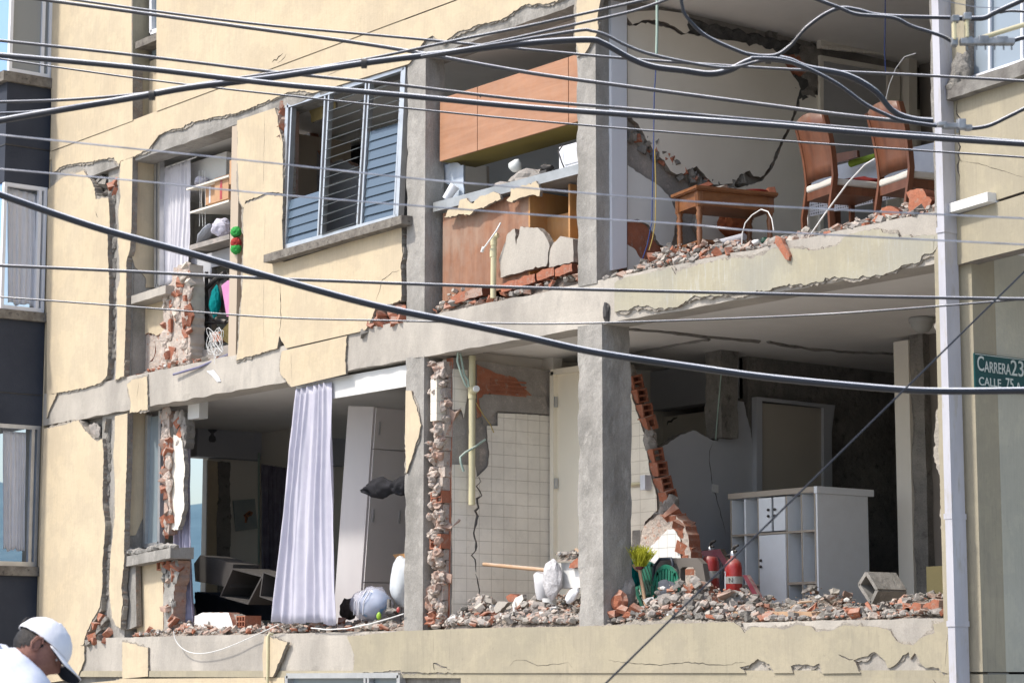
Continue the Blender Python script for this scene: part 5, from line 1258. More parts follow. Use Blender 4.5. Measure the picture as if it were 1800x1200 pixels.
# tall leaning wardrobe
YW = 1.0; wt = thing('wardrobe', 'tall off-white wardrobe leaning over in the lower left room', 'wardrobe', (-4.9, 1.2, 1.99))
x0, x1 = -5.15, -4.72; tl = R(6.2)
rt = Matrix.Translation(Vector((x1, YW, 1.99))) @ Matrix.Rotation(tl, 4, 'Y') @ Matrix.Translation(Vector((-x1, -YW, -1.99)))
wm = M('wardrobe_laminate', (.56, .54, .54), (.50, .48, .49), 1.5, .5, .04, st=(1, 1, .3)); wm2 = M('wardrobe_door', (.66, .64, .64), (.62, .60, .60), 1, .5, .04)
MB().box(x0, x1, YW, YW + .95, 1.99, 4.13, 0, rt).build('carcass', wm, wt)
for k, (za, zb_) in enumerate(((2.0, 2.48), (2.49, 3.73), (3.74, 4.12))):
    for j in range(2):
        dd = MB().box(x1 + .002, x1 + .02, YW + .02 + j * .46, YW + .46 + j * .46, za, zb_, 0, rt).build('door', wm2, wt)
        MB().box(x1 + .021, x1 + .035, YW + .06 + j * .3, YW + .075 + j * .3, (za + zb_) / 2 - .06, (za + zb_) / 2 + .06, 0, rt).build('handle', alu, dd)
# overturned charcoal cubes
def opencube(label, pts, Y, dep, gr=None):
    t = thing('storage_cube', label, 'storage cube', tuple(FY(*pts[0], Y)), gr)
    q = [FY(*p, Y) for p in pts]; mb = MB()
    for i in range(4): 
        a, b = q[i], q[(i + 1) % 4]; mid = (q[0] + q[2]) / 2
        ai, bi = a.lerp(mid, .08), b.lerp(mid, .08)
        mb.add([a, b, bi, ai] + [v + Vector((0, dep, 0)) for v in (a, b, bi, ai)], [(0, 1, 2, 3), (7, 6, 5, 4), (0, 4, 5, 1), (2, 6, 7, 3), (1, 5, 6, 2), (3, 7, 4, 0)])
    mb.build('frame', darkf, t)
    MB().add([v + Vector((0, dep, 0)) for v in q], [(0, 1, 2, 3)]).build('back', darkf, t, False)
    return t
opencube('charcoal open storage cube tipped over in the lower left room, right of the board', [(408, 998), (462, 1012), (436, 1062), (386, 1048)], .55, .42, 'charcoal storage cubes')
opencube('charcoal cube corner poking out beside the big white curtain', [(462, 1004), (500, 1018), (496, 1062), (456, 1048)], .50, .4, 'charcoal storage cubes')
slabthing('cabinet_door', 'flat charcoal board raised at the left of the tipped storage cubes', 'board', [(341, 990), (352, 975), (410, 991), (405, 1032), (343, 1021)], .6, .3, [darkf], 0)
slabthing('fallen_mattress', 'blue-black heap behind the charcoal cubes', 'heap', [(342, 1040), (380, 1046), (430, 1052), (480, 1055), (485, 1090), (345, 1080)], 1.2, .4, [M('midnight_cloth', (.02, .025, .04), None, 4, .9, .3)], .01)
pc = thing('picture', 'unframed grey-blue picture with an orange and black blot on the far wall', 'picture', tuple(FX(432, 905, -9.17)))
plate('canvas', [(410, 879, 1), (448, 876, 1), (453, 928, 1), (415, 933, 1)], 'X', -9.17, .02, [M('picture_ground', (.30, .34, .34), (.38, .40, .38), 9, .7, .1)], pc, 0)
plate('picture_motif', [(428, 905), (438, 897), (445, 900), (442, 906), (436, 908), (434, 918), (430, 918), (431, 910)], 'X', -9.165, .004, [M('orange_blot', (.55, .20, .08), (.04, .03, .03), 30, .7, 0)], pc, .001)
c_ = FZ(373, 755, 4.335)
t = thing('ceiling_light', 'dark bare lamp holder with bulb hanging from the lower left ceiling', 'lamp holder', tuple(c_))
gl_ = M('dim_bulb', (.14, .14, .15), None, 3, .4, 0)
MB().lathe(c_, [(.06, 0), (.045, -.02), (.015, -.04), (.02, -.06), (.04, -.08), (.045, -.12), (.03, -.14), (0, -.14)], 20).build('bulb', gl_, t)
tag(MB().tube([FX(455, 795, -8.9), FX(455, 990, -8.9)], .012, 6).build('glass_edge', greenp), 'green-edged glass panel seen on end in front of the dark curtain', 'glass panel')
# black cloth hanging off the wardrobe
vs = []; n = 26
top_ = [(640, 858), (655, 842), (672, 836), (690, 846), (702, 838), (718, 835)]; bt_ = [(641, 866), (655, 874), (672, 877), (690, 866), (706, 872), (718, 868)]
def lerp2(L, u):
    k = min(int(u * (len(L) - 1)), len(L) - 2); f = u * (len(L) - 1) - k
    return L[k][0] * (1 - f) + L[k + 1][0] * f, L[k][1] * (1 - f) + L[k + 1][1] * f
for i in range(n + 1):
    for j in range(9):
        a, b = lerp2(top_, i / n), lerp2(bt_, i / n); v = j / 8
        p = FY(a[0] * (1 - v) + b[0] * v, a[1] * (1 - v) + b[1] * v, .30); p.y += .05 * noise.noise(Vector((i * .35, j * .5, 3))) - .05 * math.sin(v * 3.14); vs.append(p)
ob = MB().add(vs, [(i * 9 + j, i * 9 + j + 1, (i + 1) * 9 + j + 1, (i + 1) * 9 + j) for i in range(n) for j in range(8)], 0, True).build('garment', blackc, None, False)
ob.modifiers.new('thickness', 'SOLIDIFY').thickness = .02; tag(ob, 'crumpled black garment caught in front of the leaning wardrobe', 'garment')
bg_ = thing('storage_bag', 'blue striped blanket in a cloudy plastic bag at the ledge edge', 'bag', tuple(FY(655, 1090, .25)))
c_ = FY(655, 1062, .28)
MB().lump(c_ + Vector((.02, 0, 0)), (.19, .12, .13), 4, 0, .18, 3, True).build('blanket', plastic_b, bg_)
MB().lump(c_ + Vector((-.02, 0, .01)), (.235, .15, .155), 9, 0, .25, 3, True, 2.4).build('plastic_cover', clearp, bg_)
mb = MB()
for k in range(3): mb.tube([c_ + Vector((-.10 + .07 * k, -.13, -.09)), c_ + Vector((-.06 + .07 * k, -.15, .02)), c_ + Vector((.0 + .06 * k, -.11, .12))], .005, 6)
mb.build('stripe', paper, bg_)
tag(MB().lump(FY(708, 1022, .45), (.12, .10, .22), 7, 0, .2, 3, True).build('sack', M('white_sack', (.62, .66, .68), (.55, .58, .62), 6, .5, .3)), 'white rounded sack half hidden behind the grey column', 'sack')
t = thing('power_tool', 'black tool with lime green and red ends beside the plastic bag', 'tool', tuple(FY(690, 1080, .15)))
MB().lump(FY(688, 1076, .15), (.08, .05, .04), 2, 0, .3, 3).tube([FY(683, 1070, .15), FY(684, 1054, .18)], .02, 10).build('body', blackp, t)
MB().lump(FY(666, 1082, .12), (.025, .02, .035), 4, 0, .15, 2).build('lime_end', lime, t); MB().lump(FY(700, 1071, .13), (.018, .015, .025), 5, 0, .15, 2).build('red_end', redp, t)
tag(MB().lump(FY(612, 1070, .4), (.06, .08, .10), 5, 0, .3, 3).build('sack', M('dark_brown_sack', (.05, .04, .035), None, 4, .8, .3)), 'small dark brown sack between the curtain and the plastic bag', 'sack')
slabthing('chopping_board', 'small yellow wooden board behind the white sack', 'board', [(690, 974), (714, 972), (714, 996), (706, 996)], .6, .03, [oaky], 0)
tag(MB().tube([FY(305 + 185 * (i / 30) ** 1.35, 1108 - 11 * i / 30 + 44 * math.sin(math.pi * (i / 30) ** .72), -.06) for i in range(31)], .0045, 8).build('wire', pvcw), 'white wire looping over the lower left parapet', 'wire')
tag(MB().tube([FY(*p, -.03) for p in ((547, 1103), (575, 1106), (610, 1104), (650, 1096), (685, 1086), (710, 1078))], .0055, 8).build('wire', pvcw), 'white wire lying along the ledge beside the plastic bag', 'wire')
pp = thing('drain_pipe', 'thin cream pipe with an elbow on the lower left parapet', 'pipe', tuple(FY(471, 1190, -.05)))
MB().tube([FY(480, 1114, -.02), FY(474, 1113, -.05), FY(471, 1118, -.06), FY(471, 1150, -.06), FY(470, 1220, -.06)], .014, 12).build('pipe', pvc, pp)

# ================================================================== UPPER LEFT OPENING
curtain('curtain', (FY(284, 298, .33), FY(334, 281, .33)), (FY(282, 502, .33), FY(329, 494, .33)), 6, .022, cloth('bright_curtain_cloth', (.82, .81, .85), (.76, .75, .80), trl=.3), 'white curtain behind the torn upper left window', group='white curtains', seed=12, flare=.4)
tag(MB().tube([FY(284, 297, .33), FY(345, 276, .33)], .008, 8).build('curtain_rod', pvcw), 'bent white curtain rod above the torn upper left window', 'curtain rod')
def cshelf(pts, label, mat=wallp): 
    return slabthing('shelf', label, 'shelf', pts, .0, .02, [mat, woodp], 0) if 0 else None
def quadshelf(a, b, Ya, Yb, th, label, mat):
    """horizontal board whose front edge runs a..b at depth Ya, back to Yb"""
    p, q = FY(*a, Ya), FY(*b, Ya); z = (p.z + q.z) / 2
    o = MB().add([(p.x, Ya, z), (q.x, Ya, z), (q.x, Yb, z), (p.x + .25, Yb, z)] + [(p.x, Ya, z + th), (q.x, Ya, z + th), (q.x, Yb, z + th), (p.x + .25, Yb, z + th)],
                 [(0, 1, 2, 3), (7, 6, 5, 4), (0, 4, 5, 1), (1, 5, 6, 2), (2, 6, 7, 3), (3, 7, 4, 0)]).build('shelf', mat)
    return tag(o, label, 'shelf', 'shelves in the torn upper left room')
quadshelf((327, 340), (402, 305), .25, .70, .018, 'upper of three pale shelves in the torn upper left room', wallp)
quadshelf((334, 374), (402, 356), .25, .70, .02, 'middle of three pale shelves in the torn upper left room', wallp)
quadshelf((333, 440), (403, 420), .22, .70, .05, 'lowest of three shelves, thick and crusted with mortar', plast)
def carton(label, px0, px1, py0, py1, Y, dep, tape=True):
    a, b = FY(px0, py1, Y), FY(px1, py0, Y); t = thing('cardboard_box', label, 'cardboard box', ((a.x + b.x) / 2, Y, a.z), 'cardboard boxes in the torn upper left room')
    za = FY((px0 + px1) / 2, py1, Y).z; zb_ = FY((px0 + px1) / 2, py0, Y).z
    MB().box(a.x, b.x, Y, Y + dep, za, zb_).build('body', cartm, t)
    MB().box((a.x * .6 + b.x * .4), (a.x * .45 + b.x * .55), Y - .003, Y, za + .01, zb_ - .01).build('tape', redp if tape else paper, t)
carton('cardboard box with a red strip on the middle shelf', 377, 402, 310, 352, .28, .2)
carton('plain cardboard box left of the red-striped one', 361, 378, 326, 358, .33, .2, False)
carton('cardboard box jammed high against the cabinet wall', 403, 419, 280, 322, .08, .25, False)
tag(MB().lump(FY(353, 318, .4), (.10, .06, .045), 3, 0, .3, 3).build('cloth_bundle', sheerm), 'small white cloth bundle on the upper shelf', 'cloth bundle')
tag(MB().lump(FY(388, 400, .3), (.12, .08, .09), 5, 0, .35, 3).build('cloth_bundle', sheerm), 'larger white cloth bundle on the lowest shelf', 'cloth bundle')
tag(MB().lump(FY(362, 412, .3), (.15, .08, .035), 5, 0, .15, 3, rot=Matrix.Rotation(R(-35), 3, 'Y')).build('grey_tray', M('grey_plastic', (.38, .40, .44), None, 3, .4, .05)), 'grey tray leaning on the lowest shelf', 'tray')
t = thing('wool_toy', 'woolly ball, green above and red below, hanging by the cabinet wall', 'soft ball', tuple(FY(414, 420, .0)))
for nm, py, m_ in (('green_top', 408, M('green_wool', (.05, .38, .08), (.03, .25, .05), 40, .95, 1, 80)), ('red_middle', 427, M('red_wool', (.42, .05, .04), (.28, .03, .03), 40, .95, 1, 80)), ('green_base', 437, MATS['green_wool'])):
    MB().lump(FY(415, py, .0), (.062, .05, .055), 3, 0, .18, 3, False, 6).build(nm, m_, t)
for k, x in enumerate((350, 356, 360)):
    tag(MB().tube([FY(x, 300, .3), FY(x + PR.uniform(-2, 2), 350, .3), FY(x + PR.uniform(-1, 1), 398, .3)], .003, 5).build('blind_cord', pvcw), ['leftmost', 'middle', 'rightmost'][k] + ' of three thin white blind cords behind the shelves', 'cord', 'thin blind cords')
t = thing('exercise_machine', 'black curved metal frame standing in the torn upper left opening', 'metal frame', tuple(FY(370, 600, .38)))
MB().tube([FY(363, 478, .38), FY(363, 600, .38)], .020, 10).build('post', blackp, t)
MB().tube([FY(*p, .36) for p in ((395, 480), (378, 492), (362, 508), (357, 525), (360, 545), (375, 560), (398, 566))], .024, 12).build('curved_arm', blackp, t)
MB().tube([FY(363, 488, .37), FY(400, 486, .37)], .014, 8).tube([FY(363, 568, .37), FY(402, 566, .37)], .014, 8).build('crossbar', blackp, t)
MB().lump(FY(396, 515, .42), (.12, .05, .22), 6, 0, .3, 3).build('wheel_cover', darkf, t)
tag(MB().lump(FY(378, 530, .30), (.075, .05, .15), 8, 0, .3, 3).build('cloth_bundle', teal), 'teal cloth inside the black curved frame', 'cloth bundle')
slabthing('plastic_folder', 'translucent pink plastic sheet hanging in the torn upper left opening', 'plastic sheet', [(389, 502), (400, 493), (418, 490, 1), (422, 515), (424, 555), (398, 556, 1), (394, 530)], .06, .015, [pink], .001)
slabthing('plastic_folder', 'deep pink folder behind the pale pink sheet', 'plastic sheet', [(414, 490), (427, 490), (427, 530), (420, 540)], .10, .02, [M('magenta_plastic', (.70, .08, .35), None, 3, .4, 0)], .001)
slabthing('burlap_sack', 'olive-brown burlap flap hanging over the upper left ledge', 'sack', [(384, 588), (412, 554), (422, 553), (423, 590), (418, 632), (408, 608), (395, 600)], .03, .03, [oliveb], .004)
rg = random.Random(5); pts = []
for k in range(90):
    a = k * .55; pts.append(FY(378 + 11 * math.cos(a) * (1 + .4 * math.sin(a * .37)), 600 + 20 * math.sin(a * 1.13 + .5) - 6 * math.cos(a * .21), .0 + .03 * math.sin(a * .7)))
pts += [FY(377, 620, -.02), FY(377, 640, -.03)]
tag(MB().tube(pts, .0032, 6).build('string_tangle', pvcw), 'loose tangle of white string below the burlap flap', 'string')
tag(MB().tube([FY(305, 658, -.04), FY(350, 645, -.02), FY(408, 620, .05)], [.012, .011, .013], 10).build('umbrella_rod', M('dull_violet', (.16, .15, .26), (.22, .22, .30), 6, .5, .1)), 'slim violet rod lying on the upper left ledge', 'rod')
slabthing('paper_scrap', 'scrap of white paper with a dark corner stuck to the concrete band', 'paper', [(363, 652), (375, 650), (385, 663), (388, 670), (382, 671), (373, 661)], -.012, .004, [paper], .001)
tag(MB().lathe(FY(352, 605, .35), [(.0, 0), (.055, 0), (.06, .05), (.05, .10), (.03, .12), (0, .12)], 18).build('jar', M('dusty_white_jar', (.52, .50, .46), (.42, .40, .37), 14, .6, .3)), 'dusty white jar behind the broken brick pier', 'jar')
slabthing('hollow_brick', 'orange brick on the floor inside the upper left opening', 'brick', [(372, 585), (392, 582), (393, 597), (374, 602)], .25, .1, [brick, brick_d], .003)
# ================================================================== UPPER RIGHT ROOM
TC = FY(1224, 325, .42); zt = TC.z; TA = R(-14)
def tlen(c, d_, px, py):
    v = ray(px, py); k = c - CAM; return -(k.x * v.y - k.y * v.x) / (d_.x * v.y - d_.y * v.x)
dl_ = Vector((math.sin(R(14)), math.cos(R(14)), 0)); ds_ = Vector((-math.cos(R(14)), math.sin(R(14)), 0))
LL, LS = tlen(TC, dl_, 1368, 338), tlen(TC, ds_, 1179, 343)
TQ = Matrix.Translation(TC) @ Matrix((-ds_, dl_, Vector((0, 0, 1)))).transposed().to_4x4()      # x: -LS..0, y: 0..LL, z from the table top
T = thing('side_table', 'small honey-wood table with turned legs standing at the open edge', 'table', (TC.x, TC.y, 4.6))
MB().box(-LS, 0, 0, LL, -.022, 0, 0, TQ).build('tabletop', tablew, T)
MB().box(-LS + .008, -.008, .008, LL - .008, -.032, -.0225, 0, TQ).build('top_moulding', tablew, T)
MB().box(-LS + .035, -.035, .035, LL - .035, -.145, -.0325, 0, TQ).build('apron', tablew, T)
for x in (-LS + .025, -.075):
    for y_ in (.025, LL - .075):
        mb = MB().box(x, x + .05, y_, y_ + .05, -.155, -.033, 0, TQ)
        for g in (.012, .025, .038): mb.tube([TQ @ Vector((x + g, y_ - .001, -.15)), TQ @ Vector((x + g, y_ - .001, -.04))], .003, 6).tube([TQ @ Vector((x + .051, y_ + g, -.15)), TQ @ Vector((x + .051, y_ + g, -.04))], .003, 6)
        L = zt - .155 - 4.55; p_ = TQ @ Vector((x + .025, y_ + .025, 0)); p_.z = 4.55
        mb.lathe(p_, [(.014, 0), (.017, L * .15), (.020, L * .5), (.023, L * .70), (.018, L * .72), (.024, L * .75), (.018, L * .78), (.021, L * .83), (.027, L * .90), (.018, L * .95), (.026, L * .98), (.024, L)], 18)
        mb.build('leg', tablew, T)
MB().box(-LS + .05, -.05, .06, LL - .06, -.42, -.405, 0, TQ).build('lower_shelf', tablew, T)
xr, yb, Yt = TC.x + .05, TC.y + LL * .95, TC.y
t = thing('red_dish', 'red and clear plastic dish on the honey-wood table', 'dish', (xr - .1, yb - .35, zt))
MB().lathe((xr - .06, Yt + .62, zt + .002), [(.0, 0), (.06, .0), (.10, .025), (.105, .028), (.095, .022), (.05, .006), (0, .006)], 24).build('dish', redp, t)
tag(MB().chunk((xr - .08, yb - .12, zt + .012), (.09, .05, .010), random.Random(3)).chunk((xr - .12, Yt + .35, zt + .015), (.06, .06, .012), random.Random(6)).build('brick_scrap', plast), 'grey scraps lying on the honey-wood table', 'rubble chunk')
tag(MB().chunk((xr + .02, yb + .03, zt + .004), (.06, .05, .05), random.Random(9)).build('brick_fragment', brick), 'terracotta piece overhanging the far corner of the honey-wood table', 'brick fragment')
tag(MB().chunk((xr - .1, Yt + .14, zt + .018), (.05, .06, .014), random.Random(12)).build('brick_fragment', brick_d), 'dark red sliver on the near end of the honey-wood table', 'brick fragment')
tag(MB().tube([FY(1262, 428, .35), FY(1308, 416, .35)], .028, 10).tube([FY(1270, 434, .3), FY(1300, 428, .3)], .018, 8).build('rolled_paper', M('newsprint', (.40, .40, .42), (.28, .28, .30), 30, .9, .2)), 'rolled grey newspaper under the honey-wood table', 'newspaper')
tag(MB().lump(FY(1327, 428, .12), (.045, .03, .025), 3, 0, .1, 3, True, rot=Matrix.Rotation(R(-20), 3, 'Y')).build('white_pebble', pvcw), 'smooth white oval piece on the upper rubble bed', 'fragment')
tag(MB().lump(FY(1344, 424, .14), (.035, .03, .03), 3, 0, .2, 3, True).build('glass_fragment', M('bottle_green', (.01, .05, .03), None, 3, .3, 0)), 'dark green round piece beside the white oval piece', 'fragment')
tag(MB().lump(FX(1290, 395, XU + .12), (.05, .16, .12), 3, 0, .4, 3).build('orange_cloth', M('rust_cloth', (.35, .11, .04), (.24, .07, .03), 12, .95, .6, 20)), 'rust-orange bundle behind the legs of the honey-wood table', 'cloth bundle')
tag(MB().box(*sorted((FX(1240, 400, XU + .1).x, XU + .35)), FX(1222, 400, XU).y, FX(1300, 400, XU).y, 4.68, 4.90).build('dark_case', M('slate_case', (.03, .05, .07), None, 4, .6, .2)), 'dark slate case on the floor behind the honey-wood table', 'case')
tag(MB().tube([FY(*p, .15) for p in ((1304, 430), (1305, 410), (1310, 392), (1322, 378), (1338, 368), (1350, 372), (1357, 385), (1360, 405))], .0045, 6).build('wire', pvcw), 'white wire arching beside the right leg of the honey-wood table', 'wire')

def dining_chair(px, py, Y, rz, label, sc=1.0):
    """(px, py): where the lower left corner of the backrest shows"""
    p = FY(px, py, Y); base = Vector((p.x, Y, p.z - .44 * sc))
    t = thing('dining_chair', label, 'chair', tuple(base), 'mahogany dining chairs'); W = .40 * sc
    q = Matrix.Translation(base) @ Matrix.Rotation(rz, 4, 'Z') @ Matrix.Diagonal((sc, sc, sc, 1))
    def T_(v): return q @ Vector(v)
    W = .40; prof = [(.44, 0), (.50, -.002), (.60, -.010), (.70, -.022), (.80, -.042), (.90, -.068), (.985, -.095)]
    # curved back panel: leans back and bows across
    mb = MB(); vs = []; nx = 12
    for z, y_ in prof:
        z_ = z + .06 if z < .5 else z
        for i in range(nx + 1):
            u = i / nx; b = -.035 * math.sin(math.pi * u); wv = W + .04 * (z - .44)
            zz = z_ + (.035 * (1 - (2 * u - 1) ** 2) if z > .95 else 0)
            vs.append(T_((-.02 * (z - .44) + wv * u, y_ + b, zz)))
    m_ = len(vs); vs += [v + (q.to_3x3() @ Vector((0, .018, 0))) for v in vs]
    fs = []
    for k in range(len(prof) - 1):
        for i in range(nx):
            a = k * (nx + 1) + i; fs += [(a, a + 1, a + nx + 2, a + nx + 1), (m_ + a, m_ + a + nx + 1, m_ + a + nx + 2, m_ + a + 1)]
        for a in (k * (nx + 1), k * (nx + 1) + nx): fs.append((a, a + nx + 1, m_ + a + nx + 1, m_ + a))
    for k in (0, len(prof) - 1):
        for i in range(nx): a = k * (nx + 1) + i; fs.append((a, a + 1, m_ + a + 1, m_ + a))
    mb.add(vs, fs, 0, True).build('backrest', chairw, t)
    for x in (0, W):
        pts = [(x, .06 * (1 if 1 else 0) - .085, .0), (x, -.035, .22), (x, .0, .42)] + [(x + .02 * (1 if x else -1) * (z - .44), y_ + .012, z) for z, y_ in prof[1:]]
        mb = MB()
        for a, b in zip(pts, pts[1:]):
            A_, B_ = Vector(a), Vector(b); w_ = .014; d_ = .022
            mb.add([T_(v) for P_ in (A_, B_) for v in (P_ + Vector((-w_, -d_, 0)), P_ + Vector((w_, -d_, 0)), P_ + Vector((w_, d_, 0)), P_ + Vector((-w_, d_, 0)))],
                   [(0, 1, 2, 3), (4, 7, 6, 5), (0, 4, 5, 1), (1, 5, 6, 2), (2, 6, 7, 3), (3, 7, 4, 0)])
        mb.build('rear_leg', chairw, t)
    for x in (0.02, W - .02):
        A_, B_ = Vector((x, .40, 0)), Vector((x, .40, .42)); 
        MB().add([T_(v) for P_, w_ in ((A_, .013), (B_, .02)) for v in (P_ + Vector((-w_, -w_, 0)), P_ + Vector((w_, -w_, 0)), P_ + Vector((w_, w_, 0)), P_ + Vector((-w_, w_, 0)))],
                   [(0, 1, 2, 3), (4, 7, 6, 5), (0, 4, 5, 1), (1, 5, 6, 2), (2, 6, 7, 3), (3, 7, 4, 0)]).build('front_leg', chairw, t)
    MB().box(.012, W - .012, -.012, .42, .36, .425, 0, q).build('apron', chairw, t)
    o = MB().box(.004, W - .004, -.018, .435, .427, .485, 0, q).build('seat_cushion', M('cream_upholstery', (.60, .57, .52), (.54, .51, .46), 8, .9, .3, 40), t)
    bv = o.modifiers.new('soft', 'BEVEL'); bv.width = .018; bv.segments = 3
    return t
dining_chair(1419, 338, .80, R(-14), 'mahogany dining chair with curved back, farther from the downpipe', .93)
dining_chair(1547, 327, .80, R(-14), 'mahogany dining chair with curved back, nearer the downpipe', .96)
Yq = 1.45; a_, b_ = FY(1425, 302, Yq), FY(1680, 246, Yq)
t = thing('cloth_covered_table', 'dining table under a white cloth with a dark lace hem behind the chairs', 'table', ((a_.x + b_.x) / 2, Yq + .3, 4.6))
zt = a_.z
MB().box(a_.x, b_.x, Yq, Yq + .8, zt - .01, zt).build('tabletop', sheerm, t)
vs = []; n = 60
for i in range(n + 1):
    for j in range(7):
        vs.append(((a_.x * (n - i) + b_.x * i) / n, Yq - .006 - .012 * abs(math.sin(i * .5)) * j / 6, zt - .22 * j / 6 + .01 * math.sin(i * .35) * j / 6))
MB().add(vs, [(i * 7 + j, i * 7 + j + 1, i * 7 + j + 8, i * 7 + j + 7) for i in range(n) for j in range(6)], 0, True).build('tablecloth', cloth('blue_white_tablecloth', (.55, .60, .68), (.48, .53, .62), trl=.1), t, False)
lace, nt_, b__ = newmat('lace_hem')
vo = nt_.nodes.new('ShaderNodeTexVoronoi'); vo.inputs['Scale'].default_value = 42; vo.inputs['Randomness'].default_value = .15
nt_.links.new(mapping(nt_, (1, 1, 1)).outputs[0], vo.inputs[0]); nt_.links.new(ramp(nt_, vo.outputs['Distance'], [(.35, (.03, .03, .04)), (.5, (.45, .47, .52))]), b__.inputs['Base Color'])
MB().box(a_.x, b_.x, Yq - .024, Yq - .020, zt - .36, zt - .225).build('lace_hem', lace, t)
for x in (a_.x + .1, b_.x - .1): MB().box(x, x + .06, Yq + .1, Yq + .16, 4.6, zt - .012).build('leg', chairw, t)
tag(MB().tube([FY(1495, 288, 1.35), FY(1540, 274, 1.35)], [.028, .022], 12).build('rolled_cloth', M('leaf_green_cloth', (.22, .34, .05), (.17, .27, .04), 8, .9, .4)), 'rolled leaf-green cloth on the white tablecloth between the chairs', 'rolled cloth')
tag(MB().lump(FY(1491, 279, 1.35), .022, 1, 0, 0, 2, True).build('white_ball', pvcw), 'small white ball at the end of the green roll', 'ball')
tag(MB().lump(FY(1500, 325, 1.08), (.22, .14, .045), 4, 0, .2, 3, True).build('cushion', M('wine_red_cushion', (.20, .02, .015), (.14, .012, .01), 5, .8, .3)), 'wine-red cushion lying on the seat of the farther chair', 'cushion')
slabthing('wooden_chair', 'top rail of a third dark wooden chair behind the farther chair', 'chair', [(1458, 272), (1506, 264), (1507, 276), (1458, 290)], 1.25, .03, [chairw], 0)
tag(MB().tube([FY(*p, .2) for p in ((1424, 414), (1450, 376), (1490, 322), (1520, 290), (1538, 279))], .006, 8).build('wire', pvcw), 'taut white wire slanting up between the two dining chairs', 'wire')
slabthing('board', 'narrow white panel edge standing behind the farther chair', 'board', [(1415, 330), (1420, 325), (1420, 400), (1413, 395)], 1.1, .02, [wallw], 0)
for nm, lb, mt, y0, pts in (('wire', 'thin blue wire hanging down the left side of the upper right room', bluew, .12, ((1153, 120), (1150, 170), (1149, 260), (1147, 330), (1146, 390), (1138, 430), (1128, 460))),
                    ('wire', 'thin yellow wire hanging beside the blue one in the upper right room', yelloww, .12, ((1151, 262), (1153, 330), (1152, 390), (1147, 420), (1141, 440))),
                    ('wire', 'thin blue wire hanging from the ceiling in front of the white door', bluew, .9, ((1556, -30), (1556, 40), (1555, 90), (1557, 132))),
                    ('wire', 'thin pale cord curling down from the pilaster above the chairs', pvcw, .9, ((1610, 94), (1590, 100), (1575, 120), (1563, 150), (1556, 180), (1550, 195)))):
    tag(MB().tube([FY(*p, y0) for p in pts], .004, 6).build(nm, mt), lb, 'wire')
tag(MB().tube([FY(1155, -20, .1), FY(1155, 55, .1), FY(1154, 95, .1)], .011, 10).build('conduit', greenp), 'green conduit hanging from the ceiling of the upper right room', 'conduit')
tag(MB().lump(FY(1066, 548, -.01), (.03, .02, .07), 7, 0, .6, 2).build('torn_cloth', darkf), 'small dark rag stuck at the head of the central column', 'rag')
for x0_, lb in ((1610, 'upper left'), (1680, 'upper right')):
    pass

# ================================================================== STREET SIGN
SX = XR + .015
sg = thing('street_sign', 'dark green street name plate with white lettering CARRERA 23, CALLE 75A', 'street sign', tuple(FX(1760, 655, SX)))
a_ = FX(1713, 620, SX); b_ = FX(1718, 683, SX); W_ = .60
MB().box(SX - .012, SX, a_.y, a_.y + W_, b_.z, a_.z + .0).build('plate', signm, sg)
mb = MB()
for z in (b_.z + .004, a_.z - .008): mb.box(SX, SX + .002, a_.y + .005, a_.y + W_ - .005, z, z + .004)
mb.build('border', signw, sg)
def lettering(txt, y0, z0, size, xs_=.8):
    c = bpy.data.curves.new('lettering', 'FONT'); c.body = txt; c.size = size; c.extrude = .0012; c.offset = .0006
    o = bpy.data.objects.new('lettering', c); COL.objects.link(o); bpy.context.view_layer.update()
    me = bpy.data.meshes.new_from_object(o.evaluated_get(bpy.context.evaluated_depsgraph_get())); bpy.data.objects.remove(o)
    me.transform(Matrix.Translation(Vector((SX + .0025, y0, z0)) - ORG[sg]) @ Matrix.Rotation(R(90), 4, 'Z') @ Matrix.Rotation(R(90), 4, 'X') @ Matrix.Diagonal((xs_, 1, 1, 1)))
    me.materials.clear(); me.materials.append(signw); ob = bpy.data.objects.new('lettering', me); COL.objects.link(ob); ob.parent = sg
    return ob
H_ = a_.z - b_.z
p1 = FX(1717, 649, SX); p2 = FX(1723, 653, SX); p3 = FX(1772, 654, SX)
lettering('C', p1.y, p1.z - .005, .135, .75); lettering('ARRERA', FX(1730, 652, SX).y, FX(1730, 652, SX).z - .005, .100, .70); lettering('23', FX(1776, 655, SX).y, p1.z - .012, .145, .95)
q1 = FX(1720, 675, SX); lettering('CALLE', q1.y, q1.z - .005, .076, 1.0); lettering('75', FX(1767, 680, SX).y, q1.z - .012, .105, .8); lettering('A', FX(1786, 680, SX).y, q1.z - .008, .07, .95)

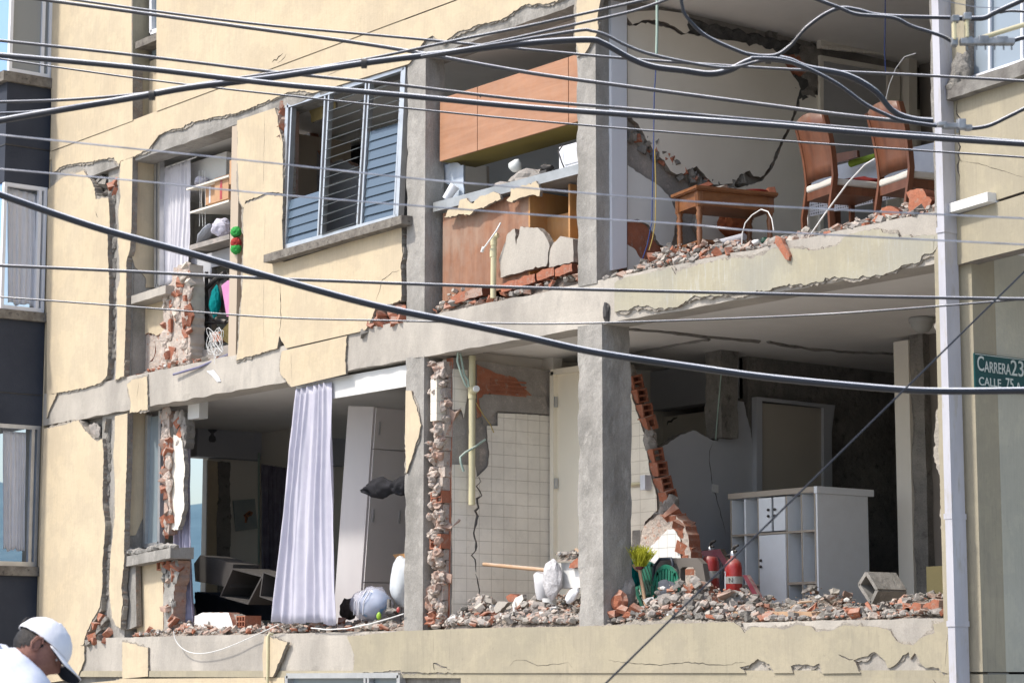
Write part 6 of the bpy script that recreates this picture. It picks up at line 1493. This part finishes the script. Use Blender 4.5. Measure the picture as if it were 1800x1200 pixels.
# ================================================================== CABLES over the street
def smoothpath(pts, sub=8):
    P_ = [Vector((*p, 0)) for p in pts]; out = []
    for i in range(len(P_) - 1):
        a, b, c, d_ = P_[max(i - 1, 0)], P_[i], P_[i + 1], P_[min(i + 2, len(P_) - 1)]
        for j in range(sub):
            t = j / sub
            out.append(.5 * ((2 * b) + (c - a) * t + (2 * a - 5 * b + 4 * c - d_) * t * t + (3 * b - a - 3 * c + d_) * t ** 3))
    return out + [P_[-1]]
def wirecable(pts, D, rpx, mat, label, ext=(True, True), cat='cable', name='power_cable', D2=None, gr='overhead cables across the street'):
    """pts in photo pixels at depth D (m) at the first, D2 at the last point; extended beyond the frame along its run"""
    sp = smoothpath(pts); D2 = D if D2 is None else D2; n = len(sp)
    w_ = [FD(p.x, p.y, D + (D2 - D) * i / (n - 1)) for i, p in enumerate(sp)]
    r_ = rpx / (FL / ((D + D2) / 2)) / 2
    if ext[0]: w_.insert(0, w_[0] + (w_[0] - w_[3]).normalized() * 6)
    if ext[1]: w_.append(w_[-1] + (w_[-1] - w_[-4]).normalized() * 6)
    mb = MB().tube(w_, r_, 12)
    if mat in (cable, cables) and rpx >= 2.7 and name != 'guy_wire':      # pale strand added on top, standing in for the sun's highlight streak
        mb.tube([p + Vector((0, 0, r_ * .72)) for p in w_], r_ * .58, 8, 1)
    return tag(mb.build(name, [mat, sun_streak]), label, cat, gr)
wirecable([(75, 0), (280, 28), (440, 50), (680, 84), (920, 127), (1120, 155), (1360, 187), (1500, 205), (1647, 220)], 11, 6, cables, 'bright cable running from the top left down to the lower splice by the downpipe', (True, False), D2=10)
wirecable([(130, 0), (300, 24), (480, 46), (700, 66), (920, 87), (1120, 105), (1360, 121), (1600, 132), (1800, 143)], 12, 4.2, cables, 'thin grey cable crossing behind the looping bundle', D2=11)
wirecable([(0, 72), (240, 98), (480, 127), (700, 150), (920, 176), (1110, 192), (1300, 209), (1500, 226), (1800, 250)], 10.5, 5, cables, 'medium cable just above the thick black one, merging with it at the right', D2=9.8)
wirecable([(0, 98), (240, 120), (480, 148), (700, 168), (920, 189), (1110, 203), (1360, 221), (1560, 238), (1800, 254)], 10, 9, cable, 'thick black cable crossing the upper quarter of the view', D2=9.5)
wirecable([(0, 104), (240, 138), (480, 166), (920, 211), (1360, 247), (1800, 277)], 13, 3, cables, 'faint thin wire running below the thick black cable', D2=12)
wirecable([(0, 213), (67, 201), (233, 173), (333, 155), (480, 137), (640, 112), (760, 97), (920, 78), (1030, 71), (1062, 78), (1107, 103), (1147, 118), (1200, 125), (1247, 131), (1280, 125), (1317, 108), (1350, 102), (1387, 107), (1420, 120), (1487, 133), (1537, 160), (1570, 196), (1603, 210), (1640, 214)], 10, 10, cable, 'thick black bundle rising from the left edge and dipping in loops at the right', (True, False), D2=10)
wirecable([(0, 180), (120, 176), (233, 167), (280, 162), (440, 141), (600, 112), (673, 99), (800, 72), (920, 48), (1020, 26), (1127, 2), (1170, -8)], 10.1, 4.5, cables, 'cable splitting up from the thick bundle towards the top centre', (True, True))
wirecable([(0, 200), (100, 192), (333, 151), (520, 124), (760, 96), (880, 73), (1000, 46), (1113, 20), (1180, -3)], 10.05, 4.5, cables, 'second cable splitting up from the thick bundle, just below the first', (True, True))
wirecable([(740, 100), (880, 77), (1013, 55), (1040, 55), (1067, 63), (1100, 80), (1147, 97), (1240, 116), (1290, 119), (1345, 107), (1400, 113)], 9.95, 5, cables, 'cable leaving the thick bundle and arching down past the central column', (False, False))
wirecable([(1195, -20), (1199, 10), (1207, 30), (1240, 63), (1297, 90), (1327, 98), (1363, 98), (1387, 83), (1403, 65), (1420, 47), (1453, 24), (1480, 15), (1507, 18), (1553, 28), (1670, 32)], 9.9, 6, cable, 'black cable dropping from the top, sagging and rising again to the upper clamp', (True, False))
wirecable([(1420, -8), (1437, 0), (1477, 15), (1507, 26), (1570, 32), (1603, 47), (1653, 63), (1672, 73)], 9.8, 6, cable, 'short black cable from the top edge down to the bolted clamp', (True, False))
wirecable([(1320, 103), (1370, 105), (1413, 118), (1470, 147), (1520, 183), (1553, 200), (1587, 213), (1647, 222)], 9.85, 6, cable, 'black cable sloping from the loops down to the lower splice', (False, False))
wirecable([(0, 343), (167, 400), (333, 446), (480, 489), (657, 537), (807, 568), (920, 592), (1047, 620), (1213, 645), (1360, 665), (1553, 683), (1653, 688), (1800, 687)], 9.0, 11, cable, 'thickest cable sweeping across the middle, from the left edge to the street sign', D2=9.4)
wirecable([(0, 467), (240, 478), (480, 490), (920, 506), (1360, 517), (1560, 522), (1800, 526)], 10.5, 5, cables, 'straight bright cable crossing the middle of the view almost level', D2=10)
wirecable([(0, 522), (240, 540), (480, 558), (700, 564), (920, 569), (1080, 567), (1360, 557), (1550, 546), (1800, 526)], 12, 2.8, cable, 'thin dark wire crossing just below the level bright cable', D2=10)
wirecable([(1800, 478), (1065, 1200)], 9.5, 3.4, cable, 'thin dark guy wire slanting down from the right edge to the bottom', (True, True), 'guy wire', 'guy_wire', D2=8)
wirecable([(0, 237), (240, 262), (480, 287), (740, 315), (920, 330), (1107, 346), (1360, 363), (1800, 384)], 8, 3.0, cableg, 'faint silvery wire above the level cables, out of focus', D2=7.5)
wirecable([(0, 297), (240, 318), (497, 343), (920, 376), (1200, 394), (1320, 405), (1560, 418), (1800, 430)], 8.2, 3.0, cableg, 'second silvery wire, lower of the two out of focus', D2=7.6)
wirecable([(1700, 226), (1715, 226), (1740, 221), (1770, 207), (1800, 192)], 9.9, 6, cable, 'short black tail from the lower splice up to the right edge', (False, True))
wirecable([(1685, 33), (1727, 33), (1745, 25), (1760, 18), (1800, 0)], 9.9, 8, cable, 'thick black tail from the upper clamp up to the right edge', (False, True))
wirecable([(1757, 23), (1775, 20), (1800, 21)], 9.95, 4, cables, 'thin tail leaving the upper clamp level towards the right edge', (False, True))
wirecable([(1722, 68), (1760, 56), (1810, 41)], 9.85, 9, pvc, 'beige insulated rod rising from the bolted clamp to the right edge', (False, True))
wirecable([(1778, 74), (1788, 70), (1812, 64)], 9.8, 7, cable, 'short black stub leaving the right end of the bolted clamp', (False, True))
wirecable([(1640, -2), (1690, 8), (1720, 13), (1758, 14)], 9.9, 1.5, cableg, 'hair-thin bright strand above the upper clamp', (True, False))
def clamp(label, parts_, name='cable_clamp'):
    t = thing(name, label, 'cable clamp', tuple(FD(parts_[0][1], parts_[0][2], 9.8)))
    for nm, x, y_, w_, h_ in parts_:
        c = FD(x, y_, 9.8); k = 9.8 / FL
        mt = Matrix.Translation(c) @ Matrix((CR, CD, Vector((0, 0, 1)))).transposed().to_4x4()
        if nm == 'bolt': MB().tube([mt @ Vector((0, 0, -h_ * k / 2)), mt @ Vector((0, 0, h_ * k / 2))], w_ * k / 2, 8).build(nm, clampm, t)
        else:
            o = MB().box(-w_ * k / 2, w_ * k / 2, -.02, .02, -h_ * k / 2, h_ * k / 2, 0, mt).build(nm, clampm if nm != 'spacer' else pvc, t)
            b_ = o.modifiers.new('worn', 'BEVEL'); b_.width = .004; b_.segments = 2
    return t
clamp('upper clamp of grey blocks joined by two short posts to the bolted bar', [('block', 1679, 34, 13, 12), ('block', 1700, 30, 14, 13), ('spacer', 1677, 55, 6, 34), ('spacer', 1699, 52, 6, 32)])
clamp('long bolted galvanised clamp bar at the upper right', [('body', 1735, 74, 96, 11), ('block', 1677, 75, 12, 14), ('block', 1702, 73, 13, 14), ('block', 1728, 70, 18, 12), ('block', 1760, 72, 22, 13)] + [('bolt', x, 78, 3.2, 20) for x in (1700, 1716, 1732, 1748, 1764, 1778)])
clamp('rounded splice joining the two lower cables over the downpipe', [('body', 1672, 222, 30, 9), ('block', 1690, 219, 14, 18), ('block', 1656, 219, 16, 8), ('body', 1702, 225, 12, 9), ('bolt', 1683, 222, 4, 24)], 'cable_splice')
for k, (x, y_, l) in enumerate(((267, 168, 'small tie around the thick bundle near the left'), (640, 112, 'small tie around the thick bundle above the louvre window'), (1350, 104, 'small tie where the cable loops meet'))):
    c = FD(x, y_, 10); tag(MB().tube([c - CR * .012, c + CR * .012], .022, 12).build('cable_tie', blackp), l, 'cable tie')

# ================================================================== PERSON
DP = 8.5; KP = DP / FL
def body_skin(name, nodes, edges, mat, parent, root=0, sub=2):
    me = bpy.data.meshes.new(name); me.from_pydata([Vector(n[0]) for n in nodes], edges, []); me.materials.append(mat)
    o = bpy.data.objects.new(name, me); COL.objects.link(o)
    sk = o.modifiers.new('skin', 'SKIN'); sk.use_smooth_shade = True
    for i, n in enumerate(nodes):
        r_ = n[1]; me.skin_vertices[0].data[i].radius = r_ if hasattr(r_, '__len__') else (r_, r_)
        me.skin_vertices[0].data[i].use_root = (i == root)
    s_ = o.modifiers.new('sub', 'SUBSURF'); s_.levels = s_.render_levels = sub
    if parent: o.parent = parent
    return o
hc = FD(68, 1142, DP)                      # middle of the head
F_ = (CR * .97 + CD * .24).normalized(); Lf = Vector((-F_.y, F_.x, 0)); Uz = Vector((0, 0, 1))
pelvis = hc - F_ * .62 + Uz * -.50; ground_z = -.35
PO = Vector((pelvis.x, pelvis.y, ground_z))
pe = thing('person', 'person in a white cap and white shirt, bent forward and looking down', 'person', tuple(PO))
def L3(f, l, u): return F_ * f + Lf * l + Uz * u      # relative to a point
hc_, pv = hc - PO, pelvis - PO
chest = hc_ + L3(-.24, 0, -.18); neckb = hc_ + L3(-.10, 0, -.075)
N = [(pv, (.11, .10)), (pv + L3(.12, 0, .20), (.10, .09)), (chest, (.11, .09)), (neckb, (.066, .064)), (hc_ + L3(-.02, 0, -.03), (.066, .064))]
E_ = [(0, 1), (1, 2), (2, 3), (3, 4)]
def limb(start, pts):
    k = start
    for p, r_ in pts: N.append((p, r_)); E_.append((k, len(N) - 1)); k = len(N) - 1
    return k
for s_ in (1, -1):
    e = limb(2, [(chest + L3(.10, s_ * .16, .0), .055), (chest + L3(.24, s_ * .20, -.26), .043), (chest + L3(.44, s_ * .14, -.40), .030), (chest + L3(.52, s_ * .12, -.43), .034)])
    h0 = chest + L3(.52, s_ * .12, -.43)
    for q, (df, dl, ln) in enumerate(((.05, .030, .055), (.06, .010, .065), (.058, -.010, .06), (.05, -.028, .048))):
        limb(e, [(h0 + L3(df * .8, s_ * dl, -.005), .0095), (h0 + L3(df * .8 + ln * .6, s_ * dl, -.02), .0085), (h0 + L3(df * .8 + ln * .9, s_ * dl, -.05), .0075)])
    limb(e, [(h0 + L3(.02, -s_ * .045, -.005), .010), (h0 + L3(.05, -s_ * .065, -.02), .008)])
    limb(0, [(pv + L3(0, s_ * .10, -.08), .095), (pv + L3(.04, s_ * .11, -.48), .060), (pv + L3(.0, s_ * .11, -pv.z + .09), .040), (pv + L3(.14, s_ * .12, -pv.z + .035), .035)])
body_skin('body', N, E_, skin, pe)
sb = MB()
def loft(mb, pts, seg=28, seed=0):
    """pts: (f, l, u, lateral radius, depth radius) relative to the head centre"""
    vs = []; n = len(pts); fine = []
    for i in range(n - 1):
        for j in range(6):
            t = j / 6; a, b = pts[i], pts[i + 1]; fine.append([a[k] * (1 - t) + b[k] * t for k in range(5)])
    fine.append(list(pts[-1])); m_ = len(fine)
    C_ = [hc + L3(q[0] + .02, q[1], q[2] + .055) for q in fine]
    for i, q in enumerate(fine):
        t = (C_[min(i + 1, m_ - 1)] - C_[max(i - 1, 0)]).normalized(); lat = (Lf - t * Lf.dot(t)).normalized(); dep = t.cross(lat)
        for k in range(seg):
            a = 2 * math.pi * k / seg; wr = 1 + .05 * noise.noise(Vector((math.cos(a) * 2, math.sin(a) * 2 + seed, i * .22))) + .035 * noise.noise(Vector((math.cos(a) * 4, math.sin(a) * 4, i * .5)))
            vs.append(C_[i] + (lat * math.cos(a) * q[3] + dep * math.sin(a) * q[4]) * wr)
    mb.add(vs, [(i * seg + k, i * seg + (k + 1) % seg, (i + 1) * seg + (k + 1) % seg, (i + 1) * seg + k) for i in range(m_ - 1) for k in range(seg)], 0, True)
loft(sb, [(-.64, 0, -.56, .16, .14), (-.52, 0, -.42, .18, .155), (-.36, 0, -.27, .21, .165), (-.22, 0, -.175, .22, .17), (-.12, 0, -.145, .17, .14), (-.075, 0, -.115, .10, .095), (-.055, 0, -.095, .075, .072)])
for s_ in (1, -1): loft(sb, [(-.22, s_ * .06, -.17, .12, .12), (-.13, s_ * .15, -.17, .115, .115), (-.07, s_ * .20, -.22, .10, .10), (-.02, s_ * .23, -.34, .075, .075), (.01, s_ * .235, -.44, .07, .07)], 20, 3)
sb.build('shirt', shirtm, pe, False)
T3 = [(pv + L3(0, 0, -.01), (.16, .14))]; E3 = []
for s_ in (1, -1):
    k = len(T3); T3 += [(pv + L3(0, s_ * .10, -.10), .11), (pv + L3(.04, s_ * .11, -.48), .078), (pv + L3(0, s_ * .11, -pv.z + .10), .062)]; E3 += [(0, k), (k, k + 1), (k + 1, k + 2)]
body_skin('trousers', T3, E3, jeans, pe)
for s_ in (1, -1):
    MB().lump(PO + pv + L3(.07, s_ * .115, -pv.z + .05), (.14, .05, .05), 2, 0, .05, 3, True, rot=Matrix((F_, Lf, Uz)).transposed()).build('shoe', blackp, pe)
HR = Matrix((F_, Lf, Uz)).transposed() @ Matrix.Rotation(R(-16), 3, 'X') @ Matrix.Rotation(R(39), 3, 'Y')
def HP(x, y_, z): return hc + HR @ Vector((x, y_, z))
def headpt(v):
    x, y_, z = v.x * .098, v.y * .076, v.z * .118
    if z < 0: x *= 1 - .18 * (-z / .118); y_ *= 1 - .35 * (-z / .118) ** 1.5
    if x < 0 and z < -.03: x *= 1 - .45 * min(1, (-z - .03) / .08)
    if x > 0:
        x += .020 * math.exp(-((y_ / .012) ** 2 + ((z + .022) / .020) ** 2))       # nose
        x -= .012 * math.exp(-(((abs(y_) - .032) / .014) ** 2 + ((z - .004) / .012) ** 2))   # eye sockets
        x += .006 * math.exp(-((y_ / .022) ** 2 + ((z + .060) / .010) ** 2))       # lips
        x += .012 * math.exp(-((y_ / .025) ** 2 + ((z + .098) / .016) ** 2))       # chin
    return x, y_, z
iv, fv = ICO[3]
import bmesh
bm = bmesh.new(); bmesh.ops.create_icosphere(bm, subdivisions=5, radius=1)
hv_ = [HP(*headpt(v.co)) for v in bm.verts]; hf_ = [[v.index for v in f.verts] for f in bm.faces]; bm.free()
MB().add(hv_, hf_, 0, True).build('head', skin, pe)
for s_ in (1, -1):
    mb = MB(); c = (-.005, s_ * .074, -.008)
    mb.lump(HP(c[0] - .004, c[1] + s_ * .004, c[2]), (.017, .008, .030), 1, 0, .08, 3, True, rot=HR @ Matrix.Rotation(R(-10), 3, 'Y'))
    mb.tube([HP(c[0] + .012, c[1] + s_ * .008, c[2] - .016), HP(c[0] - .006, c[1] + s_ * .014, c[2] - .028), HP(c[0] - .020, c[1] + s_ * .016, c[2] - .006), HP(c[0] - .018, c[1] + s_ * .016, c[2] + .020), HP(c[0] + .002, c[1] + s_ * .013, c[2] + .030), HP(c[0] + .014, c[1] + s_ * .008, c[2] + .014)], .0045, 8)
    mb.build('ear', skin, pe)
    MB().lump(HP(.073, s_ * .030, .004), (.009, .010, .006), 1, 0, 0, 2, True, rot=HR).build('eye', paper, pe)
# hair: shell around the back and sides below the cap
bm = bmesh.new(); bmesh.ops.create_icosphere(bm, subdivisions=4, radius=1); hv_ = []; keep = []
for v in bm.verts:
    c = v.co; x, y_, z = headpt(c); k = 1.035 + .02 * noise.noise(c * 14); hv_.append(HP(x * k, y_ * k, z * k))
hf_ = []
for f in bm.faces:
    m_ = f.calc_center_median()
    if (m_.x < .12 and m_.z > -.10 - .45 * max(0, -m_.x)) or (m_.z > .3): hf_.append([v.index for v in f.verts])
bm.free()
MB().add(hv_, hf_, 0, True).build('hair', hair, pe, False)
# cap
bm = bmesh.new(); bmesh.ops.create_icosphere(bm, subdivisions=5, radius=1); cv = []; cf = []
for v in bm.verts:
    c = v.co; seam = 1 - .012 * max(0, 1 - abs(math.sin(3 * math.atan2(c.y, c.x))) * 14)
    cv.append(HP(c.x * .112 * seam, c.y * .090 * seam, .022 + c.z * .102 * seam + .003 * noise.noise(c * 5)))
for f in bm.faces:
    m_ = f.calc_center_median()
    if m_.z > -.02: cf.append([v.index for v in f.verts])
bm.free()
cap = MB().add(cv, cf, 0, True).build('cap', capm, pe, False); cap.modifiers.new('thickness', 'SOLIDIFY').thickness = .004
vs = []; n = 16
for j in range(7):
    v = j / 6
    for i in range(n + 1):
        a = R(-72 + 144 * i / n); r0 = Vector((.114 * math.cos(a), .092 * math.sin(a), 0)); r1 = Vector((.075 + .115 * math.cos(a * .9) , .085 * math.sin(a * 1.02), 0))
        p = r0.lerp(r1, v); vs.append(HP(p.x, p.y, .020 - .012 * v - .16 * abs(p.y) * (.35 + v) * .9))
bo = MB().add(vs, [(j * (n + 1) + i, j * (n + 1) + i + 1, (j + 1) * (n + 1) + i + 1, (j + 1) * (n + 1) + i) for j in range(6) for i in range(n)], 0, True).build('cap_brim', capm, cap, False)
bo.modifiers.new('thickness', 'SOLIDIFY').thickness = .004
vs2 = [v - HR @ Vector((0, 0, .0045)) for v in vs]
MB().add(vs2, [(j * (n + 1) + i, j * (n + 1) + i + 1, (j + 1) * (n + 1) + i + 1, (j + 1) * (n + 1) + i) for j in range(6) for i in range(n)], 0, True).build('brim_underside_shade', capd, cap, False)  # dark sheet added below the brim to paint its shaded underside
MB().lump(HP(-.106, 0, .050), (.010, .034, .022), 1, 0, .05, 3, True, rot=HR).build('cap_opening', hair, cap)
MB().lump(HP(0, 0, .125), (.009, .009, .005), 1, 0, 0, 2, True, rot=HR).build('cap_button', capm, cap)
# curtains in the side bay windows
for nm, y0_, pts, mt in (('upper', 0, ((13, 330), (75, 345), (13, 532), (74, 540)), sheerm), ('lower', 0, ((5, 757), (45, 760), (5, 965), (42, 968)), sheerm)):
    curtain('curtain', (FX(*pts[0], BX - .07), FX(*pts[1], BX - .07)), (FX(*pts[2], BX - .07), FX(*pts[3], BX - .07)), 7, .014, cloth('grey_white_net', (.88, .87, .90), (.82, .82, .85), trl=.4) if 'gw' not in MATS else MATS['gw'], 'white curtain inside the %s glazed bay window at the left edge' % nm, group='white curtains', seed=20 + len(nm))
